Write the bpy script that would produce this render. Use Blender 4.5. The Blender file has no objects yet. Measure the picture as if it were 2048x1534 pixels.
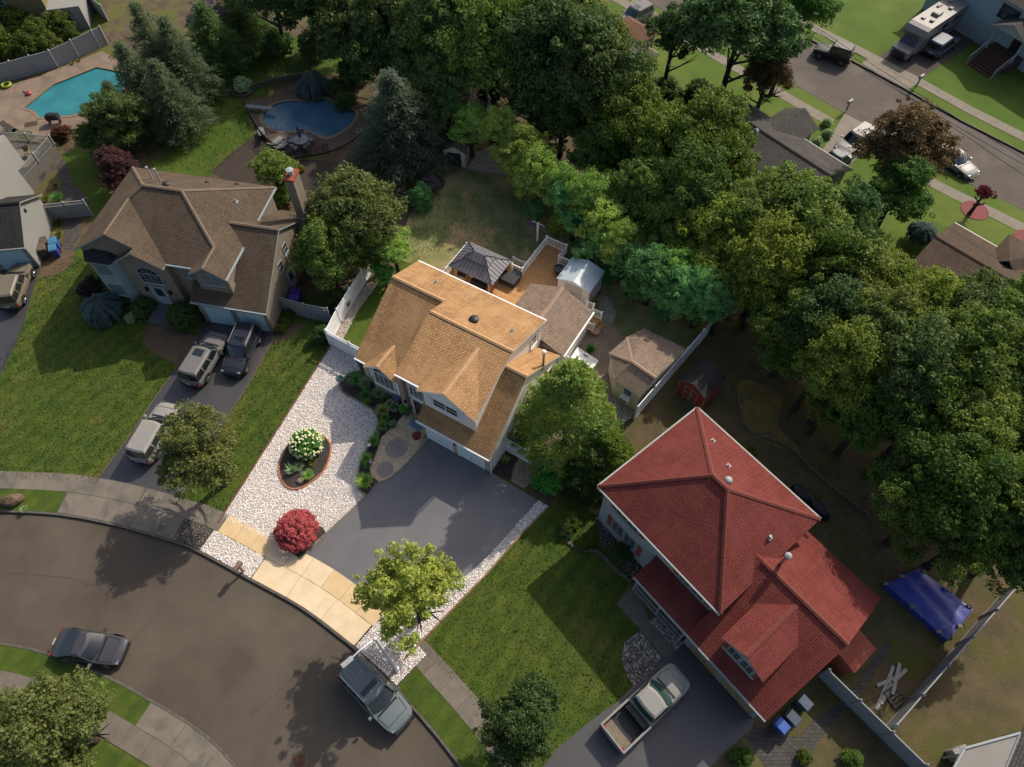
import bpy, math, random
import numpy as np
from mathutils import Vector, Matrix
from mathutils.geometry import tessellate_polygon
random.seed(7)
RNG = np.random.default_rng(7)
PI = math.pi
sc = bpy.context.scene
COL = sc.collection

# ------------------------------------------------------------ camera
CAM_H, FPX, NAD = 46.0, 1421.0, 903.0          # height in metres, focal length and nadir offset in pixels of a 2048 wide frame
ALPHA = math.atan(NAD / FPX)                   # optical axis away from straight down
cam = bpy.data.cameras.new('camera')
cam.sensor_fit = 'HORIZONTAL'
cam.sensor_width = 36.0
cam.lens = 36.0 * FPX / 2048.0
cam.clip_start = 0.5
cam.clip_end = 2000
cam_ob = bpy.data.objects.new('camera', cam)
COL.objects.link(cam_ob)
cam_ob.location = (0, 0, CAM_H)
cam_ob.rotation_euler = (ALPHA, 0, 0)
sc.camera = cam_ob

# ------------------------------------------------------------ light
SUN_EL = math.radians(39)
SUN_H = Vector((0.67, 0.742)).normalized()     # horizontal direction towards the sun
sun = bpy.data.lights.new('sun', 'SUN')
sun.energy = 4.4
sun.angle = math.radians(0.6)
sun.color = (1.0, 0.91, 0.78)
sun_ob = bpy.data.objects.new('sun', sun)
COL.objects.link(sun_ob)
sdir = Vector((SUN_H.x * math.cos(SUN_EL), SUN_H.y * math.cos(SUN_EL), math.sin(SUN_EL)))
sun_ob.rotation_euler = sdir.to_track_quat('Z', 'Y').to_euler()
w = bpy.data.worlds.new('World')
sc.world = w
w.use_nodes = True
nt = w.node_tree
for n in list(nt.nodes):
    nt.nodes.remove(n)
sky = nt.nodes.new('ShaderNodeTexSky')
sky.sky_type = 'NISHITA'
sky.sun_disc = False
sky.dust_density = 4.0
sky.ozone_density = 0.6
sky.air_density = 1.0
sky.sun_elevation = SUN_EL
sky.sun_rotation = math.atan2(SUN_H.x, SUN_H.y)
bg = nt.nodes.new('ShaderNodeBackground')
bg.inputs["Strength"].default_value = 0.15
wo = nt.nodes.new('ShaderNodeOutputWorld')
nt.links.new(sky.outputs[0], bg.inputs[0])
nt.links.new(bg.outputs[0], wo.inputs[0])
sc.view_settings.view_transform = 'Standard'
sc.view_settings.look = 'None'
sc.view_settings.exposure = 0.0
sc.view_settings.gamma = 1.0
sc.view_settings.use_curve_mapping = False
sc.render.engine = 'CYCLES'
sc.cycles.use_denoising = True
sc.cycles.max_bounces = 5
sc.cycles.diffuse_bounces = 3
sc.cycles.glossy_bounces = 2
sc.cycles.transmission_bounces = 3
sc.cycles.transparent_max_bounces = 6
sc.cycles.caustics_reflective = False
sc.cycles.caustics_refractive = False

# ------------------------------------------------------------ geometry of the survey: photo point -> place in metres
_F = Vector((0, math.sin(ALPHA), -math.cos(ALPHA)))
_U = Vector((0, math.cos(ALPHA), math.sin(ALPHA)))
def P(px, py, z=0.0):
    d = _F * FPX + Vector((1, 0, 0)) * (px - 1024.0) - _U * (py - 767.0)
    t = (z - CAM_H) / d.z
    return Vector((d.x * t, d.y * t, z))
def mpp(px, py, z=0.0):
    """metres covered by one photo pixel at that place"""
    return (P(px, py, z) - Vector((0, 0, CAM_H))).dot(_F) / FPX

def lin(v):
    v /= 255.0
    return v / 12.92 if v <= 0.04045 else ((v + 0.055) / 1.055) ** 2.4
def C(r, g, b, k=1.0):
    return (lin(r) * k, lin(g) * k, lin(b) * k)

# ------------------------------------------------------------ materials
MATS = {}  # beyond the main lot, base colours carry an added overall dimming
def _base(name):
    m = bpy.data.materials.new(name)
    m.use_nodes = True
    t = m.node_tree
    b = t.nodes['Principled BSDF']
    return m, t, b
def _mixc(t, fac, a, b, blend='MIX'):
    n = t.nodes.new('ShaderNodeMix')
    n.data_type = 'RGBA'
    n.blend_type = blend
    for sock, val in ((n.inputs[0], fac), (n.inputs[6], a), (n.inputs[7], b)):
        if isinstance(val, (int, float)):
            sock.default_value = val
        elif isinstance(val, tuple):
            sock.default_value = (*val[:3], 1)
        else:
            t.links.new(val, sock)
    return n.outputs[2]
def _noise(t, scale, detail=3, rough=0.55, vec=None, dist=0.0):
    n = t.nodes.new('ShaderNodeTexNoise')
    n.inputs['Scale'].default_value = scale
    n.inputs['Detail'].default_value = detail
    n.inputs['Roughness'].default_value = rough
    n.inputs['Distortion'].default_value = dist
    if vec is not None:
        t.links.new(vec, n.inputs['Vector'])
    return n.outputs['Fac']
def _ramp(t, fac, lo, hi):
    n = t.nodes.new('ShaderNodeMapRange')
    n.inputs[1].default_value = lo
    n.inputs[2].default_value = hi
    n.clamp = True
    t.links.new(fac, n.inputs[0])
    return n.outputs[0]
def _coord(t, kind='Object'):
    n = t.nodes.new('ShaderNodeTexCoord')
    return n.outputs[kind]
def _bump(t, b, h, strength, dist):
    n = t.nodes.new('ShaderNodeBump')
    n.inputs['Strength'].default_value = strength
    n.inputs['Distance'].default_value = dist
    t.links.new(h, n.inputs['Height'])
    t.links.new(n.outputs[0], b.inputs['Normal'])

def mat(name, c1, c2=None, stripes=None, scale=2.0, rough=0.8, spec=0.3, metal=0.0, bump=0.0, bscale=30.0, c3=None, s3=0.4, lo3=0.5, hi3=0.65, fine=0.0, fscale=40.0, lo=0.35, hi=0.65, coat=0.0):
    """surface with two mingled tones, optional large patches of a third one and a fine grain"""
    if name in MATS:
        return MATS[name]
    m, t, b = _base(name)
    co = _coord(t)
    c2 = c2 or tuple(x * 0.8 for x in c1)
    col = _mixc(t, _ramp(t, _noise(t, scale, 4, 0.6, co), lo, hi), c1, c2)
    if c3:
        col = _mixc(t, _ramp(t, _noise(t, s3, 5, 0.62, co, 0.4), lo3, hi3), col, c3)
    if stripes:
        wv = t.nodes.new('ShaderNodeTexWave'); wv.inputs['Scale'].default_value = stripes[0]; wv.inputs['Distortion'].default_value = 2.5; wv.inputs['Detail'].default_value = 2.0
        rt = t.nodes.new('ShaderNodeVectorRotate'); rt.rotation_type = 'Z_AXIS'; rt.inputs['Angle'].default_value = math.radians(stripes[1])
        t.links.new(co, rt.inputs['Vector']); t.links.new(rt.outputs[0], wv.inputs['Vector'])
        dk = _mixc(t, 1.0, col, (stripes[2],) * 3, 'MULTIPLY')
        col = _mixc(t, _ramp(t, wv.outputs['Fac'], 0.3, 0.7), col, dk)
    if fine:
        g = _ramp(t, _noise(t, fscale, 2, 0.6, co), 0.3, 0.7)
        dk = _mixc(t, 1.0, col, (1 - fine, 1 - fine, 1 - fine), 'MULTIPLY')
        col = _mixc(t, g, dk, col)
    t.links.new(col, b.inputs['Base Color'])
    b.inputs['Roughness'].default_value = rough
    b.inputs['Specular IOR Level'].default_value = spec
    b.inputs['Metallic'].default_value = metal
    b.inputs['Coat Weight'].default_value = coat
    b.inputs['Coat Roughness'].default_value = 0.08
    if bump:
        _bump(t, b, _noise(t, bscale, 3, 0.6, co), bump, 0.05)
    MATS[name] = m
    return m

def shingle(name, c1, c2, c3, wid=0.32, course=0.16, rough=0.9):
    """asphalt shingles in courses, on the roof's own metre coordinates"""
    if name in MATS:
        return MATS[name]
    m, t, b = _base(name)
    uv = _coord(t, 'UV')
    br = t.nodes.new('ShaderNodeTexBrick')
    br.offset = 0.37
    br.squash = 1.0
    br.inputs['Scale'].default_value = 1.0
    br.inputs['Brick Width'].default_value = wid
    br.inputs['Row Height'].default_value = course
    br.inputs['Mortar Size'].default_value = 0.014
    br.inputs['Mortar Smooth'].default_value = 0.25
    br.inputs['Bias'].default_value = 0.0
    br.inputs['Color1'].default_value = (*c1, 1)
    br.inputs['Color2'].default_value = (*c2, 1)
    br.inputs['Mortar'].default_value = (*[x * 0.42 for x in c2], 1)
    t.links.new(uv, br.inputs['Vector'])
    big = _ramp(t, _noise(t, 0.45, 4, 0.6, uv), 0.42, 0.75)
    col = _mixc(t, big, br.outputs['Color'], c3)
    g = _ramp(t, _noise(t, 9.0, 3, 0.7, uv), 0.25, 0.75)
    dk = _mixc(t, 1.0, col, (0.7, 0.7, 0.7), 'MULTIPLY')
    col = _mixc(t, g, dk, col)
    mp = t.nodes.new('ShaderNodeMapping'); mp.inputs['Scale'].default_value = (1.6, 0.16, 1.0)
    t.links.new(uv, mp.inputs['Vector'])
    dk2 = _mixc(t, 1.0, col, (0.8, 0.79, 0.78), 'MULTIPLY')
    col = _mixc(t, _ramp(t, _noise(t, 1.0, 4, 0.65, mp.outputs[0]), 0.48, 0.75), col, dk2)
    t.links.new(col, b.inputs['Base Color'])
    b.inputs['Roughness'].default_value = rough
    b.inputs['Specular IOR Level'].default_value = 0.15
    sep = t.nodes.new('ShaderNodeSeparateXYZ')
    t.links.new(uv, sep.inputs[0])
    dv = t.nodes.new('ShaderNodeMath'); dv.operation = 'DIVIDE'; dv.inputs[1].default_value = course
    t.links.new(sep.outputs[1], dv.inputs[0])
    fr = t.nodes.new('ShaderNodeMath'); fr.operation = 'FRACT'
    t.links.new(dv.outputs[0], fr.inputs[0])
    inv = t.nodes.new('ShaderNodeMath'); inv.operation = 'SUBTRACT'; inv.inputs[0].default_value = 1.0
    t.links.new(fr.outputs[0], inv.inputs[1])
    sb = t.nodes.new('ShaderNodeMath'); sb.operation = 'SUBTRACT'
    t.links.new(inv.outputs[0], sb.inputs[0]); t.links.new(br.outputs['Fac'], sb.inputs[1])
    _bump(t, b, sb.outputs[0], 0.9, 0.03)
    MATS[name] = m
    return m

def brickmat(name, c1, c2, mortar, wid, row, msize=0.012, rough=0.85, off=0.5, coord='UV', big=None, bump=0.5):
    """laid pieces too small to build one by one (pavers, boards, brick courses, siding)"""
    if name in MATS:
        return MATS[name]
    m, t, b = _base(name)
    uv = _coord(t, coord)
    br = t.nodes.new('ShaderNodeTexBrick')
    br.offset = off
    br.inputs['Scale'].default_value = 1.0
    br.inputs['Brick Width'].default_value = wid
    br.inputs['Row Height'].default_value = row
    br.inputs['Mortar Size'].default_value = msize
    br.inputs['Mortar Smooth'].default_value = 0.2
    br.inputs['Color1'].default_value = (*c1, 1)
    br.inputs['Color2'].default_value = (*c2, 1)
    br.inputs['Mortar'].default_value = (*mortar, 1)
    t.links.new(uv, br.inputs['Vector'])
    col = br.outputs['Color']
    g = _ramp(t, _noise(t, 1.1, 4, 0.65, uv), 0.3, 0.75)
    dk = _mixc(t, 1.0, col, big or (0.72, 0.7, 0.68), 'MULTIPLY')
    col = _mixc(t, g, dk, col)
    t.links.new(col, b.inputs['Base Color'])
    b.inputs['Roughness'].default_value = rough
    b.inputs['Specular IOR Level'].default_value = 0.25
    inv = t.nodes.new('ShaderNodeMath'); inv.operation = 'SUBTRACT'; inv.inputs[0].default_value = 1.0
    t.links.new(br.outputs['Fac'], inv.inputs[1])
    _bump(t, b, inv.outputs[0], bump, 0.02)
    MATS[name] = m
    return m

def leafmat(name, c1, c2, c3=None, trans=0.42, var=0.25, nscale=0.6):
    """leaves: tone drifts through the crown and from tree to tree, some light passes through"""
    if name in MATS:
        return MATS[name]
    m, t, b = _base(name)
    co = _coord(t)
    col = _mixc(t, _ramp(t, _noise(t, nscale, 4, 0.7, co), 0.35, 0.68), c1, c2)
    if c3:
        col = _mixc(t, _ramp(t, _noise(t, 3.2, 3, 0.7, co), 0.58, 0.72), col, c3)
    oi = t.nodes.new('ShaderNodeObjectInfo')
    hs = t.nodes.new('ShaderNodeHueSaturation')
    mr = t.nodes.new('ShaderNodeMapRange')
    mr.inputs[3].default_value = 1.0 - var
    mr.inputs[4].default_value = 1.0 + var
    t.links.new(oi.outputs['Random'], mr.inputs[0])
    t.links.new(mr.outputs[0], hs.inputs['Value'])
    mr2 = t.nodes.new('ShaderNodeMapRange')
    mr2.inputs[3].default_value = 0.5 - var * 0.09
    mr2.inputs[4].default_value = 0.5 + var * 0.09
    wn = t.nodes.new('ShaderNodeTexWhiteNoise'); wn.noise_dimensions = '1D'
    t.links.new(oi.outputs['Random'], wn.inputs['W'])
    t.links.new(wn.outputs['Value'], mr2.inputs[0])
    t.links.new(mr2.outputs[0], hs.inputs['Hue'])
    t.links.new(col, hs.inputs['Color'])
    t.links.new(hs.outputs[0], b.inputs['Base Color'])
    b.inputs['Roughness'].default_value = 0.6
    b.inputs['Specular IOR Level'].default_value = 0.25
    tr = t.nodes.new('ShaderNodeBsdfTranslucent')
    t.links.new(hs.outputs[0], tr.inputs[0])
    ms = t.nodes.new('ShaderNodeMixShader')
    ms.inputs[0].default_value = trans
    out = t.nodes['Material Output']
    t.links.new(b.outputs[0], ms.inputs[1])
    t.links.new(tr.outputs[0], ms.inputs[2])
    t.links.new(ms.outputs[0], out.inputs[0])
    MATS[name] = m
    return m

def plain(name, c, rough=0.6, spec=0.4, metal=0.0, coat=0.0):
    if name in MATS:
        return MATS[name]
    m, t, b = _base(name)
    col = _mixc(t, _ramp(t, _noise(t, 6.0, 3, 0.6, _coord(t)), 0.35, 0.7), c, tuple(x * 0.88 for x in c))
    t.links.new(col, b.inputs['Base Color'])
    b.inputs['Roughness'].default_value = rough
    b.inputs['Specular IOR Level'].default_value = spec
    b.inputs['Metallic'].default_value = metal
    b.inputs['Coat Weight'].default_value = coat
    b.inputs['Coat Roughness'].default_value = 0.1
    MATS[name] = m
    return m

# ------------------------------------------------------------ mesh building
class MB:
    def __init__(s):
        s.v = []; s.f = []; s.mi = []; s.uv = []; s.sm = False
    def add(s, vs, fs, mi=0, uvs=None):
        o = len(s.v)
        s.v += [tuple(x) for x in vs]
        for k, f in enumerate(fs):
            s.f.append([i + o for i in f]); s.mi.append(mi)
            s.uv.append(uvs[k] if uvs else None)
        return s
    def box(s, x0, x1, y0, y1, z0, z1, mi=0, M=None):
        v = [(x0, y0, z0), (x1, y0, z0), (x1, y1, z0), (x0, y1, z0), (x0, y0, z1), (x1, y0, z1), (x1, y1, z1), (x0, y1, z1)]
        if M is not None:
            v = [M @ Vector(p) for p in v]
        return s.add(v, [(0, 3, 2, 1), (4, 5, 6, 7), (0, 1, 5, 4), (1, 2, 6, 5), (2, 3, 7, 6), (3, 0, 4, 7)], mi)
    def prism(s, pts, z0, z1, mi=0, mi_side=None, top=True, bottom=False):
        """polygon (counter-clockwise or not) raised from z0 to z1"""
        n = len(pts)
        a = sum(pts[i][0] * pts[(i + 1) % n][1] - pts[(i + 1) % n][0] * pts[i][1] for i in range(n))
        if a < 0:
            pts = pts[::-1]
        tri = tessellate_polygon([[Vector((p[0], p[1], 0)) for p in pts]])
        def up(t):
            (ax, ay), (bx, by), (cx, cy) = [(pts[i][0], pts[i][1]) for i in t]
            return t if (bx - ax) * (cy - ay) - (by - ay) * (cx - ax) > 0 else t[::-1]
        tri = [up(tuple(t)) for t in tri]
        if top:
            s.add([(p[0], p[1], z1) for p in pts], tri, mi, [[(pts[i][0], pts[i][1]) for i in t] for t in tri])
        if bottom:
            s.add([(p[0], p[1], z0) for p in pts], [t[::-1] for t in tri], mi)
        if z1 > z0:
            per = [0.0]
            for i in range(n):
                per.append(per[-1] + math.hypot(pts[(i + 1) % n][0] - pts[i][0], pts[(i + 1) % n][1] - pts[i][1]))
            for i in range(n):
                j = (i + 1) % n
                s.add([(pts[i][0], pts[i][1], z0), (pts[j][0], pts[j][1], z0), (pts[j][0], pts[j][1], z1), (pts[i][0], pts[i][1], z1)], [(0, 1, 2, 3)], mi if mi_side is None else mi_side,
                      [[(per[i], z0), (per[i + 1], z0), (per[i + 1], z1), (per[i], z1)]])
        return s
    def poly3(s, pts, thick=0.0, mi=0, mi_side=None):
        """flat polygon in space, its own metre coordinates as UV (u level, v up the slope), thickened downwards"""
        V = [Vector(p) for p in pts]
        n = Vector((0, 0, 0))
        for i in range(len(V)):
            a, b = V[i], V[(i + 1) % len(V)]
            n += a.cross(b)
        if n.z < 0 or (abs(n.z) < 1e-6 and thick):
            V = V[::-1]; n = -n
        n.normalize()
        up = Vector((0, 0, 1)) - n * n.z
        up = up.normalized() if up.length > 1e-4 else Vector((0, 1, 0))
        al = up.cross(n)
        uv = [(p.dot(al), p.dot(up)) for p in V]
        s.add(V, [tuple(range(len(V)))], mi, [uv])
        if thick:
            d = Vector((0, 0, -thick))
            for i in range(len(V)):
                a, b = V[i], V[(i + 1) % len(V)]
                s.add([a, a + d, b + d, b], [(0, 1, 2, 3)], mi if mi_side is None else mi_side, [[(0, 0), (0, 1), (1, 1), (1, 0)]])
            s.add([p + d for p in V], [tuple(range(len(V)))[::-1]], mi if mi_side is None else mi_side)
        return s
    def wallpoly(s, pts, mi=0):
        """upright polygon, UV in metres along and up, kept in the order given (normal by right hand rule)"""
        V = [Vector(p) for p in pts]
        d = Vector((V[1].x - V[0].x, V[1].y - V[0].y, 0))
        d = d.normalized() if d.length > 1e-6 else Vector((1, 0, 0))
        s.add(V, [tuple(range(len(V)))], mi, [[(p.dot(d), p.z) for p in V]])
        return s
    def tube(s, pts, r, n=6, mi=0, cap=True):
        pts = [Vector(p) for p in pts]
        rs = r if isinstance(r, (list, tuple)) else [r] * len(pts)
        rings = []
        for i, p in enumerate(pts):
            d = (pts[min(i + 1, len(pts) - 1)] - pts[max(i - 1, 0)])
            if d.length < 1e-9:
                d = Vector((0, 0, 1))
            q = d.to_track_quat('Z', 'Y')
            rings.append([p + q @ Vector((math.cos(2 * PI * k / n) * rs[i], math.sin(2 * PI * k / n) * rs[i], 0)) for k in range(n)])
        v = [x for ring in rings for x in ring]
        f = []
        for i in range(len(pts) - 1):
            for k in range(n):
                k2 = (k + 1) % n
                f.append((i * n + k, i * n + k2, (i + 1) * n + k2, (i + 1) * n + k))
        if cap:
            f.append(tuple(range(n))[::-1])
            f.append(tuple((len(pts) - 1) * n + k for k in range(n)))
        return s.add(v, f, mi)
    def lathe(s, prof, n=16, c=(0, 0, 0), mi=0, sx=1, sy=1):
        v = []; f = []
        for (r, z) in prof:
            for k in range(n):
                a = 2 * PI * k / n
                v.append((c[0] + r * math.cos(a) * sx, c[1] + r * math.sin(a) * sy, c[2] + z))
        m = len(prof)
        for i in range(m - 1):
            for k in range(n):
                k2 = (k + 1) % n
                f.append((i * n + k, i * n + k2, (i + 1) * n + k2, (i + 1) * n + k))
        if prof[0][0] > 1e-4:
            f.append(tuple(range(n))[::-1])
        if prof[-1][0] > 1e-4:
            f.append(tuple((m - 1) * n + k for k in range(n)))
        return s.add(v, f, mi)
    def mesh(s, name, mats, smooth=None):
        me = bpy.data.meshes.new(name)
        me.from_pydata(s.v, [], s.f)
        for m in (mats if isinstance(mats, (list, tuple)) else [mats]):
            me.materials.append(m)
        me.polygons.foreach_set('material_index', s.mi)
        if any(u is not None for u in s.uv):
            lay = me.uv_layers.new(name='UVMap')
            flat = []
            for f, u in zip(s.f, s.uv):
                if u is None:
                    flat += [0.0, 0.0] * len(f)
                else:
                    for q in u:
                        flat += [q[0], q[1]]
            lay.data.foreach_set('uv', flat)
        if smooth:
            me.polygons.foreach_set('use_smooth', [True] * len(s.f))
            me.set_sharp_from_angle(angle=math.radians(smooth))
        me.update()
        return me
    def build(s, name, mats, parent=None, smooth=None, **kw):
        return link(name, s.mesh(name, mats, smooth), parent, **kw)

def link(name, me, parent=None, label=None, cat=None, group=None, kind=None):
    o = bpy.data.objects.new(name, me)
    COL.objects.link(o)
    if parent is not None:
        o.parent = parent
    tag(o, label, cat, group, kind)
    return o
def tag(o, label=None, cat=None, group=None, kind=None):
    if label: o['label'] = label
    if cat: o['category'] = cat
    if group: o['group'] = group
    if kind: o['kind'] = kind
    return o
def root(name, loc, rz=0.0, label=None, cat=None, group=None):
    o = link(name, None, None, label, cat, group)
    o.location = loc
    o.rotation_euler = (0, 0, rz)
    o.empty_display_size = 0.2
    return o
def copy_tree(o, parent=None, label=None):
    c = o.copy()
    COL.objects.link(c)
    c.parent = parent
    if label:
        c['label'] = label
    for ch in list(o.children):
        copy_tree(ch, c)
    return c
def gp(pts, z=0.0):
    return [P(a, b, z) for a, b in pts]
def smooth_poly(pts, sub=5, closed=True):
    """Catmull-Rom through the points"""
    pts = [Vector(p) for p in pts]
    n = len(pts); out = []
    rng = range(n) if closed else range(n - 1)
    for i in rng:
        if closed:
            a, b, c, d = pts[i - 1], pts[i], pts[(i + 1) % n], pts[(i + 2) % n]
        else:
            a, b, c, d = pts[max(i - 1, 0)], pts[i], pts[i + 1], pts[min(i + 2, n - 1)]
        for k in range(sub):
            t = k / sub
            out.append(0.5 * ((2 * b) + (c - a) * t + (2 * a - 5 * b + 4 * c - d) * t * t + (3 * b - a - 3 * c + d) * t ** 3))
    if not closed:
        out.append(pts[-1])
    return out
def sheet(name, pts, z, m, kind='structure', smooth=False, z0=None, m2=None, **kw):
    """ground sheet; with z0 it gets a real edge down to z0"""
    w = [Vector((p[0], p[1], 0)) for p in pts]
    if smooth:
        w = smooth_poly(w)
    b = MB()
    b.prism(w, z if z0 is None else z0, z, 0, 1 if m2 else 0)
    return b.build(name, [m, m2] if m2 else m, None, kind=kind, **kw)
def offset_line(pts, d):
    """shift an open line sideways by d (to its own left hand)"""
    out = []
    for i, p in enumerate(pts):
        t = pts[min(i + 1, len(pts) - 1)] - pts[max(i - 1, 0)]
        nrm = Vector((-t.y, t.x, 0)).normalized()
        out.append(Vector((p.x, p.y, 0)) + nrm * d)
    return out
def arclen(pts):
    L = [0.0]
    for a, b in zip(pts, pts[1:]):
        L.append(L[-1] + (b - a).length)
    return L
def at_len(pts, L, s):
    s = min(max(s, 0), L[-1])
    i = 0
    while i < len(L) - 2 and L[i + 1] < s:
        i += 1
    t = (s - L[i]) / max(L[i + 1] - L[i], 1e-9)
    return pts[i].lerp(pts[i + 1], t), (pts[i + 1] - pts[i]).normalized()
def near_len(pts, L, q):
    best = (1e9, 0)
    for i in range(len(pts) - 1):
        a, b = pts[i], pts[i + 1]
        t = max(0, min(1, (q - a).dot(b - a) / max((b - a).length_squared, 1e-9)))
        d = (a.lerp(b, t) - q).length
        if d < best[0]:
            best = (d, L[i] + t * (b - a).length)
    return best[1]
# ================================================================ SETTING: ground, roads, pavements, lawns
m_soil = mat('woodland_soil', C(104, 88, 66), C(74, 64, 46), scale=0.9, c3=C(92, 92, 44), s3=0.22, lo3=0.48, hi3=0.6, fine=0.35, fscale=14, bump=0.4, bscale=8)
m_road = mat('weathered_asphalt', C(88, 79, 69), C(78, 70, 61), scale=0.5, c3=C(96, 88, 77), s3=0.14, lo3=0.45, hi3=0.7, fine=0.24, fscale=30, bump=0.2, bscale=60, rough=0.85)
m_road2 = mat('worn_grey_asphalt', C(98, 91, 84), C(89, 83, 77), scale=0.4, c3=C(106, 99, 91), s3=0.14, fine=0.16, fscale=20, rough=0.9, spec=0.15)
m_kerb = mat('kerb_stone', C(104, 98, 90), C(84, 80, 74), scale=3, fine=0.3, fscale=18)
m_lawn = mat('lawn_grass', C(82, 100, 30), C(64, 85, 25), scale=0.9, c3=C(112, 108, 48), s3=0.3, lo3=0.52, hi3=0.78, stripes=(0.28, 35, 0.84), fine=0.42, fscale=16, bump=0.5, bscale=18, rough=0.95)
m_lawn_lush = mat('lush_lawn_grass', C(76, 98, 26), C(60, 84, 22), scale=0.5, c3=C(84, 96, 32), s3=0.2, fine=0.34, fscale=16, bump=0.5, bscale=18, rough=0.95)
m_lawn_far = mat('bright_far_lawn', C(82, 104, 30), C(70, 94, 24), scale=0.3, c3=C(94, 108, 42), s3=0.12, fine=0.2, fscale=12, rough=0.95)
m_yard = mat('thin_yard_grass', C(150, 148, 98), C(108, 120, 70), scale=0.5, c3=C(188, 160, 116), s3=0.3, lo3=0.5, hi3=0.66, fine=0.45, fscale=13, bump=0.5, bscale=12, rough=0.95)
m_dry = mat('dry_yard', C(104, 90, 64), C(82, 76, 52), scale=0.7, c3=C(86, 88, 38), s3=0.35, lo3=0.5, hi3=0.66, fine=0.45, fscale=13, bump=0.5, bscale=10, rough=0.95)
m_drive = mat('sealed_driveway', (0.128, 0.119, 0.121), (0.106, 0.100, 0.105), scale=0.6, c3=(0.146, 0.134, 0.130), s3=0.22, lo3=0.45, hi3=0.7, fine=0.2, fscale=30, rough=0.5, spec=1.0)
m_drive_dark = mat('dimmed_sealed_driveway', (0.046, 0.043, 0.047), (0.038, 0.036, 0.041), scale=0.6, c3=(0.054, 0.049, 0.050), s3=0.25, lo3=0.45, hi3=0.7, fine=0.2, fscale=30, rough=0.5, spec=0.8)  # sealed asphalt beyond the lot, a darkened copy with the dimming put in
m_conc = mat('pale_concrete', C(226, 204, 170), C(214, 190, 156), scale=1.0, c3=C(204, 184, 154), s3=0.8, lo3=0.52, hi3=0.8, fine=0.12, fscale=30, rough=0.85)
m_conc_b = mat('sandy_concrete', C(212, 186, 142), C(204, 176, 134), scale=1.3, fine=0.12, fscale=30, rough=0.85)
m_conc_g = mat('dimmed_concrete', C(122, 114, 103), C(110, 103, 94), scale=1.0, c3=C(96, 92, 84), s3=0.7, fine=0.14, fscale=30, rough=0.85)  # same pavement as the pale slabs, darkening beyond the lot put into the colour
m_conc_h = mat('dimmed_concrete_b', C(114, 106, 95), C(102, 95, 85), scale=1.3, fine=0.16, fscale=30, rough=0.85)  # second slab tone with the same darkening put in
m_conc_far = mat('far_concrete', C(128, 119, 106), C(116, 108, 96), scale=1.0, fine=0.12, fscale=20)
m_mulch = mat('dark_mulch', C(78, 70, 64), C(56, 50, 47), scale=5, fine=0.4, fscale=25, bump=0.6, bscale=25)
m_gravelbase = mat('gravel_bed_soil', C(198, 188, 180), C(160, 150, 142), scale=8, fine=0.35, fscale=30)
m_patio = brickmat('tan_pavers', C(232, 206, 172), C(212, 186, 156), C(152, 132, 112), 0.26, 0.16, 0.012, coord='Object')
m_patio_ring = mat('ring_pavers', C(172, 158, 150), C(154, 142, 136), scale=6, fine=0.3, fscale=18)
m_paver_back = brickmat('backyard_pavers', C(172, 152, 130), C(156, 138, 120), C(112, 98, 84), 0.24, 0.24, 0.012, coord='Object', off=0.0)
m_paver_brown = brickmat('brown_pavers', C(112, 92, 72), C(98, 82, 66), C(62, 54, 44), 0.26, 0.16, 0.012, coord='Object')
m_paver_grey = brickmat('slate_pavers', C(88, 84, 80), C(72, 70, 68), C(48, 46, 44), 0.3, 0.2, 0.012, coord='Object')
m_edge_stone = mat('edging_stone', C(150, 138, 122), C(122, 112, 98), scale=4, fine=0.25, fscale=20)
m_edge_dim = mat('block_edging', C(104, 94, 80), C(84, 76, 66), scale=4, fine=0.25, fscale=20)
m_timber = mat('weathered_timber', C(150, 120, 86), C(120, 96, 70), scale=3, fine=0.25, fscale=20)

def ext(pts, a=60, b=60):
    d0 = (pts[0] - pts[1]).normalized(); d1 = (pts[-1] - pts[-2]).normalized()
    return [pts[0] + d0 * a] + list(pts) + [pts[-1] + d1 * b]
g = MB(); g.box(-420, 420, -220, 620, -0.6, -0.16)
g.build('ground', m_soil, kind='structure')

# near street: kerb lines surveyed on the photograph, laid out in metres
K_out = smooth_poly(gp([(0, 1024), (112, 1030), (223, 1050), (343, 1084), (397, 1105), (500, 1161), (601, 1217), (676, 1273), (705, 1296), (775, 1361), (819, 1411), (852, 1449), (881, 1484), (919, 1534)]), 5, False)
K_out = ext(K_out, 40, 30)
K_in = smooth_poly(gp([(0, 1284), (62, 1295), (120, 1313), (194, 1342), (248, 1367), (306, 1400), (389, 1450), (438, 1491), (475, 1532)]), 5, False)
K_in = ext(K_in, 40, 30)
FK1 = ext(gp([(1605, 178), (1762, 267), (1895, 345), (2048, 420)]), 160, 160)      # far street, near kerb
FK2 = ext(gp([(1609, 73), (1700, 119), (1807, 176), (1922, 241), (2048, 305)]), 160, 160)
sheet('street', [(p.x, p.y) for p in K_out] + [(p.x, p.y) for p in reversed(K_in)], -0.13, m_road)
sheet('far_street', [(p.x, p.y) for p in FK1] + [(p.x, p.y) for p in reversed(FK2)], -0.13, m_road2)
lots = [(-140, K_out[0].y)] + [(p.x, p.y) for p in K_out] + [(200, K_out[-1].y), (300, FK1[-1].y)] + [(p.x, p.y) for p in reversed(FK1)] + [(-260, FK1[0].y)]
sheet('terrain', lots, 0.0, m_soil, z0=-0.2)
sheet('corner_terrain', [(p.x, p.y) for p in K_in] + [(K_in[-1].x, -60), (-160, -60), (-160, K_in[0].y)], 0.0, m_lawn, z0=-0.2)
sheet('far_terrain', [(p.x, p.y) for p in FK2] + [(300, 300), (-100, 400)], 0.0, m_lawn_far, z0=-0.2)

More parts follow.
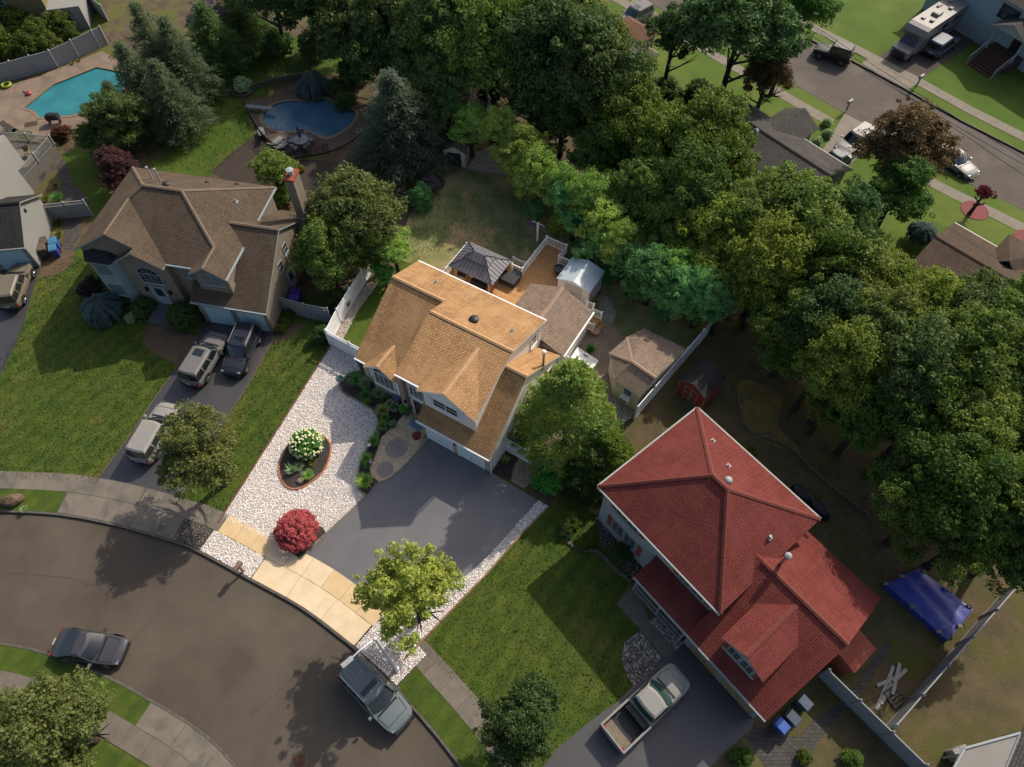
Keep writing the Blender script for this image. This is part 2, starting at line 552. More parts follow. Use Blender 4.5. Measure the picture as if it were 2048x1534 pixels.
def kerb(name, line, side, m, wid=0.15):
    a = line; b = offset_line(line, side * wid)
    mb = MB()
    for i in range(len(a) - 1):
        q = [a[i], a[i + 1], b[i + 1], b[i]]
        o = [(p.x, p.y) for p in q]
        if side < 0:
            o = o[::-1]
        mb.prism(o, -0.14, 0.02)
    return mb.build(name, m, kind='structure')
kerb('kerb', K_out, 1, m_kerb)
kerb('corner_kerb', K_in, -1, m_kerb)
kerb('far_kerb', FK1, 1, m_kerb)
kerb('far_street_kerb', FK2, 1, m_kerb)

def strip(line, d0, d1, s0, s1, z, n=24):
    """closed outline of a band beside a line, between two distances along it"""
    L = arclen(line)
    lo = []; hi = []
    for k in range(n + 1):
        s = s0 + (s1 - s0) * k / n
        p, t = at_len(line, L, s)
        nr = Vector((-t.y, t.x, 0))
        lo.append(p + nr * d0); hi.append(p + nr * d1)
    return [(p.x, p.y) for p in lo] + [(p.x, p.y) for p in reversed(hi)]
def slabs(parent, line, d0, d1, s0, s1, step, z, mats, gap=0.02, jit=0.006, thick=0.12, name='slab'):
    n = max(1, round((s1 - s0) / step)); st = (s1 - s0) / n
    for k in range(n):
        out = strip(line, d0 + gap / 2, d1 - gap / 2, s0 + k * st + gap / 2, s0 + (k + 1) * st - gap / 2, z, 2)
        b = MB(); b.prism(out, z - thick, z + random.uniform(0, jit))
        b.build(name, random.choice(mats), parent)
Lk = arclen(K_out)
sk = lambda px, py: near_len(K_out, Lk, P(px, py))
W0, W1 = 1.72, 3.05
sw = link('sidewalk', None, kind='structure')
base = MB(); base.prism(strip(K_out, 0.15, 3.2, sk(-300, 1020), sk(1000, 1640), 0, 60), -0.1, 0.006)
base.build('sidewalk_bed', m_mulch, sw)
slabs(sw, K_out, W0, W1, sk(-260, 1020), sk(403, 1108), 1.5, 0.03, [m_conc_g, m_conc_h, m_conc_g])
slabs(sw, K_out, W0, W1, sk(403, 1108), sk(500, 1161), 1.5, 0.03, [m_conc_b, m_conc, m_conc_b])
slabs(sw, K_out, W0, W1 + 0.05, sk(500, 1161), sk(742, 1331), 1.5, 0.03, [m_conc, m_conc_b])
slabs(sw, K_out, W0, W1 + 0.1, sk(771, 1357), sk(1000, 1640), 1.5, 0.03, [m_conc_h, m_conc_g])
apr = link('driveway_apron', None, kind='structure')
slabs(apr, K_out, 0.16, W0, sk(500, 1161), sk(705, 1296), 2.7, 0.026, [m_conc])
apr2 = link('grey_driveway_apron', None, kind='structure')
slabs(apr2, K_out, 0.16, W0, sk(112, 1030), sk(343, 1084), 2.9, 0.026, [m_conc_g])
sheet('verge_grass', strip(K_out, 0.16, W0, sk(-300, 1020), sk(112, 1030), 0), 0.022, m_lawn)
sheet('verge_grass', strip(K_out, 0.16, W0, sk(790, 1378), sk(1000, 1640), 0), 0.022, m_lawn)
Lki = arclen(K_in)
ski = lambda px, py: near_len(K_in, Lki, P(px, py))
sw2 = link('corner_sidewalk', None, kind='structure')
slabs(sw2, K_in, -2.85, -1.55, ski(-200, 1290), ski(560, 1640), 1.5, 0.03, [m_conc_g, m_conc_h])
apr3 = link('corner_driveway_apron', None, kind='structure')
slabs(apr3, K_in, -1.55, -0.16, ski(306, 1400), ski(560, 1640), 2.6, 0.03, [m_conc_g])
sheet('corner_driveway', strip(K_in, -12, -2.86, ski(395, 1455), ski(520, 1590), 0), 0.02, m_drive_dark)
# far street pavements
Lf2 = arclen(FK2); Lf1 = arclen(FK1)
sf2 = lambda px, py: near_len(FK2, Lf2, P(px, py))
sf1 = lambda px, py: near_len(FK1, Lf1, P(px, py))
fsw = link('far_sidewalk', None, kind='structure')
slabs(fsw, FK2, 1.5, 2.8, sf2(1450, -40), sf2(2150, 360), 1.6, 0.03, [m_conc_far])
fsw2 = link('near_side_far_sidewalk', None, kind='structure')
slabs(fsw2, FK1, -3.0, -1.7, sf1(1280, -40), sf1(1690, 226), 1.6, 0.03, [m_conc_far])
slabs(fsw2, FK1, -3.0, -1.7, sf1(1762, 267), sf1(2150, 480), 1.6, 0.03, [m_conc_far])
fap = link('far_driveway_apron', None, kind='structure')
slabs(fap, FK2, 0.16, 1.5, sf2(1720, 129), sf2(1815, 180), 1.9, 0.026, [m_conc_far])
fap2 = link('near_side_far_apron', None, kind='structure')
slabs(fap2, FK1, -3.1, -0.16, sf1(1703, 234), sf1(1760, 266), 2.2, 0.026, [m_conc_far])
sheet('far_roadside_lawn', strip(FK1, -22, -0.16, sf1(1290, -30), sf1(2200, 500), 0, 30), 0.012, m_lawn_far)

# lawns and yards
sheet('neighbour_lawn', gp([(-60, 800), (50, 640), (78, 540), (130, 520), (150, 495), (230, 470), (330, 560), (420, 640), (560, 655), (600, 590), (690, 590), (662, 688), (550, 868), (438, 1043), (372, 1017), (260, 984), (188, 967), (70, 959), (-60, 957)]), 0.008, m_lawn)
sheet('backyard_lawn', gp([(330, 300), (390, 180), (470, 110), (600, 70), (720, 80), (720, 140), (620, 150), (540, 180), (500, 230), (505, 280), (470, 310), (430, 350), (340, 345), (300, 330)]), 0.008, m_lawn_lush, smooth=True)
sheet('side_path_lawn', gp([(112, 315), (160, 295), (215, 340), (225, 410), (180, 440), (150, 380), (125, 350)]), 0.008, m_lawn_lush)
sheet('back_lawn_strip', gp([(120, -40), (190, -40), (215, 40), (200, 62), (140, 70), (110, 30)]), 0.008, m_lawn)
sheet('front_lawn', gp([(1098, 1016), (1120, 985), (1205, 985), (1300, 1110), (1235, 1200), (1280, 1260), (1265, 1373), (1233, 1405), (1180, 1443), (1112, 1500), (1060, 1600), (1010, 1600), (966, 1463), (925, 1387), (884, 1346), (838, 1300), (926, 1196), (972, 1149), (1039, 1073)]), 0.008, m_lawn)
sheet('back_yard', gp([(800, 470), (870, 330), (965, 210), (1120, 330), (1300, 480), (1430, 620), (1428, 652), (1300, 800), (1200, 760), (1090, 640), (900, 580), (790, 570)]), 0.006, m_yard)
sheet('side_yard_grass', gp([(672, 690), (690, 640), (760, 560), (800, 520), (835, 530), (770, 640), (715, 712)]), 0.012, m_lawn_lush)
sheet('dry_side_yard', gp([(1200, 900), (1270, 832), (1428, 652), (1500, 660), (1640, 860), (1740, 1030), (1790, 1180), (1880, 1130), (2048, 1160), (2150, 1250), (2150, 1700), (1640, 1700), (1500, 1480), (1530, 1420), (1640, 1330), (1700, 1290), (1600, 1060), (1390, 830), (1200, 970)]), 0.006, m_dry)
sheet('woodland_clearing', gp([(1480, 760), (1560, 790), (1555, 850), (1600, 900), (1520, 880), (1485, 830)]), 0.01, mat('sunny_dry_grass', C(128, 106, 58), C(98, 88, 40), scale=0.8, fine=0.3, fscale=14), smooth=True)

# the white gravel garden of the main lot
GR = [(661, 690), (708, 714), (722, 742), (698, 748), (680, 769), (687, 786), (718, 803), (744, 818), (756, 838), (753, 861), (741, 887), (727, 912), (718, 938), (714, 961), (718, 978), (733, 991), (664, 1056), (638, 1080), (606, 1106), (546, 1083), (452, 1039), (443, 1034), (550, 866)]
GR_W = [Vector((p.x, p.y, 0)) for p in gp(GR)]
sheet('gravel_garden', GR_W, 0.012, m_gravelbase)
GR2_W = [Vector((x, y, 0)) for x, y in strip(K_out, 0.16, W0 - 0.03, sk(397, 1105), sk(499, 1160), 0, 10)]
sheet('verge_gravel_bed', GR2_W, 0.02, m_gravelbase)
GR3_W = [Vector((x, y, 0)) for x, y in strip(K_out, 0.16, W0 + 0.9, sk(707, 1298), sk(788, 1376), 0, 10)]
sheet('lamp_gravel_bed', GR3_W, 0.035, m_gravelbase)
GR4 = [(1076, 1001), (1022, 1063), (969, 1119), (939, 1147), (913, 1162), (880, 1192), (790, 1266), (830, 1296), (926, 1197), (972, 1150), (1039, 1074), (1098, 1013)]
GR4_W = [Vector((p.x, p.y, 0)) for p in gp(GR4)]
sheet('gravel_strip', GR4_W, 0.014, m_gravelbase)
GR5_W = [Vector((x, y, 0)) for x, y in strip(K_out, 0.16, W0 - 0.03, sk(345, 1084), sk(395, 1104), 0, 8)]
sheet('dim_gravel_bed', GR5_W, 0.02, m_mulch)
GR6_W = [Vector((p.x, p.y, 0)) for p in gp([(669, 690), (664, 676), (706, 606), (735, 565), (757, 566), (720, 615), (685, 680)])]
sheet('fence_gravel_bed', GR6_W, 0.016, m_gravelbase)
GR7_W = [Vector((p.x, p.y, 0)) for p in gp([(940, 330), (955, 305), (985, 290), (1040, 330), (1020, 354), (935, 337)])]
sheet('shed_gravel_bed', GR7_W, 0.014, m_gravelbase)
GR8_W = [Vector((p.x, p.y, 0)) for p in gp([(1205, 590), (1222, 600), (1232, 630), (1225, 648), (1206, 640), (1196, 620)])]
sheet('deck_gravel_bed', GR8_W, 0.014, m_gravelbase)
GR9_W = [Vector((p.x, p.y, 0)) for p in gp([(1280, 1262), (1249, 1285), (1244, 1317), (1253, 1352), (1268, 1371), (1326, 1320)])]
sheet('round_gravel_bed', GR9_W, 0.014, m_gravelbase)
GR10_W = [Vector((p.x, p.y, 0)) for p in gp([(1318, 1228), (1367, 1285), (1353, 1300), (1299, 1244)])]
sheet('porch_gravel_bed', GR10_W, 0.014, m_gravelbase)
GR11_W = [Vector((p.x, p.y, 0)) for p in gp([(1195, 1035), (1215, 1030), (1290, 1115), (1265, 1160), (1235, 1125), (1200, 1080)])]
sheet('side_gravel_bed', GR11_W, 0.014, m_mulch)
GR12_W = [Vector((p.x, p.y, 0)) for p in gp([(1050, 850), (1085, 800), (1200, 795), (1275, 800), (1265, 835), (1180, 880), (1090, 880)])]
sheet('side_passage_gravel', GR12_W, 0.014, m_gravelbase)

def stones(name, W, z, size, dens, m, seed=1, flat=0.45):
    """loose stones filling an outline: small faceted pebbles, real geometry, one mass"""
    r = np.random.default_rng(seed)
    xs = [p.x for p in W]; ys = [p.y for p in W]
    x0, x1, y0, y1 = min(xs), max(xs), min(ys), max(ys)
    n = int((x1 - x0) * (y1 - y0) * dens)
    q = np.stack([r.uniform(x0, x1, n), r.uniform(y0, y1, n)], 1)
    ins = np.zeros(n, bool)
    for i in range(len(W)):
        a, b = W[i - 1], W[i]
        c = ((a.y > q[:, 1]) != (b.y > q[:, 1])) & (q[:, 0] < (b.x - a.x) * (q[:, 1] - a.y) / ((b.y - a.y) or 1e-9) + a.x)
        ins ^= c
    q = q[ins]; n = len(q)
    base = np.array([(1, 0, 0), (-.2, .95, .1), (-.95, -.1, 0), (.15, -.9, .05), (.1, .1, .75), (-.1, 0, -.6)])
    tri = np.array([(0, 1, 4), (1, 2, 4), (2, 3, 4), (3, 0, 4), (1, 0, 5), (2, 1, 5), (3, 2, 5), (0, 3, 5)])
    s = size * r.lognormal(0, 0.35, n)
    an = r.uniform(0, 2 * PI, n); asp = r.uniform(0.6, 1.1, n); h = flat * r.uniform(0.6, 1.3, n)
    bx = base[None, :, 0] * s[:, None]; by = base[None, :, 1] * (s * asp)[:, None]; bz = base[None, :, 2] * (s * h)[:, None]
    tx = r.uniform(-.25, .25, n)[:, None]; ty = r.uniform(-.25, .25, n)[:, None]
    bz = bz + tx * bx + ty * by
    ca, sa = np.cos(an)[:, None], np.sin(an)[:, None]
    V = np.stack([q[:, :1] + bx * ca - by * sa, q[:, 1:] + bx * sa + by * ca, z + s[:, None] * 0.3 + bz], 2).reshape(-1, 3)
    T = (tri[None] + (np.arange(n) * 6)[:, None, None]).reshape(-1, 3)
    return fastmesh(name, V, T, 3, m)
def fastmesh(name, V, F, k, m, link_it=True, kind='stuff'):
    me = bpy.data.meshes.new(name)
    me.vertices.add(len(V)); me.vertices.foreach_set('co', np.asarray(V, np.float32).ravel())
    me.loops.add(F.size); me.loops.foreach_set('vertex_index', F.astype(np.int32).ravel())
    me.polygons.add(len(F)); me.polygons.foreach_set('loop_start', np.arange(len(F), dtype=np.int32) * k)
    me.materials.append(m)
    me.update(calc_edges=True)
    if not link_it:
        return me
    o = link(name, me, kind=kind)
    return o
def stonemat(name, ca, cb, cc):
    m, t, b = _base(name)
    co = _coord(t)
    col = _mixc(t, _ramp(t, _noise(t, 9, 2, 0.5, co), 0.3, 0.7), ca, cb)
    col = _mixc(t, _ramp(t, _noise(t, 14, 2, 0.5, co), 0.62, 0.68), col, cc)
    t.links.new(col, b.inputs['Base Color'])
    b.inputs['Roughness'].default_value = 0.8
    return m
m_stone_w = stonemat('white_gravel_stones', C(250, 243, 238), C(236, 226, 219), C(180, 160, 146))
m_stone_t = stonemat('mixed_river_stones', C(206, 194, 180), C(166, 152, 138), C(120, 108, 98))
m_stone_d = stonemat('dim_river_stones', C(124, 116, 106), C(96, 90, 82), C(70, 66, 60))
tag(stones('white_gravel', GR_W, 0.012, 0.033, 470, m_stone_w, 1), 'white marble gravel covering the front garden', 'gravel')
tag(stones('white_gravel', GR2_W, 0.02, 0.033, 480, m_stone_w, 2), 'white gravel between kerb and pale paving beside the mailbox', 'gravel')
tag(stones('white_gravel', GR3_W, 0.035, 0.035, 300, m_stone_w, 3), 'thin white gravel round the street lamp foot', 'gravel')
tag(stones('white_gravel', GR4_W, 0.014, 0.033, 460, m_stone_w, 4), 'white gravel strip along the driveway edge', 'gravel')
tag(stones('grey_gravel', GR5_W, 0.02, 0.043, 260, m_stone_d, 5), 'grey gravel patch on the verge beside the grey apron', 'gravel')
tag(stones('river_stones', GR6_W, 0.016, 0.055, 170, m_stone_t, 6), 'river stones along the foot of the white fence', 'stones')
tag(stones('river_stones', GR7_W, 0.014, 0.06, 120, m_stone_t, 7), 'pale stones beside the small plastic shed', 'stones')
tag(stones('river_stones', GR8_W, 0.014, 0.08, 110, m_stone_t, 8), 'pale stones beside the deck steps', 'stones')
tag(stones('river_stones', GR9_W, 0.014, 0.06, 130, m_stone_d, 9), 'round bed of grey stones beside the pickup truck', 'stones')
tag(stones('river_stones', GR10_W, 0.014, 0.06, 120, m_stone_d, 10), 'grey stones in front of the red house porch', 'stones')
tag(stones('river_stones', GR11_W, 0.014, 0.08, 70, m_stone_d, 11), 'grey stones below the red house windows', 'stones')
tag(stones('river_stones', GR12_W, 0.014, 0.055, 130, m_stone_t, 12), 'stones in the side passage below the conifer', 'stones')

# driveways, patios, walks
sheet('main_driveway', gp([(856, 878), (982, 945), (1076, 1001), (1022, 1063), (969, 1119), (939, 1147), (913, 1162), (880, 1192), (788, 1266), (752, 1233), (718, 1201), (686, 1173), (646, 1148), (598, 1118), (640, 1079), (735, 990), (750, 968), (780, 957), (809, 932), (831, 909)]), 0.03, m_drive)
sheet('neighbour_driveway', gp([(402, 655), (412, 644), (549, 662), (547, 676), (495, 773), (453, 837), (400, 930), (352, 1009), (260, 984), (190, 967), (211, 939), (258, 875), (304, 806), (357, 731), (395, 672)]), 0.02, m_drive_dark)
sheet('west_driveway', gp([(-80, 540), (80, 532), (52, 635), (30, 690), (0, 755), (-60, 880)]), 0.02, m_drive_dark)
sheet('truck_driveway', gp([(1367, 1290), (1329, 1318), (1265, 1373), (1233, 1405), (1180, 1443), (1112, 1500), (1040, 1600), (1340, 1600), (1420, 1534), (1485, 1472), (1510, 1447)]), 0.02, m_drive_dark)
sheet('far_driveway', gp([(1749, 118), (1815, 78), (1850, 50), (1905, 0), (1960, 40), (1945, 90), (1834, 162)]), 0.02, mat('matte_far_driveway', C(92, 82, 76), C(82, 74, 70), scale=0.6, fine=0.15, fscale=20, rough=0.95, spec=0.1))
sheet('corner_house_drive', gp([(1690, 225), (1640, 310), (1700, 330), (1762, 268)]), 0.02, m_conc_far)
sheet('solar_house_drive', gp([(1268, -5), (1320, 30), (1300, 70), (1270, 90), (1230, 50)]), 0.02, m_conc_far)
sheet('front_patio', gp([(856, 877), (834, 905), (809, 931), (780, 956), (758, 964), (744, 952), (739, 938), (746, 924), (755, 900), (763, 875), (785, 853), (805, 838), (840, 860)]), 0.034, m_patio, smooth=False, z0=0.0)
for (cx, cy, r) in ((793, 896.5, 22), (770, 940, 17)):
    c = P(cx, cy); rr = r * mpp(cx, cy)
    ring = link('paver_circle', None, kind='structure'); 
    for q, (ra, rb) in enumerate(((0, .35), (.37, .66), (.68, 1.0))):
        b = MB()
        n = 28
        for k in range(n):
            a0, a1 = 2 * PI * k / n, 2 * PI * (k + 1) / n - 0.02
            pts = [(c.x + rr * rb * math.cos(a), c.y + rr * rb * math.sin(a)) for a in (a0, a1)] + [(c.x + rr * max(ra, .02) * math.cos(a), c.y + rr * max(ra, .02) * math.sin(a)) for a in (a1, a0)]
            b.prism(pts, 0.03, 0.042 + 0.002 * q)
        b.build('paver_ring', m_patio_ring, ring, kind='stuff')
sheet('planting_bed', gp([(722, 742), (698, 748), (680, 769), (687, 786), (718, 803), (744, 818), (756, 838), (753, 861), (741, 887), (727, 912), (718, 938), (714, 961), (718, 978), (733, 991), (750, 970), (740, 940), (755, 900), (763, 875), (790, 850), (815, 835), (820, 810), (770, 770)]), 0.022, m_mulch)
sheet('side_planting_bed', gp([(984, 945), (1004, 955), (1020, 960), (1024, 935), (1034, 915), (1010, 905), (1000, 920)]), 0.03, m_mulch)
sheet('side_paver_path', gp([(1022, 962), (1048, 978), (1068, 960), (1078, 940), (1052, 925), (1040, 912), (1030, 930)]), 0.032, m_paver_back)
sheet('bin_court', gp([(1030, 880), (1060, 850), (1120, 880), (1100, 915), (1060, 905)]), 0.02, brickmat('court_pavers', C(150, 126, 104), C(128, 108, 92), C(92, 78, 66), 0.3, 0.2, 0.012, coord='Object'))
sheet('back_patio', gp([(1185, 655), (1200, 640), (1215, 645), (1240, 665), (1255, 690), (1245, 740), (1235, 800), (1180, 790), (1150, 770), (1150, 700)]), 0.02, m_paver_back)
sheet('neighbour_front_walk', gp([(303, 646), (340, 655), (372, 668), (395, 672), (357, 733), (340, 722), (305, 705), (285, 690), (287, 665)]), 0.024, m_paver_brown, z0=0.0, m2=m_edge_dim)
sheet('neighbour_side_walk', gp([(549, 664), (560, 660), (590, 650), (620, 640), (600, 660), (570, 680), (549, 690), (545, 678)]), 0.022, m_paver_brown)
sheet('west_front_walk', gp([(80, 532), (76, 556), (110, 552), (135, 537), (148, 520), (150, 500), (140, 475), (120, 500), (100, 522)]), 0.027, m_paver_brown)
sheet('west_curved_path', gp([(92, 310), (112, 308), (135, 330), (147, 365), (165, 385), (178, 405), (170, 430), (150, 420), (125, 385), (118, 350), (108, 325)]), 0.022, m_paver_grey, smooth=True)
sheet('west_side_path', gp([(128, 440), (165, 430), (160, 470), (145, 500), (128, 500)]), 0.032, m_paver_grey)
sheet('back_patio_ground', gp([(420, 345), (470, 300), (520, 265), (560, 320), (640, 320), (700, 330), (640, 400), (560, 400), (450, 360)]), 0.012, mat('brown_bed_soil', C(70, 60, 52), C(56, 49, 43), scale=3, fine=0.3, fscale=20))
sheet('red_house_walk', gp([(1232, 1206), (1270, 1172), (1299, 1243), (1353, 1301), (1329, 1318), (1280, 1259)]), 0.024, m_conc_h, z0=0.0)
sheet('side_paver_walk', gp([(1490, 1472), (1522, 1453), (1558, 1470), (1600, 1475), (1628, 1434), (1678, 1411), (1770, 1284), (1785, 1290), (1718, 1396), (1660, 1450), (1605, 1534), (1530, 1534)]), 0.014, m_paver_grey)

def turf(name, W, z, dens, m, label, seed, h=.09, holes=()):
    """standing grass blades over a lawn outline, one mass"""
    r = np.random.default_rng(seed)
    xs = [p[0] for p in W]; ys = [p[1] for p in W]
    n = int((max(xs) - min(xs)) * (max(ys) - min(ys)) * dens)
    q = np.stack([r.uniform(min(xs), max(xs), n), r.uniform(min(ys), max(ys), n)], 1)
    def inside(W):
        ins = np.zeros(len(q), bool)
        for i in range(len(W)):
            a, b = W[i - 1], W[i]
            ins ^= ((a[1] > q[:, 1]) != (b[1] > q[:, 1])) & (q[:, 0] < (b[0] - a[0]) * (q[:, 1] - a[1]) / ((b[1] - a[1]) or 1e-9) + a[0])
        return ins
    ok = inside(W)
    for hl in holes:
        ok &= ~inside(hl)
    q = q[ok]; n = len(q)
    an = r.uniform(0, 6.283, n); hh = h * r.uniform(.4, 1.25, n); wd = r.uniform(.02, .05, n); ln = r.uniform(-.05, .05, (n, 2))
    dx, dy = np.cos(an) * wd, np.sin(an) * wd
    V = np.stack([np.stack([q[:, 0] - dx, q[:, 1] - dy, np.full(n, z)], 1), np.stack([q[:, 0] + dx, q[:, 1] + dy, np.full(n, z)], 1), np.stack([q[:, 0] + ln[:, 0], q[:, 1] + ln[:, 1], z + hh], 1)], 1).reshape(-1, 3)
    return tag(fastmesh(name, V, np.arange(3 * n).reshape(-1, 3), 3, m), label, 'grass')
w2 = lambda pts: [(p.x, p.y) for p in gp(pts)]
DRV_N = w2([(402, 655), (412, 644), (549, 662), (547, 676), (495, 773), (453, 837), (400, 930), (352, 1009), (260, 984), (190, 967), (211, 939), (258, 875), (304, 806), (357, 731), (395, 672)])
WALK_N = w2([(303, 646), (395, 672), (357, 733), (305, 705), (285, 690)])
HOUSE_N = w2([(205, 563), (400, 650), (549, 663), (560, 600), (420, 500), (180, 480)])
turf('lawn_blades', w2([(-40, 780), (52, 640), (80, 560), (150, 505), (230, 590), (300, 640), (420, 660), (545, 690), (640, 660), (662, 690), (550, 866), (436, 1042), (372, 1017), (260, 984), (188, 967), (70, 959), (-40, 957)]), .008, 75, m_lawn, 'short grass on the lawn beside the gravel garden', 31, holes=(DRV_N, WALK_N, HOUSE_N))
turf('lawn_blades', w2([(1102, 1022), (1125, 990), (1200, 990), (1290, 1110), (1232, 1204), (1278, 1262), (1244, 1300), (1262, 1373), (1233, 1403), (1180, 1441), (1112, 1498), (1060, 1560), (1000, 1560), (970, 1463), (930, 1387), (888, 1344), (842, 1300), (930, 1199), (976, 1152), (1043, 1077)]), .008, 60, m_lawn, 'short grass on the front lawn beside the pickup truck', 32)
turf('lawn_blades', w2([(330, 300), (390, 190), (470, 115), (600, 75), (700, 85), (620, 145), (500, 220), (500, 280), (430, 345), (340, 340)]), .008, 25, m_lawn_lush, 'short grass on the back lawn by the kidney pool', 33, h=.12)
turf('lawn_blades', w2([(800, 470), (870, 340), (930, 340), (1020, 360), (1130, 430), (1090, 470), (1000, 500), (900, 490), (830, 530)]), .006, 30, m_yard, 'thin grass on the shaded yard behind the gazebo', 34, h=.14)
turf('lawn_blades', w2([(1480, 700), (1640, 860), (1740, 1030), (1790, 1180), (1740, 1230), (1600, 1060), (1400, 835), (1440, 720)]), 0.006, 9, m_dry, 'dry grass in the shaded yard behind the red house', 35, h=.16)
# ================================================================ HOUSES
m_trim = plain('white_trim', C(240, 240, 236), 0.5)
m_trim_dim = plain('dimmed_white_trim', C(138, 138, 134), 0.5)  # white trim of the surroundings, dimming put into its colour
m_glass = plain('window_glass', (0.03, 0.04, 0.05), 0.06, 0.8)
m_glass_pale = plain('pale_window_glass', (0.16, 0.19, 0.2), 0.08, 0.8)
m_dark = plain('dark_metal', (0.02, 0.02, 0.022), 0.45)
m_siding = brickmat('white_siding', C(238, 232, 222), C(234, 228, 218), C(196, 190, 182), 60, 0.12, 0.006, coord='UV', big=(0.96, 0.95, 0.94), bump=0.25)
m_brick = brickmat('taupe_brick', C(214, 198, 182), C(196, 180, 166), C(150, 138, 126), 0.22, 0.075, 0.01, coord='UV', big=(0.86, 0.84, 0.82))
m_roof_main = shingle('golden_brown_shingles', (0.55, 0.325, 0.155), (0.40, 0.225, 0.105), (0.57, 0.345, 0.165))
m_roof_sun = shingle('faded_brown_shingles', (0.37, 0.275, 0.205), (0.25, 0.185, 0.14), (0.31, 0.235, 0.175))
m_cap = mat('ridge_shingles', (0.56, 0.345, 0.18), (0.46, 0.27, 0.135), scale=5, fine=0.25, fscale=20)
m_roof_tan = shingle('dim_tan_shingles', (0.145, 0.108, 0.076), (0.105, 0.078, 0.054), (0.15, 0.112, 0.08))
m_roof_red = shingle('red_shingles', (0.205, 0.050, 0.042), (0.165, 0.039, 0.033), (0.215, 0.056, 0.046), wid=.5, course=.16)
m_roof_grey = shingle('grey_shingles', (0.10, 0.093, 0.086), (0.075, 0.07, 0.066), (0.105, 0.098, 0.09))
m_roof_brown = shingle('muted_brown_shingles', (0.115, 0.08, 0.06), (0.09, 0.062, 0.046), (0.12, 0.085, 0.064))
m_roof_salmon = shingle('salmon_shingles', (0.20, 0.105, 0.07), (0.165, 0.085, 0.056), (0.21, 0.115, 0.075))
m_roof_dark = shingle('charcoal_shingles', (0.05, 0.047, 0.047), (0.036, 0.034, 0.035), (0.055, 0.052, 0.05))
m_garage_w = plain('pale_blue_white_paint', C(226, 238, 242), 0.5)

def mk_root(name, O, th, label, cat):
    return root(name, (O[0], O[1], 0.0), math.radians(th), label, cat)
def loc_of(r, px, py, z=0.0):
    p = P(px, py, z)
    a = r.rotation_euler.z
    dx, dy = p.x - r.location.x, p.y - r.location.y
    return Vector((dx * math.cos(a) + dy * math.sin(a), -dx * math.sin(a) + dy * math.cos(a), z))
def roof(r, polys, m, thick=0.13, name='roof', trim=None):
    b = MB()
    for q in polys:
        b.poly3(q, thick, 0, 1)
    return b.build(name, [m, trim or m_trim], r)
def caps(r, segs, m, parent=None, wid=0.14):
    """ridge cap shingles along ridge and hip lines"""
    b = MB()
    for a, c in segs:
        a, c = Vector(a), Vector(c)
        n = max(2, int((c - a).length / 0.28))
        d = (c - a) / n
        h = Vector((-d.y, d.x, 0)).normalized() * wid
        for k in range(n):
            p, q = a + d * k, a + d * (k + 1.06)
            lift = Vector((0, 0, 0.035)); lo = Vector((0, 0, -0.035))
            b.add([p + h + lo, p + lift, p - h + lo, q + h + lo * 1.1, q + lift * .8, q - h + lo * 1.1], [(0, 1, 4, 3), (1, 2, 5, 4), (0, 2, 1), (3, 4, 5)], 0)
    return b.build('ridge_cap', m, parent or r, kind='stuff')
def frame_M(o, du, nrm):
    du = Vector((du[0], du[1], 0)).normalized(); n = Vector((nrm[0], nrm[1], 0)).normalized()
    M = Matrix(((du.x, n.x, 0, o[0]), (du.y, n.y, 0, o[1]), (0, 0, 1, o[2]), (0, 0, 0, 1)))
    return M
def win(r, o, du, nrm, w, h, cols=2, rows=2, arch=0.0, fm=None, gm=None, bw=0.06, dep=0.05, sill=True, label=None):
    M = frame_M(o, du, nrm)
    fm = fm or m_trim; gm = gm or m_glass
    b = MB()
    b.box(0, bw, 0, dep, 0, h, 0, M); b.box(w - bw, w, 0, dep, 0, h, 0, M)
    b.box(bw, w - bw, 0, dep, 0, bw, 0, M); b.box(bw, w - bw, 0, dep * 0.98, h - bw, h, 0, M)
    for k in range(1, cols):
        x = w * k / cols; t = 0.05 if (cols == 2) else 0.02
        b.box(x - t / 2, x + t / 2, 0.004, dep * 0.8, bw, h - bw, 0, M)
    for k in range(1, rows):
        z = h * k / rows
        b.box(bw, w - bw, 0.004, dep * 0.7, z - 0.011, z + 0.011, 0, M)
    if sill:
        b.box(-0.05, w + 0.05, 0, dep + 0.05, -0.05, -0.002, 0, M)
    g = MB()
    g.add([M @ Vector(p) for p in ((bw, 0.012, bw), (w - bw, 0.012, bw), (w - bw, 0.012, h - bw), (bw, 0.012, h - bw))], [(0, 1, 2, 3)])
    if arch:
        n = 12
        pts = [(w / 2 - (w / 2) * math.cos(PI * k / n), h + arch * math.sin(PI * k / n)) for k in range(n + 1)]
        inn = [(w / 2 - (w / 2 - bw) * math.cos(PI * k / n), h + (arch - bw) * math.sin(PI * k / n)) for k in range(n + 1)]
        for k in range(n):
            q = [pts[k], pts[k + 1], inn[k + 1], inn[k]]
            v = [M @ Vector((x, 0, z)) for x, z in q] + [M @ Vector((x, dep, z)) for x, z in q]
            b.add(v, [(4, 5, 6, 7), (0, 1, 5, 4), (2, 3, 7, 6)])
        for k in (3, 6, 9):
            a = PI * k / n
            p = M @ Vector((w / 2, dep * .5, h)); q = M @ Vector((w / 2 - (w / 2 - bw) * math.cos(a), dep * .5, h + (arch - bw) * math.sin(a)))
            b.tube([p, q], 0.014, 4)
        g.add([M @ Vector((x, 0.014, z)) for x, z in inn], [tuple(range(n + 1))])
    wo_ = b.build('window', fm, r)
    if label: wo_['label'] = label
    g.build('pane', gm, wo_)
    return wo_
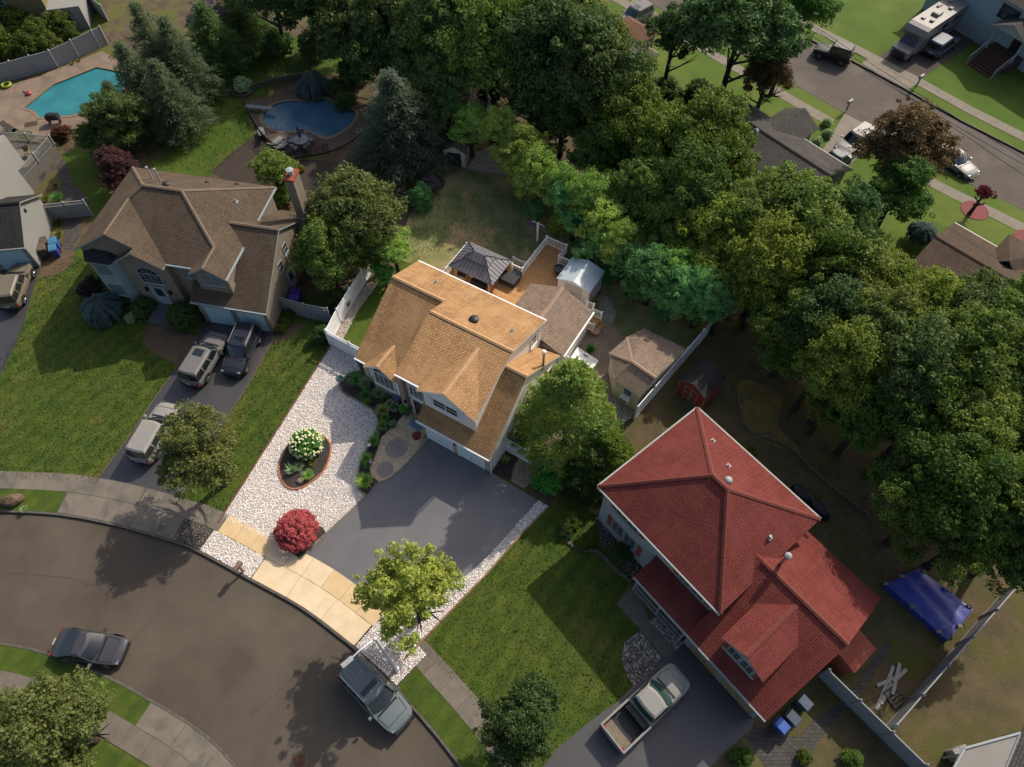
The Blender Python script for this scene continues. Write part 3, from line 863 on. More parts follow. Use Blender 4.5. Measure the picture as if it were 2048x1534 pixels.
def shutter(r, o, du, nrm, w, h, m):
    M = frame_M(o, du, nrm)
    b = MB(); b.box(0, w, 0, 0.035, 0, h, 0, M)
    for k in range(1, 12):
        z = h * k / 12
        b.box(0.04, w - 0.04, 0.035, 0.05, z - 0.03, z + 0.01, 0, M)
    return b.build('shutter', m, r)
def gdoor(r, o, du, nrm, w, h, m, fm, rows=4):
    M = frame_M(o, du, nrm)
    f = MB()
    f.box(-0.1, 0, 0, 0.05, 0, h + 0.1, 0, M); f.box(w, w + 0.1, 0, 0.05, 0, h + 0.1, 0, M); f.box(0, w, 0, 0.05, h, h + 0.1, 0, M)
    d = f.build('garage_door', fm, r)
    for k in range(rows):
        b = MB(); z0, z1 = h * k / rows + 0.008, h * (k + 1) / rows - 0.008
        b.box(0.004, w - 0.004, 0.004, 0.02, z0, z1, 0, M)
        for c in range(4):
            b.box(w * c / 4 + 0.08, w * (c + 1) / 4 - 0.08, 0.02, 0.03, z0 + 0.08, z1 - 0.08, 0, M)
        b.build('door_panel', m, d)
    hb = MB(); hb.box(w / 2 - .06, w / 2 + .06, .02, .07, h * .28, h * .28 + .04, 0, M); hb.build('handle', m_dark, d)
    return d
def door(r, o, du, nrm, w, h, m, fm, glass=True):
    M = frame_M(o, du, nrm)
    b = MB()
    b.box(-0.08, 0, 0, 0.07, 0, h + 0.08, 1, M); b.box(w, w + 0.08, 0, 0.07, 0, h + 0.08, 1, M); b.box(0, w, 0, 0.07, h, h + 0.08, 1, M)
    b.box(0, w, 0, 0.03, 0, h, 0, M)
    b.box(w * .15, w * .85, 0.03, 0.045, h * .08, h * .4, 0, M)
    d = b.build('door', [m, fm], r)
    if glass:
        g = MB(); g.box(w * .22, w * .78, 0.03, 0.04, h * .48, h * .93, 0, M); g.build('pane', m_glass, d)
    k = MB(); k.lathe([(0.001, 0), (.035, .01), (.035, .05), (.001, .06)], 8, (0, 0, 0))
    k.v = [tuple(M @ Vector((w * .9 + x, .03 + z, h * .45 + y))) for x, y, z in k.v]
    k.build('handle', m_dark, d)
    return d
def bar(r, name, segs, rad, m, n=6):
    b = MB()
    for s in segs:
        b.tube(s, rad, n)
    return b.build(name, m, r)
def gutter(r, segs, m):
    for a, c in segs:
        b = MB()
        a, c = Vector(a), Vector(c)
        d = (c - a).normalized(); nrm = Vector((d.y, -d.x, 0))
        M = Matrix(((d.x, nrm.x, 0, a.x), (d.y, nrm.y, 0, a.y), (0, 0, 1, a.z), (0, 0, 0, 1)))
        b.box(0, (c - a).length, 0.0, 0.11, -0.13, 0.0, 0, M)
        b.build('gutter', m, r)
def vent_pipe(r, p, m, h=0.3, rad=0.05):
    b = MB(); b.box(p[0] - .14, p[0] + .14, p[1] - .14, p[1] + .14, p[2] - .1, p[2] + .03); b.lathe([(rad * 1.6, 0), (rad, .06), (rad, h), (rad * .6, h)], 8, p)
    return b.build('roof_vent', m, r)
def round_vent(r, p, m, rad=0.28, tilt=None):
    b = MB(); b.lathe([(rad * .7, -.12), (rad * .7, .1), (rad, .1), (rad * .95, .17), (rad * .6, .23), (0.0001, .25)], 16, p)
    return b.build('roof_vent', m, r, smooth=50)

# ---------------------------------------------------------------- main house
H = mk_root('house', P(982, 945), -30.8, 'white house with golden brown shingle roof behind the white gravel garden', 'house')
wl = MB()
wl.prism([(-5.55, 0), (0, 0), (0, 9.45), (-5.55, 9.45)], 0, 2.62, 1, 1)
wl.wallpoly([(0, 0, 0), (0, 9.45, 0), (0, 9.45, 2.72), (0, 4.7, 6.3), (0, 0, 2.78)], 0); wl.v[-5:] = [(0.004, y, z) for _, y, z in wl.v[-5:]]
wl.prism([(-8.0, 1.1), (-1.6, 1.1), (-1.6, 9.7), (-8.0, 9.7)], 0, 5.45, 0, 0)
wl.wallpoly([(-1.596, 1.1, 5.4), (-1.596, 9.7, 5.4), (-1.596, 9.7, 5.5), (-1.596, 5.4, 7.22), (-1.596, 1.1, 5.5)], 0)
wl.wallpoly([(-7.996, 9.7, 5.4), (-7.996, 1.1, 5.4), (-7.996, 1.1, 5.5), (-7.996, 5.4, 7.22), (-7.996, 9.7, 5.5)], 0)
wl.prism([(-12.3, 1.8), (-8.0, 1.8), (-8.0, 9.7), (-12.3, 9.7)], 0, 3.2, 1, 1)
wl.wallpoly([(-12.304, 9.7, 0), (-12.304, 1.8, 0), (-12.304, 1.8, 3.3), (-12.304, 7.05, 6.55), (-12.304, 9.7, 5.5)], 0)
wl.wallpoly([(-8, 9.7, 3), (-12.3, 9.7, 3), (-12.3, 9.7, 5.45), (-8, 9.7, 5.45)], 0)
wl.wallpoly([(-8.0, 1.094, 0), (-5.9, 1.094, 0), (-5.9, 1.094, 5.4), (-8.0, 1.094, 5.4)], 1)
# big front gable over the garage
wl.prism([(-5.75, .75), (-1.6, .75), (-1.6, 1.2), (-5.75, 1.2)], 2.9, 5.45, 0, 0)
wl.wallpoly([(-5.75, .746, 5.3), (-1.6, .746, 5.3), (-1.6, .746, 5.5), (-3.68, .746, 6.85), (-5.75, .746, 5.5)], 0)
# small arched gable
wl.prism([(-11.2, 1.5), (-8.95, 1.5), (-8.95, 1.9), (-11.2, 1.9)], 0, 3.3, 1, 1)
wl.wallpoly([(-11.2, 1.496, 3.0), (-8.95, 1.496, 3.0), (-8.95, 1.496, 3.35), (-10.1, 1.496, 4.18), (-11.2, 1.496, 3.35)], 0)
# sun room behind
wl.prism([(-5.0, 9.5), (0.15, 9.5), (0.15, 14.3), (-5.0, 14.3)], 0, 2.62, 0, 0)
wl.wallpoly([(0.15, 14.304, 2.5), (-5.0, 14.304, 2.5), (-5.0, 14.304, 2.7), (-2.42, 14.304, 3.8), (0.15, 14.304, 2.7)], 0)
wl.build('wall', [m_siding, m_brick], H)
gz = lambda v: 2.68 + 0.754 * (v + 0.3)
R1 = roof(H, [
    [(-12.55, 10.05, 5.48), (-1.4, 10.05, 5.48), (-1.4, 5.4, 7.34), (-8.05, 5.4, 7.34), (-8.05, 7.05, 6.68), (-12.55, 7.05, 6.68)],
    [(-8.05, .8, 5.5), (-1.4, .8, 5.5), (-1.4, 5.4, 7.34), (-8.05, 5.4, 7.34)],
    [(-12.55, 1.5, 3.22), (-8.0, 1.5, 3.22), (-8.0, 7.05, 6.68), (-12.55, 7.05, 6.68)]], m_roof_main)
roof(H, [[(-5.9, -.3, gz(-.3)), (.14, -.3, gz(-.3)), (.14, 4.7, gz(4.7)), (-1.59, 4.7, gz(4.7)), (-1.59, 1.0, gz(1.0)), (-5.9, 1.0, gz(1.0))],
         [(-1.59, 4.7, gz(4.7)), (.14, 4.7, gz(4.7)), (.14, 9.75, 2.64), (-1.59, 9.75, 2.64)]], m_roof_main, name='garage_roof')
roof(H, [[(-3.65, .4, 7.02), (-3.65, 4.65, 7.02), (-6.02, .8, 5.53), (-6.02, .4, 5.53)],
         [(-3.65, .4, 7.02), (-3.65, 4.65, 7.02), (-1.32, .8, 5.53), (-1.32, .4, 5.53)]], m_roof_main, name='front_gable_roof')
roof(H, [[(-10.1, 1.15, 4.32), (-10.1, 3.35, 4.32), (-11.5, 1.55, 3.26), (-11.5, 1.15, 3.26)],
         [(-10.1, 1.15, 4.32), (-10.1, 3.35, 4.32), (-8.68, 1.55, 3.26), (-8.68, 1.15, 3.26)]], m_roof_main, name='window_gable_roof')
roof(H, [[(-5.2, 9.75, 2.68), (-5.2, 14.6, 2.68), (-2.42, 14.6, 3.9), (-2.42, 9.75, 3.9)],
         [(0.36, 9.75, 2.68), (0.36, 14.6, 2.68), (-2.42, 14.6, 3.9), (-2.42, 9.75, 3.9)]], m_roof_sun, name='sunroom_roof')
caps(H, [((-8.05, 5.4, 7.36), (-1.4, 5.4, 7.36)), ((-12.55, 7.05, 6.7), (-8.05, 7.05, 6.7)), ((-3.65, .4, 7.04), (-3.65, 4.6, 7.04)), ((-10.1, 1.15, 4.34), (-10.1, 3.3, 4.34)), ((-1.59, 4.7, 6.47), (.14, 4.7, 6.47))], m_cap)
caps(H, [((-2.42, 10.0, 3.92), (-2.42, 14.6, 3.92))], mat('sunroom_ridge', (0.36, 0.24, 0.165), (0.29, 0.19, 0.13), scale=5))
gutter(H, [((-5.9, -.3, 2.66), (.14, -.3, 2.66)), ((-8.05, .8, 5.48), (-5.95, .8, 5.48)), ((-12.55, 1.5, 3.2), (-11.5, 1.5, 3.2)), ((-1.4, 10.05, 5.46), (-12.55, 10.05, 5.46)), ((.36, 9.75, 2.66), (.36, 14.6, 2.66))], m_trim)
bar(H, 'downspout', [[(.06, -.25, 2.55), (.06, -.06, 2.35), (.06, -.06, .1)]], 0.05, m_trim)
bar(H, 'downspout', [[(-1.5, 10.1, 5.35), (-1.5, 9.78, 5.1), (-1.5, 9.78, 3.6)]], 0.05, m_trim)
bar(H, 'downspout', [[(-1.42, .72, 5.4), (-1.5, .68, 5.1), (-1.5, .68, 3.5)]], 0.05, m_trim)
vent_pipe(H, (-9.85, 8.55, 6.1), m_trim_dim, .25); vent_pipe(H, (-2.6, 7.3, 6.6), m_trim_dim, .25)
q = loc_of(H, 948, 643, 6.75); round_vent(H, (q.x, q.y, 5.5 + .4 * (10 - q.y)), m_dark, .36)
q = loc_of(H, 1087, 718, 5.5)
b = MB(); b.tube([(q.x, q.y, 4.2), (q.x, q.y, 6.3)], .09, 10); b.lathe([(.16, 0), (.16, .14), (.05, .22)], 10, (q.x, q.y, 6.28), 1)
b.build('flue_pipe', [plain('galvanised', (0.45, 0.45, 0.45), .35, .5, .8), m_trim], H)
FR = (1, 0); FN = (0, -1)
win(H, (-5.0, .744, 4.05), FR, FN, 2.1, 1.0, 2, 2, arch=0, bw=.07)
b = MB(); n = 14
b.add([(-3.95 - 1.05 * math.cos(PI * k / n), .73, 5.08 + .62 * math.sin(PI * k / n)) for k in range(n + 1)], [tuple(range(n + 1))]); b.build('arch_panel', m_garage_w, H)
shutter(H, (-5.5, .74, 4.0), FR, FN, .4, 1.15, plain('pale_shutter', C(222, 228, 228))); shutter(H, (-2.8, .74, 4.0), FR, FN, .4, 1.15, MATS['pale_shutter'])
win(H, (-11.0, 1.494, 1.15), FR, FN, 1.85, 1.65, 4, 5, arch=.72, bw=.07)
shutter(H, (-11.62, 1.78, 1.2), FR, FN, .4, 1.7, m_trim); shutter(H, (-8.98, 1.49, 1.1), FR, FN, .38, 1.6, m_trim)
win(H, (-7.35, 1.09, 2.95), FR, FN, 1.6, 1.5, 4, 5, arch=.62, bw=.07)
door(H, (-7.15, 1.09, .5), FR, FN, 1.1, 2.1, plain('dark_door', (0.03, 0.03, 0.032), .35), m_trim)
b = MB(); b.box(-7.98, -7.55, .75, 1.1, 0, 5.3); b.build('brick_pier', m_brick, H)
for u0 in (-5.3, -2.65):
    gdoor(H, (u0, -.004, .05), FR, FN, 2.08, 2.1, m_garage_w, m_trim)
b = MB(); b.box(-2.98, -2.86, -.14, 0, 1.5, 1.85); b.build('wall_lamp', m_dark, H)
b = MB(); b.box(-7.65, -7.5, .6, .75, 2.2, 2.5); b.build('wall_lamp', m_dark, H)
SR = (0, 1); SN = (1, 0)
win(H, (.006, 4.3, 1.5), SR, SN, .95, 1.35, 1, 2, gm=m_glass); win(H, (-1.594, 8.2, 4.1), SR, SN, .8, 1.1, 1, 2)
door(H, (.006, 8.0, .6), SR, SN, .85, 2.05, m_trim, m_trim)
b = MB(); b.prism([(-7.9, -.3), (-5.6, -.3), (-5.6, 1.09), (-7.9, 1.09)], 0, .46)
b.prism([(-8.0, -.75), (-5.6, -.75), (-5.6, -.3), (-8.0, -.3)], 0, .3); b.prism([(-8.05, -1.15), (-5.6, -1.15), (-5.6, -.75), (-8.05, -.75)], 0, .16)
b.build('front_steps', m_patio, H)
b = MB(); b.box(-5.6, -5.56, -.25, 0, 0, .5); b.build('stoop_trim', m_brick, H)

# ---------------------------------------------------------------- tan roofed neighbour
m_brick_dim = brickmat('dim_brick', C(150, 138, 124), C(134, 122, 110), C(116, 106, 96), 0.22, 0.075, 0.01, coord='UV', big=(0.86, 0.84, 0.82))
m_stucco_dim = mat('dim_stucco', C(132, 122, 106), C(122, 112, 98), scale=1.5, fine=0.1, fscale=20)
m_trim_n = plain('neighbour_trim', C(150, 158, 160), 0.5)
m_gar_n = plain('neighbour_garage_paint', C(170, 196, 206), 0.5)
N = mk_root('house', (-19.09, 34.1), -11.03, 'tan shingled house with arched window and brick chimney behind two parked SUVs', 'house')
S = .645; e = 5.4; u0, u1, v0, v1 = -15.1, -2.42, 1.04, 10.56
zr = e + S * (v1 - v0) / 2; vr = (v0 + v1) / 2; ra, rb = u0 + (v1 - v0) / 2, u1 - (v1 - v0) / 2
uw, zw = -11.3, e + S * (15.1 - 11.3); vwt = v0 + (zw - e) / S
ur = uw + (zw - e) / S                                  # foot of the wing's right slope at eave height
u3, z3 = -3.92, e + S * 1.5
zg, vg = 6.34, 5.24; gf = (6.34 - 2.73) / (5.24 + .2)
ugt = u1 - (zg - e) / S
wl = MB()
wl.prism([(-14.75, 1.35), (-2.75, 1.35), (-2.75, 10.2), (-14.75, 10.2)], 0, 5.35, 1, 1)
wl.prism([(-11.25, .8), (-7.5, .8), (-7.5, 1.4), (-11.25, 1.4)], 0, 5.35, 0, 0)
wl.wallpoly([(-11.25, .796, 5.2), (-7.5, .796, 5.2), (-7.5, .796, 5.35), (-9.5, .796, 6.5), (-11.25, .796, 5.4)], 0)
wl.wallpoly([(-14.75, 1.346, 5.2), (-9.6, 1.346, 5.2), (-9.6, 1.346, 6.5), (-11.3, 1.346, 7.7), (-14.75, 1.346, 5.45)], 0)
wl.wallpoly([(-7.5, 1.345, 0), (-2.75, 1.345, 0), (-2.75, 1.345, 5.35), (-7.5, 1.345, 5.35)], 0)
wl.prism([(-5.8, 0), (0, 0), (0, 10.3), (-5.8, 10.3)], 0, 2.65, 1, 1)
wl.wallpoly([(-5.8, -.004, 0), (0, -.004, 0), (0, -.004, 2.65), (-5.8, -.004, 2.65)], 0)
wl.wallpoly([(.004, 0, 0), (.004, 10.3, 0), (.004, 10.3, 2.8), (.004, 5.24, 6.2), (.004, 0, 2.8)], 1)
wl.prism([(-5.25, .75), (-2.6, .75), (-2.6, 1.4), (-5.25, 1.4)], 2.9, 5.35, 0, 0)
wl.wallpoly([(-5.25, .746, 5.2), (-2.6, .746, 5.2), (-2.6, .746, 5.4), (-3.92, .746, 6.25), (-5.25, .746, 5.4)], 0)
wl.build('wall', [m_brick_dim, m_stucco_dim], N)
roof(N, [
    [(u0, v1, e), (u1, v1, e), (rb, vr, zr), (ra, vr, zr)],
    [(u0, v1, e), (ra, vr, zr), (uw, vwt, zw), (uw, 1.0, zw), (u0, 1.0, e)],
    [(ra, vr, zr), (rb, vr, zr), (u3, v0 + 1.5, z3), (u3, v0 + 1.5, z3), (2 * u3 - u1, v0, e), (ur, v0, e), (uw, vwt, zw)],
    [(uw, vwt, zw), (uw, 1.0, zw), (-9.55, 1.0, zw - S * 1.75), (-9.55, .45, zw - S * 1.75), (ur, .45, e), (ur, v0, e)],
    [(-9.55, 1.0, zw - S * 1.75), (-9.55, .45, zw - S * 1.75), (-11.5, .45, e), (-11.5, 1.0, e)],
    [(u1, v1, e), (rb, vr, zr), (u3, v0 + 1.5, z3), (u3, .38, z3), (u1, .38, e)],
    [(u3, v0 + 1.5, z3), (u3, .38, z3), (2 * u3 - u1, .38, e), (2 * u3 - u1, v0, e)]], m_roof_tan, trim=m_trim_n)
roof(N, [[(-6.06, -.2, 2.73), (.2, -.2, 2.73), (.2, vg, zg), (ugt, vg, zg), (-2.7, vg - (zg - e - .18) / gf, e + .18), (-2.7, 1.3, 2.73 + 1.5 * gf), (-6.06, 1.3, 2.73 + 1.5 * gf)],
         [(ugt, vg, zg), (.2, vg, zg), (.2, 10.6, zg - gf * 5.36), (-2.7, 10.6, zg - gf * 5.36), (-2.7, vg + 1.4, zg - 1.4 * gf)]], m_roof_tan, name='garage_roof', trim=m_trim_n)
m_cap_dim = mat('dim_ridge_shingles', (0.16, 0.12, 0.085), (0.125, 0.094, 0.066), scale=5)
caps(N, [((ra, vr, zr + .02), (rb, vr, zr + .02)), ((u0, v1, e + .02), (ra, vr, zr + .02)), ((rb, vr, zr + .02), (u1, v1, e + .02)), ((uw, 1.0, zw + .02), (uw, vwt, zw + .02)), ((uw, vwt, zw + .02), (ra, vr, zr + .02)), ((rb, vr, zr + .02), (u3, v0 + 1.5, z3 + .02)), ((u3, .38, z3 + .02), (u3, v0 + 1.5, z3 + .02)), ((ugt, vg, zg + .02), (.2, vg, zg + .02))], m_cap_dim)
gutter(N, [((-6.06, -.2, 2.71), (.2, -.2, 2.71)), ((ur, v0, 5.38), (2 * u3 - u1, v0, 5.38)), ((u1, .38, 5.38), (u1, v1, 5.38))], m_trim_n)
# two storey bay with its own little roof
b = MB(); b.prism([(-14.5, 1.35), (-14.0, .6), (-12.2, .6), (-11.7, 1.35)], 0, 5.0); b.build('bay', m_trim_n, N)
roof(N, [[(-14.75, 1.3, 4.95), (-14.1, .4, 4.95), (-13.7, 1.3, 5.5)], [(-14.1, .4, 4.95), (-12.1, .4, 4.95), (-12.5, 1.3, 5.5), (-13.7, 1.3, 5.5)], [(-12.1, .4, 4.95), (-11.4, 1.3, 4.95), (-12.5, 1.3, 5.5)]], m_roof_dark, .08, 'bay_roof', m_trim_n)
for zz in (1.0, 3.4):
    win(N, (-13.8, .596, zz), FR, FN, 1.4, 1.35, 1, 1, fm=m_trim_n, gm=m_glass_pale)
win(N, (-10.35, .79, 3.0), FR, FN, 1.9, 1.1, 4, 3, arch=.8, fm=m_trim_n, bw=.07)
door(N, (-10.05, .79, .45), FR, FN, 1.25, 2.1, m_trim_n, m_trim_n)
win(N, (-6.9, 1.34, 3.7), FR, FN, 1.3, 1.1, 1, 2, fm=m_trim_n, gm=m_glass_pale); win(N, (-6.7, 1.34, 1.2), FR, FN, .8, 1.1, 1, 2, fm=m_trim_n)
win(N, (-4.75, .742, 4.05), FR, FN, 1.7, 1.1, 2, 2, fm=m_trim_n, gm=m_glass_pale, arch=.3)
for x in (-5.3, -2.55):
    gdoor(N, (x, -.008, .04), FR, FN, 2.2, 2.1, m_gar_n, m_trim_n)
for x in (-10.45, -8.45):
    b = MB(); b.box(x, x + .16, .62, .79, 2.0, 2.4); b.build('wall_lamp', m_dark, N)
win(N, (.008, 5.0, 3.6), SR, SN, .7, 1.0, 1, 2, fm=m_trim_n); win(N, (.008, 3.6, 3.0), SR, SN, .7, 1.0, 1, 2, fm=m_trim_n)
win(N, (.008, 7.3, 1.2), SR, SN, 1.0, 1.2, 2, 2, fm=m_trim_n, arch=.45); door(N, (.008, 4.3, .15), SR, SN, .9, 2.0, m_trim_n, m_trim_n)
b = MB(); b.box(.01, .75, 8.2, 9.9, 0, 4.6); b.box(.01, .7, 8.45, 9.65, 4.6, 8.3); b.box(-.06, .78, 8.37, 9.73, 8.3, 8.5, 1)
ch = b.build('chimney', [m_stucco_dim, mat('red_brick', C(150, 74, 50), C(120, 62, 44), scale=6)], N)
b = MB(); b.lathe([(.2, 0), (.2, .35), (.3, .36), (.3, .45), (.05, .5)], 12, (.35, 9.05, 8.5)); b.build('chimney_pot', m_trim_n, ch)
for (ux, vx) in ((-11.0, 7.7), (-10.2, 7.5)):
    z = e + S * (v1 - vx)
    b = MB(); b.tube([(ux, vx, z - .1), (ux, vx, z + 1.15)], .06, 8); b.lathe([(.11, 0), (.11, .1), (.03, .14)], 8, (ux, vx, z + 1.12)); b.build('flue_pipe', m_trim_n, N)
round_vent(N, (-9.0, 6.6, e + S * (v1 - 6.6)), m_dark, .3)
for (ux, vx) in ((-7.3, 8.9), (-5.2, 9.6)):
    vent_pipe(N, (ux, vx, e + S * (v1 - vx)), m_dark, .2)
vent_pipe(N, (-4.1, 7.3, e + S * 1.68), m_trim_n, .25)
b = MB(); b.prism([(-10.3, -.5), (-8.5, -.5), (-8.5, .79), (-10.3, .79)], 0, .42); b.prism([(-10.4, -1.1), (-8.4, -1.1), (-8.4, -.5), (-10.4, -.5)], 0, .2); b.build('front_steps', mat('slate_step', C(88, 88, 92), C(76, 76, 80), scale=3), N)

# ---------------------------------------------------------------- red roofed house
m_wall_r = brickmat('dim_white_siding', C(158, 162, 162), C(152, 156, 156), C(126, 130, 130), 60, 0.12, 0.006, coord='UV', big=(0.95, 0.95, 0.95), bump=0.25)  # white siding, darkened in its colour like the rest beyond the lot
m_shut_r = plain('dusty_red_shutter', C(140, 78, 70), .6)
Rh = mk_root('house', (5.86, 18.25), -50.84, 'white sided house with red shingle roof beside the pickup truck', 'house')
u0, u1, v0, v1, e, zr = -.35, 9.72, -.35, 8.61, 5.31, 8.31
hv = (v1 - v0) / 2; sl = (zr - e) / hv; vr = (v0 + v1) / 2; ra, rb = u0 + hv, u1 - hv
gz = lambda v: 2.81 + .6 * (v + 1.79)
wl = MB()
wl.prism([(0, 0), (9.35, 0), (9.35, 8.25), (0, 8.25)], 0, 5.25)
wl.prism([(9.3, -1.39), (14.9, -1.39), (14.9, 8.4), (9.3, 8.4)], 0, 2.75)
wl.wallpoly([(14.904, -1.39, 0), (14.904, 8.4, 0), (14.904, 8.4, 2.85), (14.904, 3.53, 5.9), (14.904, -1.39, 2.9)])
wl.prism([(10.95, -.95), (13.3, -.95), (13.3, .6), (10.95, .6)], 3.0, 4.95)
wl.wallpoly([(10.95, -.954, 4.8), (13.3, -.954, 4.8), (13.3, -.954, 4.95), (12.12, -.954, 5.62), (10.95, -.954, 4.95)])
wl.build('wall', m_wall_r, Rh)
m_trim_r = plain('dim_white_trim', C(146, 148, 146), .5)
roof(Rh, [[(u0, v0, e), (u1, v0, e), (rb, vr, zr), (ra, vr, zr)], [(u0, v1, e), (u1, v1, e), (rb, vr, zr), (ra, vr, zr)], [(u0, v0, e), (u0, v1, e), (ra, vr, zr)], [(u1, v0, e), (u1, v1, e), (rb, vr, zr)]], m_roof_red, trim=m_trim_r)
roof(Rh, [[(9.2, -1.79, gz(-1.79)), (15.2, -1.79, gz(-1.79)), (15.2, 3.53, 6.0), (8.3, 3.53, 6.0), (8.3, .0, gz(0)), (9.2, .0, gz(0))],
          [(8.3, 3.53, 6.0), (15.2, 3.53, 6.0), (15.2, 8.8, 2.84), (9.36, 8.8, 2.84), (8.3, 6.0, 4.5)]], m_roof_red, name='garage_roof', trim=m_trim_r)
roof(Rh, [[(4.8, -1.79, 2.8), (9.22, -1.79, 2.8), (9.22, .02, 3.45), (4.8, .02, 3.45)]], m_roof_red, name='porch_roof', trim=m_trim_r)
roof(Rh, [[(12.12, -1.15, 5.8), (12.12, 3.2, 5.8), (10.62, 1.81, 4.97), (10.62, -1.15, 4.97)], [(12.12, -1.15, 5.8), (12.12, 3.2, 5.8), (13.62, 1.81, 4.97), (13.62, -1.15, 4.97)]], m_roof_red, name='dormer_roof', trim=m_trim_r)
m_cap_r = mat('red_ridge_shingles', (0.15, 0.038, 0.028), (0.115, 0.03, 0.022), scale=5)
caps(Rh, [((ra, vr, zr + .02), (rb, vr, zr + .02)), ((u0, v0, e + .02), (ra, vr, zr + .02)), ((u0, v1, e + .02), (ra, vr, zr + .02)), ((u1, v0, e + .02), (rb, vr, zr + .02)), ((u1, v1, e + .02), (rb, vr, zr + .02)), ((9.2, 3.53, 6.02), (15.2, 3.53, 6.02)), ((12.12, -1.15, 5.82), (12.12, 3.1, 5.82))], m_cap_r)
gutter(Rh, [((u0, v0, e - .02), (u1, v0, e - .02)), ((4.8, -1.79, 2.78), (15.2, -1.79, 2.78)), ((u1, v1, e - .02), (u0, v1, e - .02)), ((u0, v1, e - .02), (u0, v0, e - .02))], m_trim_r)
for (ua, n_) in ((1.2, 2), (6.6, 2)):
    for k in range(n_):
        win(Rh, (ua + k * 1.0, -.006, 3.7), FR, FN, .9, 1.2, 2, 2, fm=m_trim_r)
    shutter(Rh, (ua - .45, -.006, 3.7), FR, FN, .38, 1.2, m_shut_r); shutter(Rh, (ua + 2.02, -.006, 3.7), FR, FN, .38, 1.2, m_shut_r)
for k in range(2):
    win(Rh, (1.2 + k * 1.1, -.006, .9), FR, FN, 1.0, 1.5, 2, 4, fm=m_trim_r)
shutter(Rh, (.75, -.006, .9), FR, FN, .38, 1.5, m_shut_r); shutter(Rh, (3.45, -.006, .9), FR, FN, .38, 1.5, m_shut_r)
for k in range(2):
    win(Rh, (11.25 + k * .92, -.956, 3.75), FR, FN, .82, .95, 2, 2, fm=m_trim_r)
shutter(Rh, (10.96, -.956, 3.7), FR, FN, .26, 1.0, m_shut_r); shutter(Rh, (13.08, -.956, 3.7), FR, FN, .22, 1.0, m_shut_r)
for x in (9.75, 12.35):
    gdoor(Rh, (x, -1.394, .04), FR, FN, 2.3, 2.1, mat('tan_garage_paint', C(150, 132, 100), C(140, 122, 94)), m_trim_r)
b = MB(); b.prism([(4.9, -1.6), (9.2, -1.6), (9.2, 0), (4.9, 0)], 0, .25); b.build('porch_floor', m_conc_h, Rh)
for x in (5.0, 7.0, 9.0):
    b = MB(); b.box(x, x + .12, -1.66, -1.54, .25, 2.7); b.build('porch_post', m_trim_r, Rh)
b = MB()
for x0, x1 in ((5.12, 7.0), (7.12, 9.0)):
    b.box(x0, x1, -1.63, -1.57, 1.1, 1.16); b.box(x0, x1, -1.63, -1.57, .35, .4)
    for k in range(14):
        x = x0 + (x1 - x0) * (k + .5) / 14; b.box(x - .015, x + .015, -1.615, -1.585, .4, 1.1)
b.build('porch_railing', m_trim_r, Rh, kind='stuff')
door(Rh, (7.6, -.006, .25), FR, FN, .95, 2.05, m_trim_r, m_trim_r)
q = loc_of(Rh, 1455, 963, 7.8); round_vent(Rh, (q.x, q.y, zr - sl * (q.y - vr)), m_trim_r, .25)
for (px, py) in ((1428, 877), (1454, 936)):
    q = loc_of(Rh, px, py, 6.8); vent_pipe(Rh, (q.x, q.y, zr - sl * abs(q.y - vr)), m_trim_r, .2)
q = loc_of(Rh, 1541, 1073, 6.3); vent_pipe(Rh, (q.x, q.y, e + sl * (u1 - q.x)), m_trim_r, .3, .1)
q = loc_of(Rh, 1558, 1130, 5.3)
b = MB(); b.tube([(q.x, q.y, 4.6), (q.x, q.y, 6.9)], .11, 10); b.lathe([(.2, 0), (.2, .16), (.06, .24)], 12, (q.x, q.y, 6.85), 1); b.build('flue_pipe', [MATS['galvanised'], m_trim_r], Rh)
b = MB(); b.poly3([(15.22, 4.5, 2.3), (16.9, 4.5, 1.9), (16.9, 6.6, 1.9), (15.22, 6.6, 2.3)], .12, 0); b.box(15.0, 16.8, 4.6, 6.5, 0, 1.8); b.build('side_entry_roof', [mat('red_metal', C(140, 74, 58), C(128, 66, 52), scale=1)], Rh)
# ================================================================ OTHER BUILDINGS
def house_from(name, label, A, B, Rpx, ze, zr, m, wall, over=0.35, rights=None, trim=None, solar=False):
    """gabled house laid out from its far eave line and one point of its ridge"""
    a, b_, r_ = P(*A, ze), P(*B, ze), P(*Rpx, zr)
    d = (b_ - a); d.z = 0; L = d.length; d.normalize()
    th = math.degrees(math.atan2(d.y, d.x))
    nrm = Vector((-d.y, d.x, 0))
    hd = abs((r_ - a).dot(nrm))
    r = mk_root(name, (a.x, a.y), th, label, 'house')
    roof(r, [[(0, 0, ze), (L, 0, ze), (L, -hd, zr), (0, -hd, zr)], [(0, -hd, zr), (L, -hd, zr), (L, -2 * hd, ze), (0, -2 * hd, ze)]], m, trim=trim or m_trim_dim)
    w_ = MB(); o = over
    w_.prism([(o, -o), (L - o, -o), (L - o, -2 * hd + o), (o, -2 * hd + o)], 0, ze - .05)
    sl = (zr - ze) / hd
    for x in (o - .004, L - o + .004):
        w_.wallpoly([(x, -o, ze - .1), (x, -2 * hd + o, ze - .1), (x, -2 * hd + o, ze + sl * o - .15), (x, -hd, zr - .15), (x, -o, ze + sl * o - .15)])
    w_.build('wall', wall, r)
    caps(r, [((0, -hd, zr + .02), (L, -hd, zr + .02))], m)
    gutter(r, [((L, 0, ze - .02), (0, 0, ze - .02))], trim or m_trim_dim)
    return r, L, hd
m_wall_grey = mat('dim_painted_wall', C(128, 124, 116), C(118, 114, 108), scale=2)
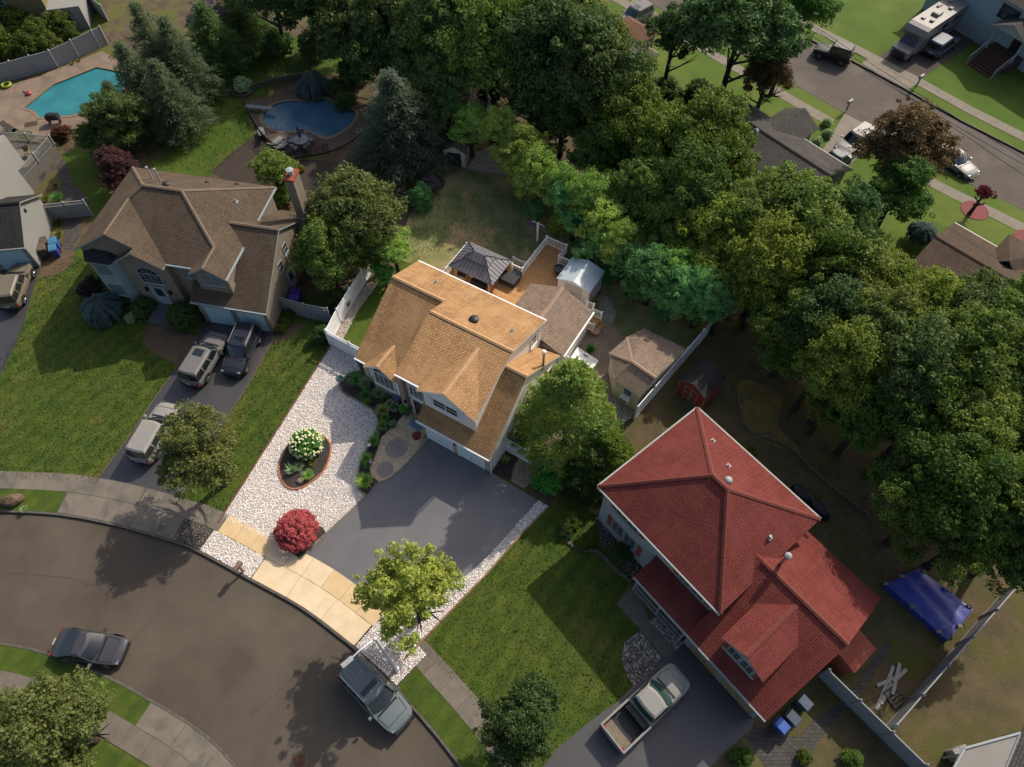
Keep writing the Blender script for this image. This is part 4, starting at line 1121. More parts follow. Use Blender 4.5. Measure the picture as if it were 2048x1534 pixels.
G, L_, hd_ = house_from('ranch_house', 'low house with grey shingle roof and round white vent beside the far street', (1470, 190), (1706, 339), (1661, 350), 2.8, 4.6, m_roof_grey, m_wall_grey)
q = loc_of(G, 1589, 233, 3.9); q2 = loc_of(G, 1618, 270, 2.8); q0 = loc_of(G, 1545, 232, 2.8)
wm = (q2.x + q0.x) / 2; ww = abs(q2.x - q0.x) / 2
roof(G, [[(wm, 2.2, 3.9), (wm - ww, 2.2, 2.8), (wm - ww, -.3, 2.8), (wm, -3, 3.9)], [(wm, 2.2, 3.9), (wm + ww, 2.2, 2.8), (wm + ww, -.3, 2.8), (wm, -3, 3.9)]], m_roof_grey, name='wing_roof', trim=m_trim_dim)
b = MB(); b.prism([(wm - ww + .3, -.5), (wm + ww - .3, -.5), (wm + ww - .3, 1.9), (wm - ww + .3, 1.9)], 0, 2.75); b.wallpoly([(wm + ww - .3, 1.904, 2.7), (wm - ww + .3, 1.904, 2.7), (wm, 1.904, 3.75)]); b.build('wing_wall', m_wall_grey, G)
q = loc_of(G, 1508, 272, 3.9); b = MB(); b.lathe([(.12, -.2), (.12, .25), (.3, .35), (.38, .55), (.3, .8), (.1, .92), (.001, .94)], 14, (q.x, q.y, 3.75)); b.build('roof_vent', m_trim_dim, G, smooth=60)
# pergola box window on its gable end
b = MB(); b.box(L_ - .3, L_ + .9, -4.6, -2.2, .4, 1.9); b.build('bay', m_trim_dim, G)
Bn, L_, hd_ = house_from('ranch_house', 'brown roofed house beside the lawn with the red mulch rings', (1909, 445), (2120, 566), (1867, 470), 2.8, 4.4, m_roof_brown, m_wall_grey)
roof(Bn, [[(L_ * .42, 1.6, 3.2), (L_ * .75, 1.6, 3.2), (L_ * .58, -2.6, 4.3)], [(L_ * .42, 1.6, 3.2), (L_ * .58, -2.6, 4.3), (L_ * .42, -2.6, 2.9)], [(L_ * .75, 1.6, 3.2), (L_ * .58, -2.6, 4.3), (L_ * .75, -2.6, 2.9)]], m_roof_brown, name='wing_roof', trim=m_trim_dim)
b = MB(); b.prism([(L_ * .45, -.4), (L_ * .72, -.4), (L_ * .72, 1.4), (L_ * .45, 1.4)], 0, 3.1); b.build('wing_wall', m_wall_grey, Bn)
So, L_, hd_ = house_from('solar_house', 'salmon roofed house with dark solar panels behind the trees', (1222, 48), (1316, 106), (1262, 105), 2.8, 4.5, m_roof_salmon, m_wall_grey)
sl = 1.7 / hd_
for i in range(6):
    for j in range(2):
        x0 = L_ * .14 + i * 1.08; v0_ = -.5 - j * 1.75; v1_ = v0_ - 1.65
        pn = MB(); pn.poly3([(x0, v0_, 2.8 - sl * v0_ + .1), (x0 + 1.02, v0_, 2.8 - sl * v0_ + .1), (x0 + 1.02, v1_, 2.8 - sl * v1_ + .1), (x0, v1_, 2.8 - sl * v1_ + .1)], .05)
        pn.build('solar_panel', plain('solar_glass', (0.018, 0.02, 0.026), .25, .6), So)
q = loc_of(So, 1257, 55, 3.4)
roof(So, [[(q.x - 2.2, 2.6, 2.8), (q.x + 2.2, 2.6, 2.8), (q.x, .6, 4.0)], [(q.x - 2.2, 2.6, 2.8), (q.x - 2.2, -.4, 2.8), (q.x, -2.0, 4.0), (q.x, .6, 4.0)], [(q.x + 2.2, 2.6, 2.8), (q.x + 2.2, -.4, 2.8), (q.x, -2.0, 4.0), (q.x, .6, 4.0)]], m_roof_salmon, name='wing_roof', trim=m_trim_dim)
b = MB(); b.prism([(q.x - 1.9, -.4), (q.x + 1.9, -.4), (q.x + 1.9, 2.3), (q.x - 1.9, 2.3)], 0, 2.7); b.build('wing_wall', m_wall_grey, So)

# white garage house at the west edge
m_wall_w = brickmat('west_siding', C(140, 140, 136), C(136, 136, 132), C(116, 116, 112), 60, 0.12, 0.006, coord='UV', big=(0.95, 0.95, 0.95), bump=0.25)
Wh = mk_root('house', P(80, 533), 7.2, 'white sided house with charcoal roof beside the three wheeled bins', 'house')
w_ = MB(); w_.prism([(-9, 0), (0, 0), (0, 5.7), (-9, 5.7)], 0, 2.62); w_.wallpoly([(.004, 0, 0), (.004, 5.7, 0), (.004, 5.7, 2.75), (.004, 2.85, 4.55), (.004, 0, 2.75)])
w_.prism([(-11, 4.0), (-2.6, 4.0), (-2.6, 11), (-11, 11)], 0, 5.2)
w_.build('wall', m_wall_w, Wh)
roof(Wh, [[(-9, -.3, 2.65), (.25, -.3, 2.65), (.25, 2.85, 4.65), (-9, 2.85, 4.65)], [(-9, 2.85, 4.65), (.25, 2.85, 4.65), (.25, 6.0, 2.65), (-9, 6.0, 2.65)]], m_roof_dark, trim=m_trim_dim)
caps(Wh, [((-9, 2.85, 4.67), (.25, 2.85, 4.67))], m_roof_dark)
gutter(Wh, [((-9, -.3, 2.63), (.25, -.3, 2.63))], m_trim_dim)
for x in (-2.75, -5.6):
    gdoor(Wh, (x, -.006, .04), FR, FN, 2.4, 2.1, m_gar_n, m_trim_n)
b = MB(); b.box(.0, .12, 3.0, 3.12, 3.4, 3.7); b.build('wall_lamp', m_dark, Wh)
bar(Wh, 'downspout', [[(.1, -.2, 2.5), (.05, -.05, 2.3), (.05, -.05, .1)]], 0.05, m_trim_dim)

# olive house behind the white pool fence
Oh = mk_root('house', P(118, 62), 14, 'olive sided house with white windows behind the long white fence', 'house')
w_ = MB(); w_.prism([(-16, 0), (0, 0), (0, 8), (-16, 8)], 0, 5.5)
w_.build('wall', brickmat('olive_siding', C(118, 108, 76), C(112, 102, 72), C(90, 82, 58), 60, 0.14, 0.008, coord='UV', big=(0.95, 0.95, 0.95), bump=0.25), Oh)
roof(Oh, [[(-16.3, -.3, 5.5), (.3, -.3, 5.5), (.3, 4, 7.8), (-16.3, 4, 7.8)], [(-16.3, 4, 7.8), (.3, 4, 7.8), (.3, 8.3, 5.5), (-16.3, 8.3, 5.5)]], m_roof_dark, trim=m_trim_dim)
for (x, z) in ((-5.6, 3.4), (-11.2, 3.3), (-6.0, .9), (-11.4, .9)):
    win(Oh, (x, -.006, z), FR, FN, 2.0, 1.4, 4, 3, fm=m_trim_n, bw=.1)
b = MB(); b.prism([(.0, -.4), (3.4, -.4), (3.4, 5), (.0, 5)], 0, 2.6); b.build('side_wing', m_wall_w, Oh)

# house corner at the south east edge: flat white patio roof in front of grey shingles
zE_ = 2.7
q0, q1, q2, q3 = P(1928, 1497, zE_), P(2041, 1466, zE_), P(1990, 1590, zE_), P(1872, 1600, zE_)
Ch = root('house', (q0.x, q0.y, 0), 0, 'house corner with flat white patio roof beside a utility box', 'house')
lc = lambda p, z=None: (p.x - q0.x, p.y - q0.y, p.z if z is None else z)
b = MB(); b.poly3([lc(q0), lc(q1), lc(q2), lc(q3)], .12, 0, 1); b.build('patio_roof', [mat('white_patio_roof', C(132, 128, 122), C(122, 119, 114), scale=.6), m_trim_dim], Ch)
for a_, c_ in ((q0, q1), (q1, q2), (q3, q0)):
    p_, r__ = Vector(lc(a_)), Vector(lc(c_)); b = MB(); b.tube([p_ + Vector((0, 0, .04)), r__ + Vector((0, 0, .04))], .07, 6); b.build('gutter', m_trim_n, Ch)
for p_ in (q0, q3):
    x, y, _ = lc(p_); b = MB(); b.box(x + .1, x + .22, y - .3, y - .18, 0, zE_ - .1); b.build('post', m_trim_dim, Ch)
d_ = (q2 - q1).normalized(); nrm = Vector((-d_.y, d_.x, 0))
if nrm.x < 0: nrm = -nrm
e0, e1 = q1 - d_ * .6, q2 + d_ * 2
b = MB(); b.prism([lc(e0 + nrm * .4)[:2], lc(e1 + nrm * .4)[:2], lc(e1 + nrm * 9)[:2], lc(e0 + nrm * 9)[:2]], 0, 2.75); b.build('wall', m_wall_w, Ch)
roof(Ch, [[lc(e0, 2.85), lc(e1, 2.85), lc(e1 + nrm * 4.5, 5.0), lc(e0 + nrm * 4.5, 5.0)], [lc(e0 + nrm * 4.5, 5.0), lc(e1 + nrm * 4.5, 5.0), lc(e1 + nrm * 9, 2.85), lc(e0 + nrm * 9, 2.85)]], m_roof_grey, trim=m_trim_dim)
# blue grey house with porch at the north east
Eh = mk_root('house', P(1898, 52), -59.5, 'pale blue house with white porch steps behind the parked motorhome', 'house')
m_wall_b = brickmat('pale_blue_siding', C(150, 170, 178), C(146, 166, 174), C(122, 140, 148), 60, 0.13, 0.008, coord='UV', big=(0.95, 0.95, 0.95), bump=0.25)
w_ = MB(); w_.prism([(-4, 0), (16, 0), (16, 8), (-4, 8)], 0, 5.2); w_.build('wall', m_wall_b, Eh)
roof(Eh, [[(-4.3, -.35, 5.2), (16.3, -.35, 5.2), (16.3, 4, 7.4), (-4.3, 4, 7.4)], [(-4.3, 4, 7.4), (16.3, 4, 7.4), (16.3, 8.3, 5.2), (-4.3, 8.3, 5.2)]], m_roof_grey, trim=m_trim_dim)
gdoor(Eh, (1.6, -.006, .04), FR, FN, 3.6, 2.1, m_trim_n, m_trim_n)
win(Eh, (4.2, -.006, 3.4), FR, FN, 2.2, 1.3, 6, 1, fm=m_dark)
b = MB(); b.prism([(5.6, -2.0), (9.2, -2.0), (9.2, 0), (5.6, 0)], 0, 1.15); b.build('porch_floor', mat('brown_porch', C(86, 58, 50), C(72, 50, 44)), Eh)
for k in range(6):
    b = MB(); b.box(6.0, 8.6, -2.0 - (k + 1) * .34, -2.0 - k * .34, 0, 1.15 - (k + 1) * .17); b.build('step', MATS['brown_porch'], Eh)
for x in (5.75, 8.95):
    b = MB(); b.box(x, x + .14, -1.9, -1.76, 1.15, 3.6); b.build('porch_post', m_trim_n, Eh)
    b = MB(); b.tube([(x + .1, -4.1, 1.0), (x + .1, -1.9, 2.15)], .05, 6); b.tube([(x + .1, -4.1, 0), (x + .1, -4.1, 1.05)], .05, 6)
    for k in range(7):
        t = (k + .5) / 7; b.tube([(x + .1, -4.1 + 2.2 * t, .1 + 1.0 * t), (x + .1, -4.1 + 2.2 * t, 1.0 + 1.15 * t)], .02, 4)
    b.build('stair_railing', m_trim_n, Eh, kind='stuff')
roof(Eh, [[(5.3, -2.3, 3.6), (7.4, -2.3, 4.6), (7.4, 0, 4.6), (5.3, 0, 3.6)], [(9.5, -2.3, 3.6), (7.4, -2.3, 4.6), (7.4, 0, 4.6), (9.5, 0, 3.6)]], m_roof_grey, name='porch_roof', trim=m_trim_n)
b = MB(); b.wallpoly([(5.4, -2.2, 3.55), (9.4, -2.2, 3.55), (7.4, -2.2, 4.5)]); b.build('porch_gable', m_trim_n, Eh)
door(Eh, (7.2, -.006, 1.15), FR, FN, 1.0, 2.1, m_dark, m_trim_n)

# ---------------------------------------------------------------- sheds, gazebo, pool house of the main lot
Hm = Matrix.Translation(H.location) @ Matrix.Rotation(H.rotation_euler.z, 4, 'Z')
def HW(u, v, z=0.0):
    return Hm @ Vector((u, v, z))
HR = math.degrees(H.rotation_euler.z)
# timber deck
m_deck = brickmat('deck_boards', C(206, 158, 106), C(190, 142, 92), C(120, 88, 56), 4.0, 0.14, 0.012, coord='UV', big=(0.82, 0.78, 0.74), rough=0.6)
DZ = .6
dk = mk_root('timber_deck', H.location, HR, 'orange brown timber deck behind the main house', 'deck')
dpts = [(-12.6, 9.9), (-5.05, 9.9), (-5.05, 14.4), (-.2, 14.4), (-.2, 16.2), (-4.0, 16.2), (-4.0, 19.3), (-5.1, 19.3), (-5.1, 20.7), (-7.1, 20.7), (-7.1, 16.5), (-12.6, 16.5)]
b = MB(); b.prism(dpts, 0, DZ, 0, 0)
for i, u in enumerate(b.uv):
    if u and abs(b.v[b.f[i][0]][2] - DZ) < 1e-6 and abs(b.v[b.f[i][1]][2] - DZ) < 1e-6 and abs(b.v[b.f[i][2]][2] - DZ) < 1e-6:
        b.uv[i] = [(q[0], q[1]) for q in u]
b.build('deck_floor', m_deck, dk)
b = MB(); b.prism([(-.2, 14.5), (.6, 14.5), (.6, 15.8), (-.2, 15.8)], 0, .4); b.build('deck_step', m_deck, dk)
b = MB(); b.prism([(.6, 14.5), (1.0, 14.5), (1.0, 15.8), (.6, 15.8)], 0, .2); b.build('deck_step', m_deck, dk)
def railing(r, pts, z0, m, h=.95, gap=.13, cap=True, end=True):
    """picket railing: posts, two rails, balusters"""
    for i, p in enumerate(pts):
        if i == len(pts) - 1 and not end:
            break
        b = MB(); b.box(p[0] - .06, p[0] + .06, p[1] - .06, p[1] + .06, z0, z0 + h + .1); po = b.build('post', m, r)
        b = MB(); b.add([(p[0] + a * .085, p[1] + c * .085, z0 + h + .1) for a, c in ((-1, -1), (1, -1), (1, 1), (-1, 1))] + [(p[0], p[1], z0 + h + .2)], [(0, 1, 4), (1, 2, 4), (2, 3, 4), (3, 0, 4), (3, 2, 1, 0)]); b.build('post_cap', m, po)
    for a, c in zip(pts, pts[1:]):
        a, c = Vector((a[0], a[1], 0)), Vector((c[0], c[1], 0)); d = c - a; L = d.length; d.normalize()
        M = Matrix(((d.x, -d.y, 0, a.x), (d.y, d.x, 0, a.y), (0, 0, 1, z0), (0, 0, 0, 1)))
        for z in (.1, h - .03):
            b = MB(); b.box(.06, L - .06, -.035, .035, z, z + .06, 0, M); b.build('rail', m, r)
        b = MB(); n = max(2, int(L / gap))
        for k in range(n):
            x = .06 + (L - .12) * (k + .5) / n
            b.box(x - .02, x + .02, -.018, .018, .16, h - .03, 0, M)
        b.build('balusters', m, r, kind='stuff')
railing(dk, [(-8.1, 16.45), (-7.1, 16.45), (-7.1, 18.6), (-7.1, 20.65), (-5.15, 20.65), (-5.15, 19.25), (-4.05, 19.25)], DZ, m_trim)
railing(dk, [(-12.55, 16.45), (-12.55, 13.2), (-12.55, 10.4)], DZ, m_trim)
railing(dk, [(-.85, 16.15), (-.25, 16.15)], DZ, m_trim)
railing(dk, [(-.2, 15.85), (.62, 15.85)], .4, m_trim); railing(dk, [(-.1, 14.45), (.62, 14.45)], .4, m_trim)
railing(dk, [(-8.6, 17.6), (-7.5, 17.6), (-7.2, 17.6)], .0, m_trim)
# small side deck by the kitchen door
sd = mk_root('side_deck', H.location, HR, 'small orange timber landing by the side door of the main house', 'deck')
b = MB(); b.prism([(.03, 7.6), (2.1, 7.6), (2.1, 10.6), (.03, 10.6)], 0, DZ)
b.build('deck_floor', m_deck, sd)
railing(sd, [(.1, 10.6), (1.1, 10.6), (2.1, 10.6), (2.1, 9.2)], DZ, m_trim); railing(sd, [(.1, 7.6), (1.2, 7.6), (2.1, 7.6)], DZ, m_trim)
b = MB(); b.box(.25, .95, 8.1, 9.0, DZ + .004, DZ + .02); b.build('door_mat', plain('blue_black_rubber', (0.02, 0.025, 0.035), .8), None, label='dark mat on the small side landing', cat='mat'); bpy.context.scene.objects['door_mat'].parent = None
o_ = bpy.data.objects['door_mat']; o_.location = H.location; o_.rotation_euler = H.rotation_euler

# gazebo
m_gaz = mat('grey_metal_roof', C(112, 110, 116), C(100, 98, 104), scale=1.0, rough=0.45, spec=0.5)
m_gaz2 = mat('dark_seam', C(72, 70, 76), C(64, 62, 68), rough=0.5)
m_wood = mat('cedar_post', C(150, 96, 56), C(124, 78, 46), scale=4)
gzb = mk_root('gazebo', HW(-10.02, 14.65, DZ), HR, 'grey metal roofed gazebo with wooden posts on the deck', 'gazebo')
def hiproof(r, hx, hy, z0, z1, rx, m, seam=None, gap=.32, name='roof', top=0.0, ty=0.0):
    A_, B_, C_, D_ = (-hx, -hy, z0), (hx, -hy, z0), (hx, hy, z0), (-hx, hy, z0)
    E_, F_, G_, I_ = (-rx, -ty, z1), (rx, -ty, z1), (rx, ty, z1), (-rx, ty, z1)
    polys = [[A_, B_, F_, E_], [C_, D_, I_, G_], [B_, C_, G_, F_] if ty else [B_, C_, F_], [D_, A_, E_, I_] if ty else [D_, A_, E_]]
    b = MB()
    for q in polys:
        b.poly3(q, .05, 0, 1)
    ro = b.build(name, [m, m_gaz2], r)
    if seam:
        b = MB()
        def seams(P0, P1, Q0, Q1):
            P0, P1, Q0, Q1 = map(Vector, (P0, P1, Q0, Q1))
            L = (P1 - P0).length; n = int(L / gap)
            along = (P1 - P0).normalized()
            t0 = (Q0 - P0).dot(along) / L; t1 = (Q1 - P0).dot(along) / L
            up = (Q0 - P0) - along * ((Q0 - P0).dot(along))
            for k in range(1, n):
                t = k / n
                f = 1.0 if t0 <= t <= t1 else (t / t0 if t < t0 else (1 - t) / (1 - t1))
                p = P0.lerp(P1, t)
                b.tube([p + Vector((0, 0, .02)), p + up * f * .985 + Vector((0, 0, .02))], .016, 4, cap=False)
        seams(A_, B_, E_, F_); seams(C_, D_, G_, I_); seams(B_, C_, F_, G_); seams(D_, A_, I_, E_)
        for a_, c_ in ((A_, E_), (B_, F_), (C_, G_), (D_, I_)):
            b.tube([Vector(a_) + Vector((0, 0, .02)), Vector(c_) + Vector((0, 0, .03))], .03, 5)
        b.build('roof_seams', seam, ro, kind='stuff')
    return ro
hiproof(gzb, 2.1, 1.56, 2.3, 2.92, 1.0, m_gaz, m_gaz2, ty=.5)
hiproof(gzb, 1.15, .62, 3.0, 3.42, .52, m_gaz, m_gaz2, name='upper_roof')
b = MB(); b.box(-.98, .98, -.48, .48, 2.86, 3.02); b.build('vent_frame', m_dark, gzb)
for x in (-1.85, 1.85):
    for y in (-1.3, 1.3):
        b = MB(); b.box(x - .08, x + .08, y - .08, y + .08, 0, 2.3); b.build('post', m_wood, gzb)
        s_ = -1 if x > 0 else 1; t_ = -1 if y > 0 else 1
        b = MB()
        for k in range(6):
            b.tube([(x + s_ * (.12 + .03 * k), y + t_ * .05 * (k % 2), .05), (x + s_ * (.1 + .05 * k), y + t_ * .04 * (k % 2), 2.25)], [.05, .035], 5)
        b.build('curtain', mat('beige_curtain', C(190, 168, 138), C(168, 148, 120), scale=6), gzb)
for (x0, x1, y0, y1) in ((-1.95, 1.95, -1.4, -1.28), (-1.95, 1.95, 1.28, 1.4), (-1.95, -1.83, -1.27, 1.27), (1.83, 1.95, -1.27, 1.27)):
    b = MB(); b.box(x0, x1, y0, y1, 2.12, 2.3); b.build('beam', m_wood, gzb)

# grey metal storage shed on the deck
m_shed = brickmat('grey_shed_metal', C(196, 190, 188), C(192, 186, 184), C(160, 155, 153), .4, 30, .02, coord='UV', big=(0.94, 0.94, 0.94), off=0, bump=.4)
m_shedroof = mat('pale_shed_roof', C(176, 190, 194), C(164, 178, 184), scale=1.2, rough=.45, spec=.5)
sh = mk_root('storage_shed', HW(-3.75, 16.45, DZ * 0), HR, 'pale grey metal storage shed beside the deck', 'shed')
b = MB(); b.prism([(0, 0), (2.85, 0), (2.85, 2.35), (0, 2.35)], 0.3, 2.42)
for y in (-.004, 2.354):
    b.wallpoly([(0, y, 2.3), (2.85, y, 2.3), (2.85, y, 2.42), (1.42, y, 2.85), (0, y, 2.42)])
b.build('wall', m_shed, sh)
roof(sh, [[(-.08, -.15, 2.42), (1.42, -.15, 2.9), (1.42, 2.5, 2.9), (-.08, 2.5, 2.42)], [(2.93, -.15, 2.42), (1.42, -.15, 2.9), (1.42, 2.5, 2.9), (2.93, 2.5, 2.42)]], m_shedroof, .05, trim=m_shedroof)
for x in (.62, 1.43):
    b = MB(); b.box(x, x + .78, -.03, -.004, .4, 2.25); d_ = b.build('door', m_shed, sh)
    b = MB(); b.box(x + (.66 if x < 1 else .06), x + (.72 if x < 1 else .12), -.06, -.03, 1.2, 1.36); b.build('handle', m_dark, d_)
b = MB(); b.box(-.05, 2.9, -.05, 2.4, 0, .3); b.build('base', m_deck, sh)

# white bench box with red cushions on the deck
bn = mk_root('bench', HW(-4.45, 15.25, DZ), HR - 8, 'white storage bench with glossy red cushions beside the grey shed', 'bench')
b = MB(); b.box(0, 1.75, 0, .62, 0, .75); b.box(0, 1.75, .62, .7, .0, 1.0); b.build('bench_box', m_trim, bn)
for k in range(4):
    b = MB(); b.box(.03 + k * .43, .44 + k * .43, .03, .6, .75, .86); b.lathe([(.2, .1), (.17, .17), (.001, .2)], 10, (.235 + k * .43, .32, .74)); b.build('cushion', mat('red_cushion', C(214, 70, 34), C(186, 52, 26), scale=4, rough=.3, spec=.6), bn, smooth=40)

# tan shed with hexagonal hipped roof beside the white fence
ph = mk_root('pool_house', HW(4.6, 9.9), HR - 10, 'cream garden house with faded hip roof beside the white fence', 'garden house')
def pl(px, py, z):
    p = P(px, py, z); a = ph.rotation_euler.z; dx, dy = p.x - ph.location.x, p.y - ph.location.y
    return (dx * math.cos(a) + dy * math.sin(a), -dx * math.sin(a) + dy * math.cos(a), z)
zE, zA = 2.45, 3.45
a_, b__, c_, d__, e_, f_ = pl(1219, 705, zE), pl(1230, 758, zE), pl(1280, 793, zE), pl(1373, 698, zE), pl(1288, 656, zE), pl(1255, 674, zE)
p1, p2 = pl(1265, 723, zA), pl(1312, 755, zA)
p2 = (p2[0], p2[1], zA)
roof(ph, [[f_, a_, p1], [a_, b__, p1], [b__, c_, p2, p1], [c_, d__, p2], [d__, e_, f_, p1, p2]], m_roof_sun, .1)
caps(ph, [(f_, p1), (a_, p1), (b__, p1), (p1, p2)], MATS['sunroom_ridge'])
cen = Vector((0, 0, 0))
for q in (a_, b__, c_, d__, e_, f_):
    cen += Vector(q) / 6
ins = [tuple((Vector(q) - cen) * .92 + cen)[:2] for q in (a_, b__, c_, d__, e_, f_)]
b = MB(); b.prism(ins, 0, zE - .02); b.build('wall', mat('cream_wall', C(224, 214, 192), C(212, 202, 180), scale=1.5), ph)
wb, wc = Vector((*ins[1], 0)), Vector((*ins[2], 0)); dw = (wc - wb).normalized(); nw = Vector((dw.y, -dw.x, 0))
win(ph, tuple(wb + dw * .75 + nw * .004 + Vector((0, 0, .9))), dw, nw, .8, 1.1, 1, 2)
M_ = frame_M(tuple(wb + dw * .72 + nw * .02 + Vector((0, 0, .85))), dw, nw)
b = MB(); b.box(.08, .8, .03, .5, .0, .42, 0, M_); ac = b.build('air_conditioner', m_trim, ph)
b = MB(); b.box(.14, .74, .5, .52, .05, .37, 0, M_); b.build('grille', m_trim_dim, ac)

# small plastic shed in the far corner of the yard
m_plas = mat('beige_plastic', C(196, 188, 178), C(184, 176, 166), scale=2)
ps = mk_root('garden_shed', P(890, 330), -12, 'small beige plastic shed with dark double doors below the trees', 'shed')
b = MB(); b.prism([(0, 0), (2.0, 0), (2.0, 2.6), (0, 2.6)], 0, 1.75)
for y in (-.004, 2.604):
    b.wallpoly([(0, y, 1.7), (2.0, y, 1.7), (1.0, y, 2.3)])
b.build('wall', m_plas, ps)
roof(ps, [[(-.12, -.15, 1.75), (1.0, -.15, 2.38), (1.0, 2.75, 2.38), (-.12, 2.75, 1.75)], [(2.12, -.15, 1.75), (1.0, -.15, 2.38), (1.0, 2.75, 2.38), (2.12, 2.75, 1.75)]], mat('mossy_shed_roof', C(112, 106, 92), C(84, 82, 74), scale=3, c3=C(150, 128, 92), s3=2.5), .05, trim=m_plas)
for x in (.35, 1.0):
    b = MB(); b.box(x + .01, x + .64, -.04, -.004, .06, 1.6); b.box(x + .1, x + .55, -.055, -.04, .9, 1.45); b.build('door', plain('slate_blue_door', C(44, 54, 66), .5), ps)
for y in (.5, 1.4):
    win(ps, (2.004, y, .9), SR, SN, .5, .5, 1, 1, fm=m_plas, sill=False)

# red barn shed of the neighbour
m_barn = mat('barn_red_paint', C(150, 62, 42), C(136, 54, 38), scale=3)
rs = mk_root('barn_shed', P(1352, 783), -45, 'red barn style shed with dark roof beside the white fence', 'shed')
b = MB(); b.prism([(0, 0), (2.3, 0), (2.3, 2.4), (0, 2.4)], .08, 1.65)
for y in (-.004, 2.404):
    b.wallpoly([(0, y, 1.6), (2.3, y, 1.6), (1.8, y, 2.05), (1.15, y, 2.35), (.5, y, 2.05)])
b.build('wall', m_barn, rs)
roof(rs, [[(-.1, -.12, 1.62), (.5, -.12, 2.12), (.5, 2.52, 2.12), (-.1, 2.52, 1.62)], [(.5, -.12, 2.12), (1.15, -.12, 2.42), (1.15, 2.52, 2.42), (.5, 2.52, 2.12)], [(1.8, -.12, 2.12), (1.15, -.12, 2.42), (1.15, 2.52, 2.42), (1.8, 2.52, 2.12)], [(2.4, -.12, 1.62), (1.8, -.12, 2.12), (1.8, 2.52, 2.12), (2.4, 2.52, 1.62)]], m_roof_dark, .05, trim=m_trim_dim)
for x in (.55, 1.15):
    b = MB(); b.box(x + .01, x + .59, -.03, -.006, .15, 1.6); d_ = b.build('door', m_barn, rs)
    b = MB()
    for (xa, xb, za, zb) in ((.01, .08, .15, 1.6), (.52, .59, .15, 1.6), (.08, .52, .15, .22), (.08, .52, 1.53, 1.6), (.08, .52, .82, .9)):
        b.box(x + xa, x + xb, -.045, -.03, za, zb)
    b.build('door_trim', m_trim_dim, d_)
b = MB()
for (x, y) in ((-.01, -.012), (2.25, -.012), (2.25, 2.35)):
    b.box(x, x + .06, y, y + .06, .08, 1.65)
b.build('corner_trim', m_trim_dim, rs, kind='stuff')

# ================================================================ FENCES
def fence(label, pts, m, h=1.8, span=2.2, lattice=False, name='vinyl_fence', gate=None, group=None):
    """vinyl privacy fence: posts with caps, panels between two rails, optional open top"""
    pts = [Vector((p[0], p[1], 0)) for p in pts]
    r = root(name, pts[0], 0, label, 'fence', group)
    stations = []
    for a, c in zip(pts, pts[1:]):
        n = max(1, round((c - a).length / span))
        stations += [a.lerp(c, k / n) for k in range(n)]
    stations.append(pts[-1])
    o = pts[0]
    for p in stations:
        q = p - o
        b = MB(); b.box(q.x - .065, q.x + .065, q.y - .065, q.y + .065, 0, h + .08); po = b.build('post', m, r)
        b = MB(); b.add([(q.x + i * .09, q.y + j * .09, h + .08) for i, j in ((-1, -1), (1, -1), (1, 1), (-1, 1))] + [(q.x, q.y, h + .2)], [(0, 1, 4), (1, 2, 4), (2, 3, 4), (3, 0, 4), (3, 2, 1, 0)]); b.build('post_cap', m, po)
    for a, c in zip(stations, stations[1:]):
        d = c - a; L = d.length; d.normalize(); q = a - o
        M = Matrix(((d.x, -d.y, 0, q.x), (d.y, d.x, 0, q.y), (0, 0, 1, 0), (0, 0, 0, 1)))
        top = h - .34 if lattice else h - .06
        b = MB(); n = max(3, int(L / .28))
        for k in range(n):
            x0 = .065 + (L - .13) * k / n; x1 = .065 + (L - .13) * (k + 1) / n
            b.box(x0 + .004, x1 - .004, -.018, .018, .1, top - .04, 0, M)
            b.box(x0 - .004, x0 + .004, -.012, .012, .1, top - .04, 0, M)
        b.build('panel', m, r)
        for z in ([.03, top - .05, h - .06] if lattice else [.03, h - .1]):
            b = MB(); b.box(.06, L - .06, -.035, .035, z, z + .09, 0, M); b.build('rail', m, r)
        if lattice:
            b = MB(); n = int(L / .13)
            for k in range(n):
                x = .065 + (L - .13) * (k + .5) / n; b.box(x - .02, x + .02, -.015, .015, top + .04, h - .06, 0, M)
            b.build('balusters', m, r, kind='stuff')
    return r
m_fence_w = plain('white_vinyl', C(236, 238, 240), .45)
m_fence_d = plain('dimmed_white_vinyl', C(138, 140, 142), .5)  # neighbours' white vinyl with the dimming beyond the lot painted in
hw2 = lambda *a: [HW(u, v) for u, v in a]
fence('white lattice topped fence and gate beside the main house gravel', hw2((-16.9, 3.0), (-12.36, 3.0)), m_fence_w, lattice=True, span=2.3)
fence('white privacy fence running back along the stone bed', hw2((-16.9, 3.1), (-17.45, 5.1), (-17.9, 7.3), (-18.3, 9.4), (-18.8, 11.8), (-19.3, 14.2)), m_fence_w)
fence('long white fence between the cream garden house and the red shed', gp([(1268, 838), (1428, 652)]), m_fence_w, span=2.25)
fence('white lattice topped fence and gate in front of the wheeled bins', gp([(1009, 899), (1054, 924), (1112, 952)]), m_fence_w, lattice=True)
fence('white fence corner half hidden behind the small plastic shed', gp([(950, 285), (985, 235), (975, 215)]), m_fence_w)
fence('dim white lattice topped fence beside the tan roofed house', gp([(563, 621), (617, 636), (663, 645)]), m_fence_d, lattice=True)
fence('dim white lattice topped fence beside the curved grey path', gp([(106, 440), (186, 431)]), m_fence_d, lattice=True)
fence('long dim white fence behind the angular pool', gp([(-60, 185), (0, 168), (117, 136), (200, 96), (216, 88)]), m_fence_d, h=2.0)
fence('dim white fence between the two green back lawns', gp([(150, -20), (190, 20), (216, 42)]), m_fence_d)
fence('dim white fence reaching out from the red roofed house', gp([(1636, 1352), (1823, 1536), (1880, 1595)]), m_fence_d, span=2.4)
